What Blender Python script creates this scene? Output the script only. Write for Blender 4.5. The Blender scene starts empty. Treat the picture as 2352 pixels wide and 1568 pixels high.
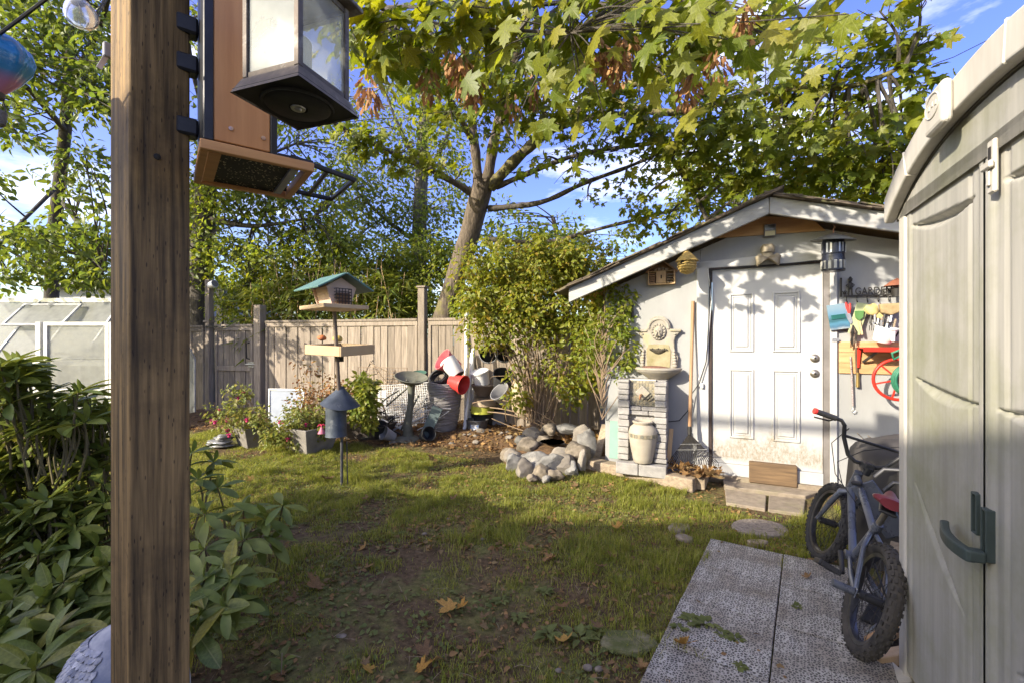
import bpy, bmesh, math, random
import numpy as np
from mathutils import Vector, Matrix

random.seed(7)
rng = np.random.default_rng(7)
R = math.radians
sc = bpy.context.scene
col = sc.collection

# ------------------------------------------------------------ camera
CAMH = 1.4
FPX = 1045.33          # focal length in photograph pixels of a 2352 wide copy
cam = bpy.data.cameras.new('camera')
cam.lens = 16.0
cam.sensor_width = 36.0
cam.clip_start = 0.05
cam.clip_end = 600
cam_ob = bpy.data.objects.new('camera', cam)
cam_ob.location = (0, 0, CAMH)
cam_ob.rotation_euler = (R(90), 0, 0)
col.objects.link(cam_ob)
sc.camera = cam_ob

# ------------------------------------------------------------ daylight
# the grid of the garden shed: U along its front, N out of it
TH = math.atan(0.475)
U = Vector((math.cos(TH), -math.sin(TH), 0))
N = Vector((-math.sin(TH), -math.cos(TH), 0))
SUN_A, SUN_B = 0.64, 0.55
travel = (-N + U * SUN_A + Vector((0, 0, -SUN_B))).normalized()
to_sun = -travel
SUN_EL = math.asin(to_sun.z)
SUN_AZ = math.atan2(to_sun.x, to_sun.y)      # clockwise from +Y
sun = bpy.data.lights.new('sun', 'SUN')
sun.energy = 2.85
sun.angle = R(0.55)
sun.color = (1.0, 0.90, 0.74)
sun_ob = bpy.data.objects.new('sun', sun)
sun_ob.rotation_euler = travel.to_track_quat('-Z', 'Y').to_euler()
col.objects.link(sun_ob)

world = bpy.data.worlds.new('World')
sc.world = world
world.use_nodes = True
wn, wl = world.node_tree.nodes, world.node_tree.links
wn.clear()
wout = wn.new('ShaderNodeOutputWorld')
wbg = wn.new('ShaderNodeBackground')
wsky = wn.new('ShaderNodeTexSky')
wsky.sky_type = 'NISHITA'
wsky.sun_disc = False
wsky.sun_elevation = SUN_EL
wsky.sun_rotation = SUN_AZ
wsky.air_density = 1.0
wsky.dust_density = 2.2
wsky.ozone_density = 2.0
wco = wn.new('ShaderNodeTexCoord')
wmap = wn.new('ShaderNodeMapping')
wmap.inputs['Scale'].default_value = (1.6, 1.6, 5.0)
wmap.inputs['Location'].default_value = (0.35, 0.1, 0.2)
wnoi = wn.new('ShaderNodeTexNoise')
wnoi.inputs['Scale'].default_value = 1.7
wnoi.inputs['Detail'].default_value = 7
wnoi.inputs['Roughness'].default_value = 0.58
wramp = wn.new('ShaderNodeValToRGB')
wramp.color_ramp.elements[0].position = 0.53
wramp.color_ramp.elements[0].color = (0.06, 0.06, 0.06, 1)
wramp.color_ramp.elements[1].position = 0.74
wramp.color_ramp.elements[1].color = (0.85, 0.85, 0.85, 1)
wmix = wn.new('ShaderNodeMix')
wmix.data_type = 'RGBA'
wmix.inputs[7].default_value = (5.2, 5.2, 5.2, 1)
wl.new(wco.outputs['Generated'], wmap.inputs['Vector'])
wl.new(wmap.outputs['Vector'], wnoi.inputs['Vector'])
wl.new(wnoi.outputs['Fac'], wramp.inputs['Fac'])
wl.new(wramp.outputs['Color'], wmix.inputs[0])
whs = wn.new('ShaderNodeHueSaturation')
whs.inputs['Saturation'].default_value = 1.42
whs.inputs['Hue'].default_value = .535
whs.inputs['Value'].default_value = .80
wl.new(wsky.outputs['Color'], whs.inputs['Color'])
wl.new(whs.outputs['Color'], wmix.inputs[6])
wl.new(wmix.outputs[2], wbg.inputs['Color'])
wbg.inputs['Strength'].default_value = 0.15
wl.new(wbg.outputs['Background'], wout.inputs['Surface'])

sc.view_settings.view_transform = 'Standard'
sc.view_settings.look = 'None'
sc.view_settings.exposure = 1.71
sc.view_settings.gamma = 1.0
sc.view_settings.use_curve_mapping = False
sc.render.engine = 'CYCLES'
sc.cycles.max_bounces = 8
sc.cycles.transparent_max_bounces = 12

# ------------------------------------------------------------ helpers
def at(px, py, Y):
    return Vector(((px - 1176) / FPX * Y, Y, CAMH - (py - 784) / FPX * Y))

def gp(px, py, z=0.0):
    Y = (CAMH - z) * FPX / (py - 784)
    return Vector(((px - 1176) / FPX * Y, Y, z))

SO = Vector((2.023, 4.598, 0))      # foot of the shed door's hinge side

def fac(px, py, w=0.0):
    """point on a plane w in front of the shed front, in the shed's own frame"""
    o = SO + N * w
    rx = (px - 1176) / FPX
    # rx*s = ox+ux*t ; s = oy+uy*t
    t = (rx * o.y - o.x) / (U.x - rx * U.y)
    s = o.y + U.y * t
    return Vector((t, -w, CAMH - (py - 784) / FPX * s))

def gz(x, y):
    return 0.012 * math.sin(1.7 * x + .4) * math.cos(1.3 * y) + 0.008 * math.sin(4.1 * x + 2.2 * y)

def gzn(x, y):
    return 0.012 * np.sin(1.7 * x + .4) * np.cos(1.3 * y) + 0.008 * np.sin(4.1 * x + 2.2 * y)

def tag(o, label=None, cat=None, group=None, kind=None):
    if label: o['label'] = label
    if cat: o['category'] = cat
    if group: o['group'] = group
    if kind: o['kind'] = kind
    return o

def thing(name, label, cat, loc=(0, 0, 0), rotz=0.0, group=None, rot=None, kind=None):
    o = bpy.data.objects.new(name, None)
    o.empty_display_size = 0.1
    o.location = loc
    o.rotation_euler = rot if rot else (0, 0, rotz)
    col.objects.link(o)
    return tag(o, label, cat, group, kind)

def orth(d):
    d = Vector(d).normalized()
    a = Vector((0, 0, 1)) if abs(d.z) < .9 else Vector((1, 0, 0))
    x = d.cross(a).normalized()
    return x, d.cross(x).normalized(), d

class MB:
    def __init__(s): s.v, s.f = [], []
    def add(s, v, f):
        n = len(s.v); s.v += [tuple(p) for p in v]; s.f += [tuple(i + n for i in q) for q in f]; return s
    def box(s, c, d, rot=None):
        c = Vector(c); hx, hy, hz = d[0] / 2, d[1] / 2, d[2] / 2
        P = [Vector((x, y, z)) for z in (-hz, hz) for y in (-hy, hy) for x in (-hx, hx)]
        if rot is not None: P = [rot @ p for p in P]
        return s.add([p + c for p in P], [(0, 2, 3, 1), (4, 5, 7, 6), (0, 1, 5, 4), (2, 6, 7, 3), (0, 4, 6, 2), (1, 3, 7, 5)])
    def b2(s, x0, x1, y0, y1, z0, z1):
        return s.box(((x0 + x1) / 2, (y0 + y1) / 2, (z0 + z1) / 2), (x1 - x0, y1 - y0, z1 - z0))
    def bar(s, a, b, w, h, roll=None):
        a, b = Vector(a), Vector(b); d = b - a
        x, y, z = orth(d)
        if roll is not None:
            r = Vector(roll); x = d.cross(r).normalized(); y = d.normalized().cross(x)
        m = Matrix((x, y, d.normalized())).transposed()
        return s.box((a + b) / 2, (w, h, d.length), m)
    def tube(s, pts, r, n=8, cap=True, closed=False):
        pts = [Vector(p) for p in pts]
        rs = r if isinstance(r, (list, tuple)) else [r] * len(pts)
        m = len(pts); base = len(s.v); prev = None
        for i, p in enumerate(pts):
            if closed: d = pts[(i + 1) % m] - pts[i - 1]
            else: d = pts[min(i + 1, m - 1)] - pts[max(i - 1, 0)]
            if d.length < 1e-9: d = Vector((0, 0, 1))
            d.normalize()
            if prev is None: x, y, _ = orth(d)
            else:
                x = prev - d * prev.dot(d)
                if x.length < 1e-6: x, y, _ = orth(d)
                x.normalize(); y = d.cross(x)
            prev = x
            for k in range(n):
                a = 2 * math.pi * k / n
                s.v.append(tuple(p + (x * math.cos(a) + y * math.sin(a)) * rs[i]))
        for i in range(m if closed else m - 1):
            j = (i + 1) % m
            for k in range(n):
                l = (k + 1) % n
                s.f.append((base + i * n + k, base + i * n + l, base + j * n + l, base + j * n + k))
        if cap and not closed:
            s.f.append(tuple(base + k for k in reversed(range(n))))
            s.f.append(tuple(base + (m - 1) * n + k for k in range(n)))
        return s
    def lathe(s, prof, n=24, mat=None, cap=True):
        base = len(s.v); m = len(prof)
        for r, z in prof:
            for k in range(n):
                a = 2 * math.pi * k / n
                p = Vector((r * math.cos(a), r * math.sin(a), z))
                if mat is not None: p = mat @ p
                s.v.append(tuple(p))
        for i in range(m - 1):
            for k in range(n):
                l = (k + 1) % n
                s.f.append((base + i * n + k, base + i * n + l, base + (i + 1) * n + l, base + (i + 1) * n + k))
        if cap:
            if prof[0][0] > 1e-6: s.f.append(tuple(base + k for k in reversed(range(n))))
            if prof[-1][0] > 1e-6: s.f.append(tuple(base + (m - 1) * n + k for k in range(n)))
        return s
    def prism(s, poly, h, mat=None):
        """poly in xy, extruded from z=0 to h"""
        n = len(poly)
        P = [Vector((x, y, 0)) for x, y in poly] + [Vector((x, y, h)) for x, y in poly]
        if mat is not None: P = [mat @ p for p in P]
        return s.add(P, [tuple(reversed(range(n))), tuple(range(n, 2 * n))] + [(i, (i + 1) % n, n + (i + 1) % n, n + i) for i in range(n)])
    def frame(s, x0, x1, z0, z1, w, y0, y1):
        """rectangular frame in xz"""
        s.b2(x0, x0 + w, y0, y1, z0, z1); s.b2(x1 - w, x1, y0, y1, z0, z1)
        s.b2(x0 + w, x1 - w, y0, y1, z0, z0 + w); s.b2(x0 + w, x1 - w, y0, y1, z1 - w, z1); return s
    def blob(s, c, r, sub=2, amp=.18, seed=0, flat=0.0):
        bm = bmesh.new(); bmesh.ops.create_icosphere(bm, subdivisions=sub, radius=1)
        q = random.Random(seed); ph = [q.uniform(0, 6.28) for _ in range(9)]; fr = [q.uniform(1.2, 2.6) for _ in range(9)]
        V = []
        for v in bm.verts:
            p = v.co
            k = 1 + amp * (math.sin(fr[0] * p.x + ph[0]) * math.sin(fr[1] * p.y + ph[1]) + .6 * math.sin(2 * fr[2] * p.z + ph[2] + 2 * p.x) + .35 * math.sin(3.5 * fr[3] * p.y + ph[3] + 3 * p.z))
            z = p.z * k
            if z < -flat and flat: z = -flat
            V.append((c[0] + p.x * k * r[0], c[1] + p.y * k * r[1], c[2] + z * r[2]))
        s.add(V, [[v.index for v in f.verts] for f in bm.faces]); bm.free(); return s
    def rock(s, r, seed):
        """broken stone: noisy ball cut by random planes"""
        q = random.Random(seed); bm = bmesh.new(); bmesh.ops.create_icosphere(bm, subdivisions=3, radius=1)
        pl = [(Vector((q.gauss(0, 1), q.gauss(0, 1), q.gauss(0, .8))).normalized(), q.uniform(.52, .85)) for _ in range(11)]
        ph = [q.uniform(0, 6) for _ in range(6)]; V = []
        for v in bm.verts:
            p = v.co.copy()
            for n_, d_ in pl:
                e = p.dot(n_) - d_
                if e > 0: p -= n_ * e * .8
            p *= 1.2 + .09 * math.sin(5 * p.x + ph[0]) * math.sin(6 * p.y + ph[1]) + .06 * math.sin(9 * p.z + ph[2] + 7 * p.x) + .04 * math.sin(15 * p.y + ph[3] + 9 * p.z)
            V.append((p.x * r[0], p.y * r[1], p.z * r[2]))
        s.add(V, [[v.index for v in f.verts] for f in bm.faces]); bm.free(); return s
    def build(s, name, m, parent=None, smooth=None, bev=0.0, loc=None, rot=None, seg=1):
        me = bpy.data.meshes.new(name); me.from_pydata(s.v, [], s.f)
        if smooth is not None:
            me.polygons.foreach_set('use_smooth', [True] * len(me.polygons))
            if smooth > 0: me.set_sharp_from_angle(angle=R(smooth))
        me.update()
        return link(name, me, m, parent, bev, loc, rot, seg)

def link(name, me, m, parent=None, bev=0.0, loc=None, rot=None, seg=1):
    if m and not me.materials: me.materials.append(m)
    o = bpy.data.objects.new(name, me)
    col.objects.link(o)
    if parent: o.parent = parent
    if loc is not None: o.location = loc
    if rot is not None: o.rotation_euler = rot
    if bev:
        b = o.modifiers.new('bevel', 'BEVEL'); b.width = bev; b.segments = seg; b.limit_method = 'ANGLE'; b.angle_limit = R(40)
    return o

def npmesh(name, V, F, smooth=False):
    V = np.ascontiguousarray(V, dtype=np.float32).reshape(-1, 3); F = np.ascontiguousarray(F, dtype=np.int32)
    k = F.shape[1]; me = bpy.data.meshes.new(name)
    me.vertices.add(len(V)); me.vertices.foreach_set('co', V.ravel())
    me.loops.add(F.size); me.loops.foreach_set('vertex_index', F.ravel())
    me.polygons.add(len(F)); me.polygons.foreach_set('loop_start', np.arange(0, F.size, k, dtype=np.int32))
    if smooth: me.polygons.foreach_set('use_smooth', np.ones(len(F), dtype=bool))
    me.update(calc_edges=True); me.validate()
    return me

def unit(a): return a / np.maximum(np.linalg.norm(a, axis=-1, keepdims=True), 1e-9)

def frames(d, up):
    """rotation matrices whose y axis is d and z axis close to up"""
    d = unit(d); x = unit(np.cross(d, up)); z = np.cross(x, d)
    return np.stack([x, d, z], axis=-1)

def scatter(bv, bf, pos, Rm, s):
    s = np.asarray(s, float)
    if s.ndim == 1: s = s[:, None]
    V = pos[:, None, :] + np.einsum('nij,nkj->nki', Rm, bv[None, :, :] * s[:, None, :] if s.shape[1] == 3 else bv[None, :, :] * s[:, :, None])
    F = bf[None] + (np.arange(len(pos)) * len(bv))[:, None, None]
    return V.reshape(-1, 3), F.reshape(-1, bf.shape[1])

def rnd_dir(n): return unit(rng.normal(size=(n, 3)))

# ------------------------------------------------------------ materials
def mat(name, c1, c2=None, scale=6.0, stretch=(1, 1, 1), rough=.75, bump=.15, metal=0.0, spec=.3, rnd=0.0, stain=None, stain_scale=1.3, stain_pos=(.52, .72), lo=.35, hi=.7, coat=0.0, fine=1.0, detail=7):
    m = bpy.data.materials.new(name); m.use_nodes = True
    nt = m.node_tree; nd, lk = nt.nodes, nt.links
    b = nd['Principled BSDF']
    b.inputs['Roughness'].default_value = rough; b.inputs['Metallic'].default_value = metal
    b.inputs['Specular IOR Level'].default_value = spec
    if coat: b.inputs['Coat Weight'].default_value = coat
    c2 = c2 or tuple(x * .72 for x in c1)
    tc = nd.new('ShaderNodeTexCoord'); mp = nd.new('ShaderNodeMapping'); mp.inputs['Scale'].default_value = stretch
    oi = nd.new('ShaderNodeObjectInfo')
    ad = nd.new('ShaderNodeVectorMath'); ad.operation = 'ADD'
    sm = nd.new('ShaderNodeVectorMath'); sm.operation = 'SCALE'; sm.inputs['Scale'].default_value = 13.0
    cmb = nd.new('ShaderNodeCombineXYZ')
    for k in range(3): lk.new(oi.outputs['Random'], cmb.inputs[k])
    lk.new(cmb.outputs[0], sm.inputs[0]); lk.new(tc.outputs['Object'], ad.inputs[0]); lk.new(sm.outputs[0], ad.inputs[1])
    lk.new(ad.outputs[0], mp.inputs['Vector'])
    n1 = nd.new('ShaderNodeTexNoise'); n1.inputs['Scale'].default_value = scale; n1.inputs['Detail'].default_value = detail; n1.inputs['Roughness'].default_value = .62
    lk.new(mp.outputs[0], n1.inputs['Vector'])
    rp = nd.new('ShaderNodeValToRGB'); e = rp.color_ramp.elements
    e[0].position, e[1].position = lo, hi; e[0].color = (*c2, 1); e[1].color = (*c1, 1)
    lk.new(n1.outputs['Fac'], rp.inputs['Fac'])
    out = rp.outputs['Color']
    if stain:
        n2 = nd.new('ShaderNodeTexNoise'); n2.inputs['Scale'].default_value = stain_scale; n2.inputs['Detail'].default_value = 6; n2.inputs['Roughness'].default_value = .7
        lk.new(ad.outputs[0], n2.inputs['Vector'])
        r2 = nd.new('ShaderNodeValToRGB'); r2.color_ramp.elements[0].position, r2.color_ramp.elements[1].position = stain_pos
        lk.new(n2.outputs['Fac'], r2.inputs['Fac'])
        mx = nd.new('ShaderNodeMix'); mx.data_type = 'RGBA'; mx.inputs[7].default_value = (*stain, 1)
        lk.new(r2.outputs['Color'], mx.inputs[0]); lk.new(out, mx.inputs[6]); out = mx.outputs[2]
    if rnd:
        mr = nd.new('ShaderNodeMapRange'); mr.inputs['To Min'].default_value = 1 - rnd; mr.inputs['To Max'].default_value = 1 + rnd
        lk.new(oi.outputs['Random'], mr.inputs['Value'])
        hs = nd.new('ShaderNodeHueSaturation'); lk.new(mr.outputs[0], hs.inputs['Value']); lk.new(out, hs.inputs['Color']); out = hs.outputs['Color']
    lk.new(out, b.inputs['Base Color'])
    if bump:
        bp = nd.new('ShaderNodeBump'); bp.inputs['Strength'].default_value = bump; bp.inputs['Distance'].default_value = .01 * fine
        lk.new(n1.outputs['Fac'], bp.inputs['Height']); lk.new(bp.outputs[0], b.inputs['Normal'])
    rr = nd.new('ShaderNodeMapRange'); rr.inputs['To Min'].default_value = max(rough - .12, .02); rr.inputs['To Max'].default_value = min(rough + .12, 1)
    lk.new(n1.outputs['Fac'], rr.inputs['Value']); lk.new(rr.outputs[0], b.inputs['Roughness'])
    return m

def leafmat(name, cols, trans=.35, rough=.42, tcol=1.9, spec=.35, veins=None):
    """leaf blade: gloss + light passing through, hue differing from leaf to leaf"""
    m = bpy.data.materials.new(name); m.use_nodes = True
    nd, lk = m.node_tree.nodes, m.node_tree.links
    b = nd['Principled BSDF']; b.inputs['Roughness'].default_value = rough; b.inputs['Specular IOR Level'].default_value = spec
    g = nd.new('ShaderNodeNewGeometry'); oi = nd.new('ShaderNodeObjectInfo')
    a = nd.new('ShaderNodeMath'); a.operation = 'ADD'; lk.new(g.outputs['Random Per Island'], a.inputs[0]); lk.new(oi.outputs['Random'], a.inputs[1])
    fr = nd.new('ShaderNodeMath'); fr.operation = 'FRACT'; lk.new(a.outputs[0], fr.inputs[0])
    rp = nd.new('ShaderNodeValToRGB'); el = rp.color_ramp.elements
    while len(el) < len(cols): el.new(.5)
    for i, c in enumerate(cols):
        el[i].position = i / max(len(cols) - 1, 1); el[i].color = (*c, 1)
    lk.new(fr.outputs[0], rp.inputs['Fac'])
    tc = nd.new('ShaderNodeTexCoord'); nz = nd.new('ShaderNodeTexNoise'); nz.inputs['Scale'].default_value = 14; nz.inputs['Detail'].default_value = 4
    lk.new(tc.outputs['Object'], nz.inputs['Vector'])
    mr = nd.new('ShaderNodeMapRange'); mr.inputs['From Min'].default_value = .3; mr.inputs['From Max'].default_value = .7; mr.inputs['To Min'].default_value = .72; mr.inputs['To Max'].default_value = 1.25
    lk.new(nz.outputs['Fac'], mr.inputs['Value'])
    hs = nd.new('ShaderNodeHueSaturation'); lk.new(rp.outputs['Color'], hs.inputs['Color']); lk.new(mr.outputs[0], hs.inputs['Value'])
    out_c = hs.outputs['Color']
    if veins:
        # midrib and side veins drawn in the leaf's own coordinates (axis +Y)
        sx = nd.new('ShaderNodeSeparateXYZ'); lk.new(tc.outputs['Object'], sx.inputs[0])
        def mth(op, a_, b__=None):
            n_ = nd.new('ShaderNodeMath'); n_.operation = op
            for i_, q_ in enumerate((a_, b__)):
                if q_ is None: continue
                if isinstance(q_, (int, float)): n_.inputs[i_].default_value = q_
                else: lk.new(q_, n_.inputs[i_])
            return n_.outputs[0]
        ab = mth('ABSOLUTE', sx.outputs[0])
        rib = mth('LESS_THAN', ab, .009 if veins == 'long' else .012)
        if veins == 'long':
            w_ = mth('FRACT', mth('MULTIPLY', mth('SUBTRACT', sx.outputs[1], mth('MULTIPLY', ab, .9)), 11.0))
            side = mth('MULTIPLY', mth('LESS_THAN', w_, .10), .35)
        else:
            ang = mth('ABSOLUTE', mth('ARCTAN2', sx.outputs[0], sx.outputs[1]))
            s1 = mth('LESS_THAN', mth('ABSOLUTE', mth('SUBTRACT', ang, .88)), .022)
            s2 = mth('LESS_THAN', mth('ABSOLUTE', mth('SUBTRACT', ang, 1.45)), .03)
            side = mth('MULTIPLY', mth('MAXIMUM', s1, s2), .8)
        vf = mth('MULTIPLY', mth('MAXIMUM', rib, side), .55)
        vm = nd.new('ShaderNodeMix'); vm.data_type = 'RGBA'; vm.inputs[7].default_value = (.26, .27, .09, 1)
        lk.new(vf, vm.inputs[0]); lk.new(out_c, vm.inputs[6]); out_c = vm.outputs[2]
        bq = nd.new('ShaderNodeBump'); bq.inputs['Strength'].default_value = .5; bq.inputs['Distance'].default_value = .01; bq.invert = True
        lk.new(vf, bq.inputs['Height']); lk.new(bq.outputs[0], b.inputs['Normal'])
    lk.new(out_c, b.inputs['Base Color'])
    t = nd.new('ShaderNodeBsdfTranslucent'); h2 = nd.new('ShaderNodeHueSaturation'); h2.inputs['Value'].default_value = tcol; h2.inputs['Hue'].default_value = .485; h2.inputs['Saturation'].default_value = 1.08
    lk.new(out_c, h2.inputs['Color']); lk.new(h2.outputs['Color'], t.inputs['Color'])
    mx = nd.new('ShaderNodeMixShader'); mx.inputs[0].default_value = trans
    lk.new(b.outputs[0], mx.inputs[1]); lk.new(t.outputs[0], mx.inputs[2]); lk.new(mx.outputs[0], nd['Material Output'].inputs['Surface'])
    return m

def glassmat(name, tint, alpha, rough=.2, dust=(.8, .8, .78)):
    """dusty sheet: part clear, part milky"""
    m = bpy.data.materials.new(name); m.use_nodes = True
    nd, lk = m.node_tree.nodes, m.node_tree.links
    b = nd['Principled BSDF']; b.inputs['Base Color'].default_value = (*dust, 1); b.inputs['Roughness'].default_value = rough
    tr = nd.new('ShaderNodeBsdfTransparent'); tr.inputs['Color'].default_value = (*tint, 1)
    tl = nd.new('ShaderNodeBsdfTranslucent'); tl.inputs['Color'].default_value = (*dust, 1)
    m1 = nd.new('ShaderNodeMixShader'); m1.inputs[0].default_value = .5
    lk.new(b.outputs[0], m1.inputs[1]); lk.new(tl.outputs[0], m1.inputs[2])
    tc = nd.new('ShaderNodeTexCoord'); nz = nd.new('ShaderNodeTexNoise'); nz.inputs['Scale'].default_value = 9; nz.inputs['Detail'].default_value = 7
    lk.new(tc.outputs['Object'], nz.inputs['Vector'])
    mr = nd.new('ShaderNodeMapRange'); mr.inputs['From Min'].default_value = .3; mr.inputs['From Max'].default_value = .7
    mr.inputs['To Min'].default_value = max(alpha - .13, .02); mr.inputs['To Max'].default_value = min(alpha + .13, 1)
    lk.new(nz.outputs['Fac'], mr.inputs['Value'])
    m2 = nd.new('ShaderNodeMixShader'); lk.new(mr.outputs[0], m2.inputs[0]); lk.new(tr.outputs[0], m2.inputs[1]); lk.new(m1.outputs[0], m2.inputs[2])
    lk.new(m2.outputs[0], nd['Material Output'].inputs['Surface'])
    return m

def ramp_z(name, stops, rough=.3, spec=.5, axis=2, trans=0.0):
    """colour printed along an axis of the object's own bounding box"""
    m = bpy.data.materials.new(name); m.use_nodes = True
    nd, lk = m.node_tree.nodes, m.node_tree.links
    b = nd['Principled BSDF']; b.inputs['Roughness'].default_value = rough; b.inputs['Specular IOR Level'].default_value = spec
    if trans: b.inputs['Transmission Weight'].default_value = trans
    tc = nd.new('ShaderNodeTexCoord'); sx = nd.new('ShaderNodeSeparateXYZ'); nz = nd.new('ShaderNodeTexNoise'); nz.inputs['Scale'].default_value = 12
    ad = nd.new('ShaderNodeMath'); ad.operation = 'MULTIPLY_ADD'; ad.inputs[1].default_value = .25
    lk.new(tc.outputs['Generated'], sx.inputs[0]); lk.new(tc.outputs['Object'], nz.inputs['Vector'])
    lk.new(nz.outputs['Fac'], ad.inputs[0]); lk.new(sx.outputs[axis], ad.inputs[2])
    rp = nd.new('ShaderNodeValToRGB'); el = rp.color_ramp.elements
    while len(el) < len(stops): el.new(.5)
    for i, (p, c) in enumerate(stops): el[i].position = p; el[i].color = (*c, 1)
    lk.new(ad.outputs[0], rp.inputs['Fac']); lk.new(rp.outputs['Color'], b.inputs['Base Color'])
    return m

# ------------------------------------------------------------ leaf shapes (axis +Y, face +Z, length 1)
def fan(outline, c, droop=.2, fold=.1, curl=0.0):
    P = [(c[0], c[1])] + outline
    v = []
    for x, y in P:
        v.append((x, y, -droop * (x * x + (y - .3) ** 2) + fold * abs(x) + curl * x))
    n = len(outline)
    return np.array(v), np.array([(0, 1 + i, 1 + (i + 1) % n) for i in range(n)])

_half = [(.0, .0), (.20, -.06), (.40, .0), (.28, .15), (.37, .20), (.62, .27), (.56, .40), (.70, .58), (.42, .53), (.21, .47), (.27, .68), (.19, .71), (.22, .84), (.09, .86), (0, 1.05)]
MAPLE_OUT = _half + [(-x, y) for x, y in reversed(_half[1:-1])]
MAPLE = fan(MAPLE_OUT, (0, .33), .28, .10)
MAPLE_DRY = fan(MAPLE_OUT, (0, .33), -.55, .15, .2)
_h2 = [(0, 0), (.36, .0), (.30, .18), (.62, .36), (.60, .56), (.22, .47), (.24, .74), (0, 1.05)]
MAPLE_LO = fan(_h2 + [(-x, y) for x, y in reversed(_h2[1:-1])], (0, .33), .3, .12)

def blade(rows, width, bend=.2, fold=.12):
    """pointed blade: rows of (y, half width)"""
    v, f = [], []
    for y, w in rows:
        z = -bend * y * y
        v += [(-w * width, y, z + fold * w * width), (0, y, z), (w * width, y, z + fold * w * width)]
    for i in range(len(rows) - 1):
        a = 3 * i
        f += [(a, a + 1, a + 4, a + 3), (a + 1, a + 2, a + 5, a + 4)]
    return np.array(v), np.array(f)

OVATE = blade([(0, .05), (.25, .85), (.6, .75), (1, .02)], .32, .25, .4)
NARROW = blade([(0, .3), (.35, 1), (1, .02)], .07, .6, .3)
RHODO_V = [blade([(0, .08), (.12, .35), (.35, .85), (.6, 1), (.82, .75), (.95, .35), (1, .04)], w_, b_, f_) for w_, b_, f_ in ((.165, .22, .35), (.15, .42, .5), (.18, .08, .25), (.155, .30, -.15), (.175, -.12, .45))]
MAPLE_V = [fan(MAPLE_OUT, (0, .33), d_, f_, c_) for d_, f_, c_ in ((.28, .10, 0), (.5, .22, .12), (.12, -.12, -.1), (.4, .35, .05))]
RHODO = blade([(0, .08), (.12, .35), (.35, .85), (.6, 1), (.82, .75), (.95, .35), (1, .04)], .165, .22, .35)
# ============================================================ shared materials
M_fence = mat('weathered cedar', (.36, .30, .24), (.20, .165, .128), 5, (9, 9, .7), .85, .3, rnd=.2, stain=(.20, .16, .13), stain_pos=(.6, .85))
M_fence2 = mat('weathered cedar dark', (.36, .29, .22), (.20, .16, .12), 5, (9, 9, .7), .85, .25, rnd=.12)
M_iron = mat('black iron', (.02, .02, .02), (.035, .03, .025), 20, rough=.5, bump=.1)
M_steel = mat('galvanised steel', (.55, .55, .55), (.35, .35, .36), 14, rough=.4, metal=.9, bump=.1)
M_white = mat('white paint', (.48, .478, .47), (.40, .397, .388), 3, rough=.5, bump=.06)
M_siding = mat('pale grey painted siding', (.37, .373, .37), (.28, .283, .28), 2.2, (1, 1, .35), .75, .2, stain=(.42, .41, .38), stain_scale=1.8, stain_pos=(.6, .9))
M_fascia = mat('worn white fascia', (.42, .42, .41), (.30, .297, .29), 7, (.5, 3, 3), .7, .3, stain=(.30, .26, .21), stain_scale=6, stain_pos=(.60, .72))
M_timber = mat('old timber', (.40, .32, .23), (.22, .17, .12), 6, (1, 8, 8), .9, .3, rnd=.15)
M_rawwood = mat('raw fir board', (.60, .38, .19), (.42, .24, .11), 4, (.8, 6, 6), .7, .2, stain=(.2, .1, .05), stain_scale=9, stain_pos=(.66, .8))
M_ply = mat('warm plywood', (.62, .44, .25), (.47, .31, .16), 4, (6, 6, .7), .7, .15)
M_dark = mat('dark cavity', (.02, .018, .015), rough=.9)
M_black = mat('black plastic', (.022, .022, .024), (.04, .04, .042), 18, rough=.45, bump=.1)
M_greypl = mat('grey plastic', (.30, .30, .31), (.22, .22, .23), 9, rough=.5, bump=.08)
M_whitepl = mat('white plastic', (.78, .78, .77), (.68, .68, .66), 9, rough=.4, bump=.04, stain=(.5, .47, .4), stain_scale=6, stain_pos=(.62, .85))
M_redpl = mat('red plastic', (.62, .06, .05), (.5, .04, .035), 9, rough=.4, bump=.04)
M_pinkpl = mat('faded red plastic', (.60, .15, .17), (.5, .1, .12), 9, rough=.45, bump=.04)
M_stone = mat('river rock', (.30, .265, .22), (.16, .14, .115), 7, rough=.85, bump=.5, rnd=.2, stain=(.18, .17, .12), stain_scale=5, stain_pos=(.58, .8), fine=2)
M_concrete = mat('concrete', (.30, .25, .19), (.19, .155, .115), 14, rough=.95, bump=.5, stain=(.24, .22, .13), stain_scale=4, stain_pos=(.55, .75), rnd=.08)
M_shingle = mat('mossy shingle', (.17, .13, .09), (.08, .065, .05), 12, rough=.95, bump=.6, rnd=.3, stain=(.12, .13, .04), stain_scale=6, stain_pos=(.55, .7))

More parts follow.
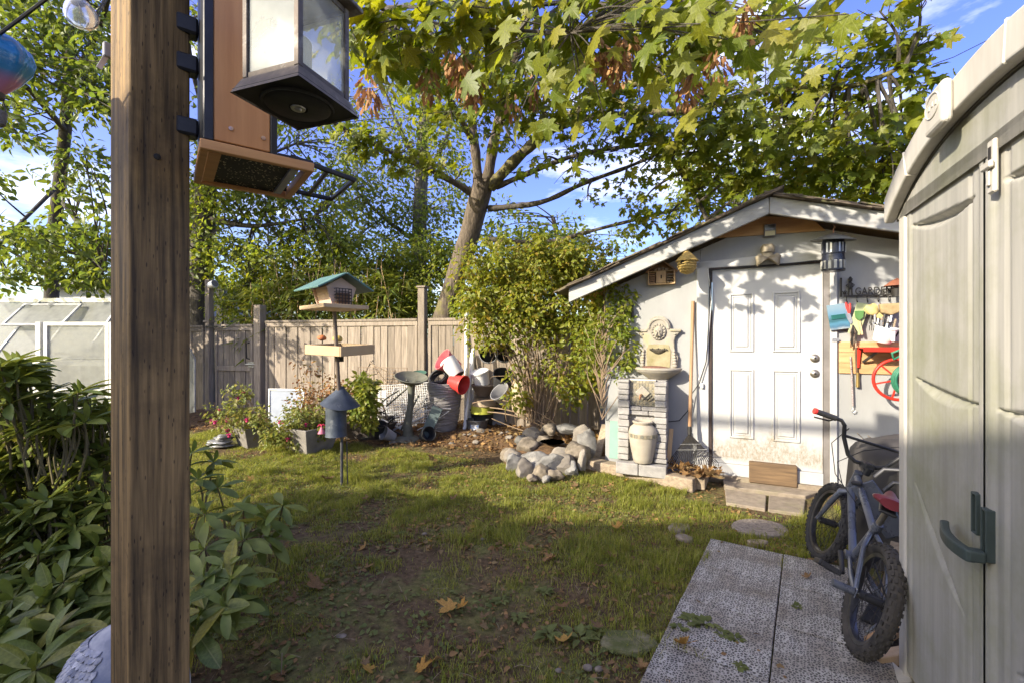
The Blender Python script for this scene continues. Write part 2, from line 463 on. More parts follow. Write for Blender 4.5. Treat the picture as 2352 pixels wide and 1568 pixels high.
# ============================================================ ground
def axis():
    a = np.concatenate([np.linspace(-150, -12, 14), np.linspace(-10, 10, 161), np.linspace(12, 150, 14)])
    return a
gx = axis(); gy = axis() + 2
GX, GY = np.meshgrid(gx, gy, indexing='ij')
near = np.exp(-((GX) ** 2 + (GY - 3) ** 2) / 120)
GZ = gzn(GX, GY) * near
V = np.stack([GX, GY, GZ], -1).reshape(-1, 3)
n1, n2 = len(gx), len(gy)
I = np.arange(n1 * n2).reshape(n1, n2)
F = np.stack([I[:-1, :-1], I[1:, :-1], I[1:, 1:], I[:-1, 1:]], -1).reshape(-1, 4)
def ground_mat():
    m = bpy.data.materials.new('lawn soil'); m.use_nodes = True
    nd, lk = m.node_tree.nodes, m.node_tree.links
    b = nd['Principled BSDF']; b.inputs['Roughness'].default_value = .95; b.inputs['Specular IOR Level'].default_value = .15
    tc = nd.new('ShaderNodeTexCoord')
    n1 = nd.new('ShaderNodeTexNoise'); n1.inputs['Scale'].default_value = 26; n1.inputs['Detail'].default_value = 9; n1.inputs['Roughness'].default_value = .7
    n2 = nd.new('ShaderNodeTexNoise'); n2.inputs['Scale'].default_value = 1.5; n2.inputs['Detail'].default_value = 6; n2.inputs['Roughness'].default_value = .65
    for n in (n1, n2): lk.new(tc.outputs['Object'], n.inputs['Vector'])
    r1 = nd.new('ShaderNodeValToRGB'); e = r1.color_ramp.elements
    e[0].position = .3; e[0].color = (.042, .028, .014, 1); e[1].position = .72; e[1].color = (.20, .138, .073, 1)
    lk.new(n1.outputs['Fac'], r1.inputs['Fac'])
    r2 = nd.new('ShaderNodeValToRGB'); r2.color_ramp.elements[0].position = .46; r2.color_ramp.elements[1].position = .6
    lk.new(n2.outputs['Fac'], r2.inputs['Fac'])
    r3 = nd.new('ShaderNodeValToRGB'); e = r3.color_ramp.elements
    e[0].position = .35; e[0].color = (.08, .085, .022, 1); e[1].position = .7; e[1].color = (.22, .21, .07, 1)
    lk.new(n1.outputs['Fac'], r3.inputs['Fac'])
    mx = nd.new('ShaderNodeMix'); mx.data_type = 'RGBA'
    lk.new(r2.outputs['Color'], mx.inputs[0]); lk.new(r1.outputs['Color'], mx.inputs[6]); lk.new(r3.outputs['Color'], mx.inputs[7])
    lk.new(mx.outputs[2], b.inputs['Base Color'])
    bp = nd.new('ShaderNodeBump'); bp.inputs['Strength'].default_value = .9; bp.inputs['Distance'].default_value = .02
    lk.new(n1.outputs['Fac'], bp.inputs['Height']); lk.new(bp.outputs[0], b.inputs['Normal'])
    return m
ground = link('ground', npmesh('ground', V, F, True), ground_mat()); ground['kind'] = 'structure'

# low earth bed along the fence, a hand higher than the lawn
def bed_h(x, y):
    # distance behind the bed's front edge, which runs along the fence 1.3 m in front of it
    d = (y - (6.05 - .2714 * (x + .81)))
    return np.clip(d / .5, 0, 1) ** 1.5 * .10
bx_, by_ = np.meshgrid(np.linspace(-6.5, 1.6, 90), np.linspace(5.2, 9.6, 60), indexing='ij')
bz_ = bed_h(bx_, by_) + .004 + gzn(bx_, by_) + .012 * np.sin(9 * bx_ + 3 * by_) * np.sin(7 * by_)
bz_ = np.where(bed_h(bx_, by_) < 1e-4, -.05, bz_)
I = np.arange(bx_.size).reshape(bx_.shape)
F = np.stack([I[:-1, :-1], I[1:, :-1], I[1:, 1:], I[:-1, 1:]], -1).reshape(-1, 4)
M_soil = mat('bed soil', (.21, .125, .06), (.055, .032, .016), 22, rough=.95, bump=.8, fine=2)
soil = link('soil_bed', npmesh('soil_bed', np.stack([bx_, by_, bz_], -1), F, True), M_soil); soil['kind'] = 'structure'

# ============================================================ fence
FD = Vector((3.685, -1.0, 0)).normalized()      # along the fence, left to right
FROT = math.atan2(FD.y, FD.x)
def fence_t(px):
    """distance along the fence from px 610"""
    o = Vector((-4.495, 8.3, 0)); rx = (px - 1176) / FPX
    return (rx * o.y - o.x) / (FD.x - rx * FD.y)
F0 = Vector((-4.495, 8.3, 0))
board_me = {}
def fence_board(parent, x, w, z0, z1, y=0.0, name='board', mtl=None, th=.018):
    k = (round(w, 3), round(z1 - z0, 2), th)
    if k not in board_me:
        b = MB(); b.b2(-w / 2, w / 2, -th / 2, th / 2, 0, z1 - z0)
        me = bpy.data.meshes.new('board'); me.from_pydata(b.v, [], b.f); me.materials.append(mtl or M_fence); board_me[k] = me
    o = link(name, board_me[k], None, parent, loc=(x, y + random.uniform(-.003, .003), z0 + random.uniform(-.006, .004)), rot=(0, random.uniform(-.004, .004), random.uniform(-.03, .03)))
    return o
def panel(label, pxa, pxb, ztop, name='fence', cat='fence', rails=True, z0=.06, dy=0.0, bw=.118):
    ta, tb = fence_t(pxa), fence_t(pxb)
    t = thing(name, label, cat, F0 + FD * ta + Vector((0, dy, 0)), FROT)
    L = tb - ta; n = max(1, int(round((L - .10) / (bw + .009)))); st = (L - .10) / n
    for i in range(n): fence_board(t, .05 + st * (i + .5), bw, z0 + .04, ztop - .04, y=.007 if i % 2 else -.003)
    MB().b2(0, L, -.045, .045, ztop - .04, ztop).build('top_rail', M_fence, t, bev=.004)
    MB().b2(0, L, -.03, -.011, ztop - .115, ztop - .043).build('upper_rail', M_fence, t, bev=.003)
    MB().b2(0, L, -.03, .03, z0, z0 + .09).build('bottom_rail', M_fence2, t)
    MB().b2(0, .05, -.03, .03, z0 + .091, ztop - .116).build('side_rail', M_fence, t, bev=.003)
    MB().b2(L - .05, L, -.03, .03, z0 + .091, ztop - .116).build('side_rail', M_fence, t, bev=.003)
    return t, L
FT = 1.775
panel('narrow cedar fence panel just right of the porch post', 425, 470, FT - .07)
gt, gL = panel('cedar garden gate with black handle and steel bolt', 497, 583, FT - .06, name='garden_gate', cat='gate')
MB().b2(.05, gL - .05, -.036, -.011, .86, .95).build('middle_rail', M_fence, gt, bev=.003)
hx = gL - .06
MB().tube([(hx, -.035, 1.08), (hx - .03, -.075, 1.1), (hx - .03, -.08, 1.22), (hx - .03, -.075, 1.36), (hx, -.035, 1.38)], .011, 8).build('handle', M_iron, gt, smooth=40)
bo = MB().b2(hx - .03, hx + .19, -.045, -.033, .93, 1.03).build('bolt_plate', M_steel, gt, bev=.002)
MB().tube([(hx - .07, -.06, .985), (hx + .17, -.06, .985)], .016, 10).build('bolt', M_steel, gt, smooth=40)
panel('long cedar fence panel behind the pole feeder', 612, 960, FT)
panel('cedar fence panel between the maple trunk post and the bush', 985, 1190, FT)
panel('cedar fence panel partly hidden behind the leafy bush', 1205, 1378, FT)
def fpost(label, px, ztop, w, cap=None, y=-.0):
    t = thing('fence_post', label, 'fence post', F0 + FD * fence_t(px), FROT)
    MB().b2(-w / 2, w / 2, -w / 2 + y, w / 2 + y, 0, ztop).build('post_shaft', M_fence, t, bev=.006)
    if cap: MB().b2(-w / 2 - .02, w / 2 + .02, -w / 2 - .02 + y, w / 2 + .02 + y, ztop + .001, ztop + .03).build('post_cap', M_fence, t, bev=.004)
    return t
fp = fpost('tall gate post carrying a white floodlight', 484, 2.56, .105, y=-.03)
MB().b2(-.075, .075, -.10, .04, FT - .02, FT + .02).build('collar', M_fence, fp, bev=.004)
MB().b2(-.02, .42, -.095, -.085, FT - .12, FT - .09).build('strap_hinge', M_iron, fp)
fpost('square fence post beside the gate latch', 597, 2.06, .15)
fpost('capped fence post left of the leaning maple trunk', 972, 2.27, .12, cap=True, y=-.02)
fpost('fence post hidden behind the bush', 1198, 1.95, .11)
fl = thing('floodlight', 'small white floodlight on the tall gate post', 'lamp', F0 + FD * fence_t(484) + Vector((.03, -.09, 2.44)), FROT)
MB().lathe([(.03, -.02), (.06, .02), (.07, .12), (.075, .14)], 16, Matrix.Rotation(R(75), 4, 'Y')).build('housing', M_whitepl, fl, smooth=40)
MB().lathe([(.0, .0), (.066, .0)], 16, Matrix.Rotation(R(75), 4, 'Y') @ Matrix.Translation((0, 0, .143))).build('lens', mat('lamp lens', (.35, .35, .33), rough=.2), fl)

# neighbours' dark posts and rail beyond the fence by the gate
for k, (px, top, lab) in enumerate([(508, 668, 'taller black post beyond the gate'), (525, 690, 'shorter black post beyond the gate')]):
    p0 = at(px, 784, 10.5); o = thing('black_post', lab, 'post', (p0.x, 10.5, 0))
    MB().b2(-.07, .07, -.07, .07, 0, at(px, top, 10.5).z).build('post_shaft', M_black, o, bev=.005)
    MB().b2(-.085, .085, -.085, .085, at(px, top, 10.5).z + .001, at(px, top, 10.5).z + .03).build('post_cap', M_black, o, bev=.005)
o = thing('dark_board_fence', 'low dark board fence beyond the gate', 'fence', (at(440, 784, 11).x, 11, 0))
for i in range(9): MB().b2(i * .16, i * .16 + .15, -.012, .012, 0, 1.98 + .02 * (i % 2)).build('board', M_iron, o)
MB().b2(0, 1.44, -.06, -.0125, 1.7, 1.8).build('rail', M_iron, o)

# ============================================================ greenhouse
M_alu = mat('aluminium frame', (.66, .66, .65), (.52, .52, .51), 8, rough=.45, metal=.35, bump=.1)
M_poly = glassmat('milky polycarbonate', (.93, .95, .93), .74, .3, (.47, .475, .44))
GH = thing('greenhouse', 'milky polycarbonate greenhouse with aluminium frame and door', 'greenhouse', (-8.6, 6.9, 0))
gw, gd, eave, ridge = 2.74, 1.5, 1.09, 2.09
f = MB()
f.b2(0, gw, -.02, .02, 0, .05); f.b2(0, gw, -.025, .025, eave - .05, eave)
f.b2(0, gw, gd / 2 - .03, gd / 2 + .03, ridge - .035, ridge + .03)
f.b2(0, gw, gd - .02, gd + .02, 0, .05); f.b2(0, gw, gd - .02, gd + .02, eave - .05, eave)
f.build('base_frame', M_alu, GH)
ng = 4
for i in range(ng + 1):
    x = gw * i / ng
    b = MB(); b.bar((x, 0, 0), (x, 0, eave), .03, .03); b.bar((x, gd, 0), (x, gd, eave), .03, .03)
    b.bar((x, 0, eave), (x, gd / 2, ridge), .03, .03); b.bar((x, gd, eave), (x, gd / 2, ridge), .03, .03)
    b.build('rafter', M_alu, GH)
for i in range(ng):
    x0, x1 = gw * i / ng + .017, gw * (i + 1) / ng - .017
    for (a, b_, nm) in (((0, .06), (0, eave - .055), 'side_pane'), ((.02, eave + .02), (gd / 2 - .03, ridge - .04), 'roof_pane')):
        MB().add([(x0, a[0], a[1]), (x1, a[0], a[1]), (x1, b_[0], b_[1]), (x0, b_[0], b_[1])], [(0, 1, 2, 3)]).build(nm, M_poly, GH)
        MB().add([(x0, gd - a[0], a[1]), (x1, gd - a[0], a[1]), (x1, gd - b_[0], b_[1]), (x0, gd - b_[0], b_[1])], [(0, 1, 2, 3)]).build(nm, M_poly, GH)
for x in (0.0, gw):
    MB().add([(x, .02, .05), (x, gd - .02, .05), (x, gd - .02, eave), (x, gd / 2, ridge - .04), (x, .02, eave)], [(0, 1, 2, 3, 4)]).build('gable_pane', M_poly, GH)
# open roof vent
vt = MB(); vt.frame(0, .95, 0, .5, .03, -.015, .015)
vo = vt.build('roof_vent', M_alu, GH, loc=(.55, gd / 2 - .48, ridge - .44), rot=(R(-44), 0, 0))
MB().add([(.03, 0, .03), (.92, 0, .03), (.92, 0, .47), (.03, 0, .47)], [(0, 1, 2, 3)]).build('vent_pane', M_poly, vo)
# the door stands proud of the side
dx0, dx1, dtop = 1.66, 2.62, 1.685
dr = MB().frame(dx0, dx1, .03, dtop, .05, -.16, -.11).build('door_frame', M_alu, GH)
MB().b2(dx0 + .05, dx1 - .05, -.15, -.12, .66, .70).build('door_bar', M_alu, dr)
MB().b2(dx0 + .05, dx1 - .05, -.15, -.12, .38, .42).build('door_bar', M_alu, dr)
MB().b2(dx0 - .11, dx0 - .04, -.17, -.10, .0, dtop).build('door_post', M_alu, GH)
MB().b2(dx1 + .02, dx1 + .06, -.17, -.10, .0, dtop).build('door_post', M_alu, GH)
for (a, b_) in ((.08, .38), (.42, .66), (.70, 1.14), (1.145, dtop - .05)):
    MB().add([(dx0 + .05, -.135, a), (dx1 - .05, -.135, a), (dx1 - .05, -.135, b_), (dx0 + .05, -.135, b_)], [(0, 1, 2, 3)]).build('door_pane', M_poly, dr)
MB().b2(dx0 + .05, dx1 - .05, -.05, -.0, 1.2, 1.24).build('inner_shelf', M_white, GH)

# ============================================================ far house and added shade building
M_wallgrey = mat('grey house siding', (.27, .29, .32), (.23, .25, .28), 3, rough=.8, bump=.1)
H = thing('neighbour_house', 'low grey house with dark flat eave beyond the greenhouse', 'house', (-27, 27, 0), R(-8))
MB().b2(0, 9.5, 0, 7, 0, 4.6).build('wall', M_wallgrey, H)
MB().b2(-.7, 10.3, -.8, 7.8, 4.601, 4.85).build('roof', mat('dark roof edge', (.07, .075, .085), rough=.8), H)
MB().b2(-.72, 10.32, -.86, -.801, 4.62, 4.83).build('gutter', M_white, H)
MB().tube([(9.2, -.5, 4.6), (9.2, -.1, 4.3), (9.2, -.08, 0)], .06, 8).build('downpipe', M_iron, H)
for x in (1.2, 4.3):
    w = MB().frame(x, x + 1.5, 2.6, 4.0, .1, -.05, .05).build('window', M_white, H)
    MB().b2(x + .1, x + 1.4, -.02, .02, 2.7, 3.9).build('pane', mat('window glass', (.05, .06, .07), rough=.08, spec=.8, bump=0), w)
# unseen lean-to added left of the viewer, outline shaped to shade the near yard
OB = thing('shade_outbuilding', 'unseen grey outbuilding added to shade the near yard', 'outbuilding', (0, 0, 0))
prof = [(-11, 0), (1.07, 0), (1.07, 1.52), (-0.44, 2.63), (-1.53, 3.42), (-1.94, 4.78), (-2.83, 5.17), (-11, 5.17)]
MB().prism(prof, 3.0, Matrix(((0, 0, -1, -6.0), (1, 0, 0, 0), (0, 1, 0, 0), (0, 0, 0, 1)))).build('wall', M_siding, OB)
MB().bar((-7.5, -0.47, 2.92), (-7.5, 1.19, 1.72), .05, 3.3, roll=(1, 0, 0)).build('roof', M_shingle, OB)
cb = MB().tube([Vector((-6.6, -1.21, 5.61)) - U * 6, Vector((-6.6, -1.21, 5.51)), Vector((-6.6, -1.21, 5.61)) + U * 6], .05, 8).build('overhead_cable', M_black)
tag(cb, 'thick overhead cable crossing above the yard behind the viewer', 'cable')

# ============================================================ garden shed
S = thing('garden_shed', 'pale grey garden shed with white panel door and low gable roof', 'shed', SO, -TH)
AX, AZ = .478, 2.695
SL, SR = .388, .285
OV = .35
def roofz(x): return AZ - (SL * (AX - x) if x < AX else SR * (x - AX))
XL, XR = -1.09, 2.08
def wz(x): return roofz(x) - .13
px_ = [(XL, 0.03), (-.11, .03), (-.11, wz(-.11)), (XL, wz(XL))]
def wallpoly(poly, name, th=.08, m=M_siding, y=0.0):
    MB().prism(poly, th, Matrix(((1, 0, 0, 0), (0, 0, 1, y), (0, 1, 0, 0), (0, 0, 0, 1)))).build(name, m, S)
wallpoly(px_, 'wall_panel')
wallpoly([(-.108, 2.2), (1.04, 2.2), (1.04, wz(1.04)), (AX, wz(AX)), (-.108, wz(-.108))], 'wall_panel')
wallpoly([(1.042, .03), (XR, .03), (XR, wz(XR)), (1.042, wz(1.042))], 'wall_panel')
wallpoly([(XL, -.02), (XR, -.02), (XR, .029), (XL, .029)], 'footing', .1, M_concrete, -.01)
MB().b2(XL + .001, XL + .08, .085, 3.2, 0, wz(XL)).build('side_wall', M_siding, S)
MB().b2(XR - .08, XR - .001, .085, 3.2, 0, wz(XR)).build('side_wall', M_siding, S)
MB().b2(XL + .09, XR - .09, 3.1, 3.18, 0, 1.9).build('back_wall', M_siding, S)
# roof decks, fascia boards, shingles
XE = -1.40; XF = 2.40
def deck(xa, xb, name):
    za, zb = roofz(xa), roofz(xb)
    poly = [(xa, za - .012), (xb, zb - .012), (xb, zb - .06), (xa, za - .06)]
    return MB().prism(poly, 3.5 + OV - .04, Matrix(((1, 0, 0, 0), (0, 0, 1, -OV + .04), (0, 1, 0, 0), (0, 0, 0, 1)))).build(name, M_rawwood, S)
deck(XE, AX, 'roof_deck'); deck(AX, XF, 'roof_deck')
def fascia(xa, xb, h):
    za, zb = roofz(xa), roofz(xb)
    poly = [(xa, za - h), (xb, zb - h), (xb, zb), (xa, za)]
    MB().prism(poly, .038, Matrix(((1, 0, 0, 0), (0, 0, 1, -OV), (0, 1, 0, 0), (0, 0, 0, 1)))).build('fascia_board', M_fascia, S, bev=.005)
fascia(XE, AX - .002, .15); fascia(AX + .002, XF, .15)
# ragged layered shingle edge
shm = []
for k in range(6):
    q = random.Random(k); b = MB()
    w = .14 + .03 * k
    b.prism([(-w / 2, -.05), (w / 2, -.05 - q.uniform(0, .02)), (w / 2, .5), (-w / 2, .5)], .012)
    me = bpy.data.meshes.new('shingle'); me.from_pydata(b.v, [], b.f); me.materials.append(M_shingle); shm.append(me)
x = XE - .04
while x < XF:
    for lay in range(2):
        w = random.uniform(.12, .26); xm = x + random.uniform(-.02, .06)
        sl = SL if xm < AX else -SR
        o = link('shingle', random.choice(shm), None, S, loc=(xm, -OV + random.uniform(-.03, .02), roofz(xm) + .004 + .016 * lay), rot=(R(random.uniform(-3, 1)), -math.atan(sl) + random.uniform(-.04, .06), random.uniform(-.06, .06)))
    x += .11
for xa, xb in ((XE, AX), (AX, XF)):
    za, zb = roofz(xa), roofz(xb)
    MB().prism([(xa, za + .002), (xb, zb + .002), (xb, zb + .028), (xa, za + .028)], 3.2, Matrix(((1, 0, 0, 0), (0, 0, 1, -OV + .25), (0, 1, 0, 0), (0, 0, 0, 1)))).build('roof_cover', M_shingle, S)
# raw board in the peak
a, b_, c_, d_ = fac(1640, 548, .012), fac(1895, 530, .012), fac(1860, 500, .012), fac(1730, 498, .012)
MB().prism([(a.x, a.z), (b_.x, b_.z), (c_.x, c_.z), (d_.x, d_.z)], .02, Matrix(((1, 0, 0, 0), (0, 0, 1, -.021), (0, 1, 0, 0), (0, 0, 0, 1)))).build('peak_board', M_rawwood, S)
# trim round the door
MB().b2(-.145, -.032, -.03, -.001, .05, 2.20).build('door_trim', M_white, S, bev=.004)
MB().b2(.985, 1.04, -.03, -.001, .05, 2.13).build('door_trim', M_white, S, bev=.004)
hd = [(-.16, 2.135), (1.07, 2.135), (1.07, 2.245), (-.16, 2.205)]
MB().prism(hd, .028, Matrix(((1, 0, 0, 0), (0, 0, 1, -.03), (0, 1, 0, 0), (0, 0, 0, 1)))).build('door_trim', M_white, S, bev=.004)
M_seal = mat('dark rubber seal', (.03, .022, .02), (.06, .04, .035), 9, rough=.6)
MB().b2(-.031, -.004, -.02, .03, .07, 2.13).build('door_seal', M_seal, S)
MB().b2(.938, .984, -.012, .03, .06, 2.13).build('door_jamb', mat('shadowed jamb paint', (.22, .20, .19), (.12, .11, .1), 5), S)  # the jamb's shadow is put into this dark colour
MB().b2(-.03, .985, -.028, .02, 2.121, 2.134).build('door_seal', M_seal, S)
# door slab with moulded panels, dirt splashed low on it
def door_mat():
    m = mat('door paint', (.48, .478, .47), (.455, .452, .445), 2, rough=.45, bump=.03)
    nd, lk = m.node_tree.nodes, m.node_tree.links
    b = nd['Principled BSDF']; src = b.inputs['Base Color'].links[0].from_socket
    tc = nd.new('ShaderNodeTexCoord'); sx = nd.new('ShaderNodeSeparateXYZ'); lk.new(tc.outputs['Object'], sx.inputs[0])
    mp = nd.new('ShaderNodeMapping'); mp.inputs['Scale'].default_value = (1, 1, .5); lk.new(tc.outputs['Object'], mp.inputs[0])
    nz = nd.new('ShaderNodeTexNoise'); nz.inputs['Scale'].default_value = 5; nz.inputs['Detail'].default_value = 2; lk.new(mp.outputs[0], nz.inputs['Vector'])
    sp = nd.new('ShaderNodeTexNoise'); sp.inputs['Scale'].default_value = 42; sp.inputs['Detail'].default_value = 9; sp.inputs['Roughness'].default_value = .8; lk.new(mp.outputs[0], sp.inputs['Vector'])
    # band of splash dirt about 0.3 m up: real stain with ragged upper rim
    c = nd.new('ShaderNodeMapRange'); c.inputs['From Min'].default_value = .19; c.inputs['From Max'].default_value = .26; lk.new(sx.outputs[2], c.inputs['Value'])
    hgt = nd.new('ShaderNodeMath'); hgt.operation = 'MULTIPLY_ADD'; hgt.inputs[1].default_value = -.62; hgt.inputs[2].default_value = .80; lk.new(nz.outputs['Fac'], hgt.inputs[0])
    df = nd.new('ShaderNodeMath'); df.operation = 'SUBTRACT'; lk.new(hgt.outputs[0], df.inputs[0]); lk.new(sx.outputs[2], df.inputs[1])
    d2 = nd.new('ShaderNodeMapRange'); d2.inputs['From Min'].default_value = -.02; d2.inputs['From Max'].default_value = .12; lk.new(df.outputs[0], d2.inputs['Value'])
    s2 = nd.new('ShaderNodeMapRange'); s2.inputs['From Min'].default_value = .40; s2.inputs['From Max'].default_value = .60; lk.new(sp.outputs['Fac'], s2.inputs['Value'])
    a1 = nd.new('ShaderNodeMath'); a1.operation = 'MULTIPLY'; lk.new(c.outputs[0], a1.inputs[0]); lk.new(d2.outputs[0], a1.inputs[1])
    s3 = nd.new('ShaderNodeMath'); s3.operation = 'MULTIPLY_ADD'; s3.inputs[1].default_value = .75; s3.inputs[2].default_value = .22; lk.new(s2.outputs[0], s3.inputs[0])
    a2 = nd.new('ShaderNodeMath'); a2.operation = 'MULTIPLY'; lk.new(a1.outputs[0], a2.inputs[0]); lk.new(s3.outputs[0], a2.inputs[1])
    a3 = nd.new('ShaderNodeMath'); a3.operation = 'MULTIPLY'; a3.inputs[1].default_value = .85; lk.new(a2.outputs[0], a3.inputs[0])
    mx = nd.new('ShaderNodeMix'); mx.data_type = 'RGBA'; mx.inputs[7].default_value = (.20, .155, .085, 1)
    lk.new(a3.outputs[0], mx.inputs[0]); lk.new(src, mx.inputs[6]); lk.new(mx.outputs[2], b.inputs['Base Color'])
    return m
M_door = door_mat()
DR = MB().b2(0, .935, .0, .04, .19, 2.12).build('door', M_door, S, bev=.003)
MB().b2(0, .937, -.022, .0385, .075, .188).build('kick_board', M_white, DR, bev=.004)
MB().b2(-.01, .95, -.05, .05, .03, .074).build('threshold', M_concrete, S)
for (x0, x1, z0, z1) in ((.155, .37, 1.30, 1.87), (.53, .755, 1.30, 1.87), (.155, .37, .45, 1.13), (.53, .755, .45, 1.13)):
    g = MB()
    # raised moulding ring, sunk field and raised centre
    g.frame(x0, x1, z0, z1, .016, -.014, .001); g.frame(x0 + .028, x1 - .028, z0 + .028, z1 - .028, .010, -.006, .001)
    g.b2(x0 + .05, x1 - .05, -.012, .001, z0 + .05, z1 - .05)
    g.build('door_panel', M_door, DR, bev=.005)
M_knob = mat('brushed nickel', (.42, .38, .33), (.28, .25, .2), 20, rough=.35, metal=.8, bump=.1)
rx90 = Matrix.Rotation(R(90), 4, 'X')
for zz, nm in ((1.205, 'deadbolt'), (1.07, 'door_knob')):
    c = fac(1871, 822 if nm == 'deadbolt' else 857)
    T = Matrix.Translation((c.x, 0, c.z)) @ rx90
    k = MB().lathe([(.038, .001), (.038, .008), (.03, .014), (.022, .02), (.022, .03), (.012, .034), (0, .034)], 24, T).build(nm, M_knob, DR, smooth=35)
    MB().lathe([(.009, .0345), (.009, .037), (0, .037)], 12, T).build('keyhole', M_iron, k)
MB().b2(1.0, 1.05, -.036, -.0305, 1.40, 1.43).build('hasp', M_steel, S)

# ============================================================ resin storage shed, right
RO = Vector((1.642, 1.935, 0))
RA = math.atan2(N.y, N.x)
RS = thing('resin_shed', 'beige plastic storage shed with arched roof and double doors', 'shed', RO, RA)
def resin_mat():
    m = mat('streaked beige resin', (.45, .43, .38), (.29, .28, .245), 3.4, (7, 7, .3), .55, .12, stain=(.20, .21, .10), stain_scale=1.9, stain_pos=(.44, .82), lo=.3, hi=.72, detail=12)
    return m
M_resin = resin_mat()
M_resin2 = mat('pale resin trim', (.54, .51, .45), (.45, .42, .36), 5, (4, 4, .6), .55, .1, stain=(.33, .31, .22), stain_scale=3, stain_pos=(.6, .9))
WID = 1.42
# corner posts and frame (local x = along front towards viewer, y = into shed, z up)
for x0, x1 in ((0, .075), (WID - .075, WID)):
    MB().b2(x0, x1, .0, .08, .0, 1.975).build('corner_post', M_resin2, RS, bev=.012, seg=3)
MB().b2(.001, WID - .001, .06, .075, 0, 2.0).build('inner_panel', M_resin, RS)
def archz(s, lo): # arch profile, symmetric about the middle
    k = abs(s - WID / 2) / (WID / 2)
    return lo - .165 * k ** 2.4
def doorface(x0, x1, flip, name):
    nx, nz = 84, 320
    z0, z1 = .06, 1.955
    Vs = []
    for i in range(nx + 1):
        for j in range(nz + 1):
            s = x0 + (x1 - x0) * i / nx; z = z0 + (z1 - z0) * j / nz
            q = (s - x0) / (x1 - x0); q = 1 - q if flip else q
            h = 0.0
            # eye-shaped scoop near the top, rising to the middle of the doors
            def scoop(qa, za, qb, zb, bow, depth, up):
                t = (q - qa) / (qb - qa)
                if t <= 0 or t >= 1: return 0
                c = za + (zb - za) * t
                top = c + bow * 4 * t * (1 - t) * (1 if up else 0); bot = c - bow * 4 * t * (1 - t) * (0 if up else 1)
                if bot < z < top:
                    e = (z - bot) / (top - bot)
                    return depth * min(1, (1 - e) * 2.6) * e ** 1.1
                return 0
            h += scoop(.05, 1.863, .90, 1.830, .045, .06, False)
            h += scoop(.10, 1.262, .92, 1.215, .05, .036, False)
            h += scoop(.10, .86, .78, .55, .055, .034, False)
            # broad sunk field with soft rim
            if q > .93: h -= .008 * min(1, (q - .93) / .03)
            if q < .05: h -= .006
            if .83 < q < .86: h += .004
            Vs.append((s, h, z))
    I = np.arange((nx + 1) * (nz + 1)).reshape(nx + 1, nz + 1)
    F = np.stack([I[:-1, :-1], I[1:, :-1], I[1:, 1:], I[:-1, 1:]], -1).reshape(-1, 4)
    return link(name, npmesh(name, np.array(Vs), F, True), M_resin, RS, loc=(0, .012, 0))
D1 = doorface(.085, WID / 2 - .006, False, 'door')
D2 = doorface(WID / 2 + .006, WID - .085, True, 'door')
# gable panel over the doors
pts = [(s, archz(s, 2.10) - .02) for s in np.linspace(.0, WID, 25)]
MB().prism([(0.0, 1.965)] + [(WID, 1.965)] + list(reversed(pts)), .05, Matrix(((1, 0, 0, 0), (0, 0, 1, .0), (0, 1, 0, 0), (0, 0, 0, 1)))).build('gable_panel', M_resin, RS)
# arched roof: fascia band and shell
def band(sa, sb, zt, zb, y0, y1, name, m, n=28, bev=0.008):
    ss = np.linspace(sa, sb, n)
    top = [(s, archz(s, zt)) for s in ss]; bot = [(s, archz(s, zb)) for s in ss]
    return MB().prism(bot + list(reversed(top)), y1 - y0, Matrix(((1, 0, 0, 0), (0, 0, 1, y0), (0, 1, 0, 0), (0, 0, 0, 1)))).build(name, m, RS, bev=bev, seg=3)
band(-.03, WID + .03, 2.195, 2.09, -.042, -.002, 'roof_fascia', M_resin2)
band(-.045, WID + .045, 2.205, 2.165, -.001, 1.9, 'roof_shell', M_resin2)
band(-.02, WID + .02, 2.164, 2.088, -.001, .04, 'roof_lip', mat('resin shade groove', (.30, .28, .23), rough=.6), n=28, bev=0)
for s in (.23, .5, .93, 1.19):
    MB().box((s, -.03, archz(s, 2.143)), (.010, .03, .108), Matrix.Rotation(math.atan(-.165 * 2.4 * (abs(s - WID / 2) / (WID / 2)) ** 1.4 / (WID / 2) * (1 if s < WID / 2 else -1)), 3, 'Y') ).build('roof_rib', M_resin2, RS, bev=.004)
med = MB().prism([(-.07, -.075), (.07, -.075), (.07, .06), (-.07, .06)], .03, Matrix(((1, 0, 0, WID / 2 - .12), (0, 0, -1, -.0425), (0, 1, 0, 2.135), (0, 0, 0, 1)))).build('medallion', M_resin2, RS, bev=.02, seg=3)
MB().tube([(WID / 2 - .12 + .052 * math.cos(a), -.0735, 2.14 + .036 * math.sin(a)) for a in np.linspace(0, 2 * math.pi, 28, endpoint=False)], .0022, 6, closed=True).build('raised_oval', M_resin2, med)
for k, (dx, dz) in enumerate(((-.025, 0), (0, .004), (.025, 0))):
    MB().b2(WID / 2 - .12 + dx - .007, WID / 2 - .12 + dx + .007, -.0745, -.072, 2.132 + dz, 2.148 + dz).build('raised_mark', M_resin2, med, bev=.002)
MB().b2(.001, WID - .001, .08, 1.8, .02, 1.96).build('shell', M_resin, RS)
# sliding bolt at the top of the doors
sb_ = MB().b2(.765, .80, -.012, .0, 1.80, 1.945).build('slide_bolt', M_resin2, RS, bev=.004)
MB().b2(.757, .808, -.024, -.0125, 1.865, 1.885).build('bolt_grip', M_resin2, sb_, bev=.003)
MB().b2(.775, .79, -.018, -.0125, 1.82, 1.86).build('bolt_rod', M_resin2, sb_, bev=.002)
MB().b2(.777, .789, -.0145, -.0125, 1.892, 1.925).build('bolt_slot', M_iron, sb_)
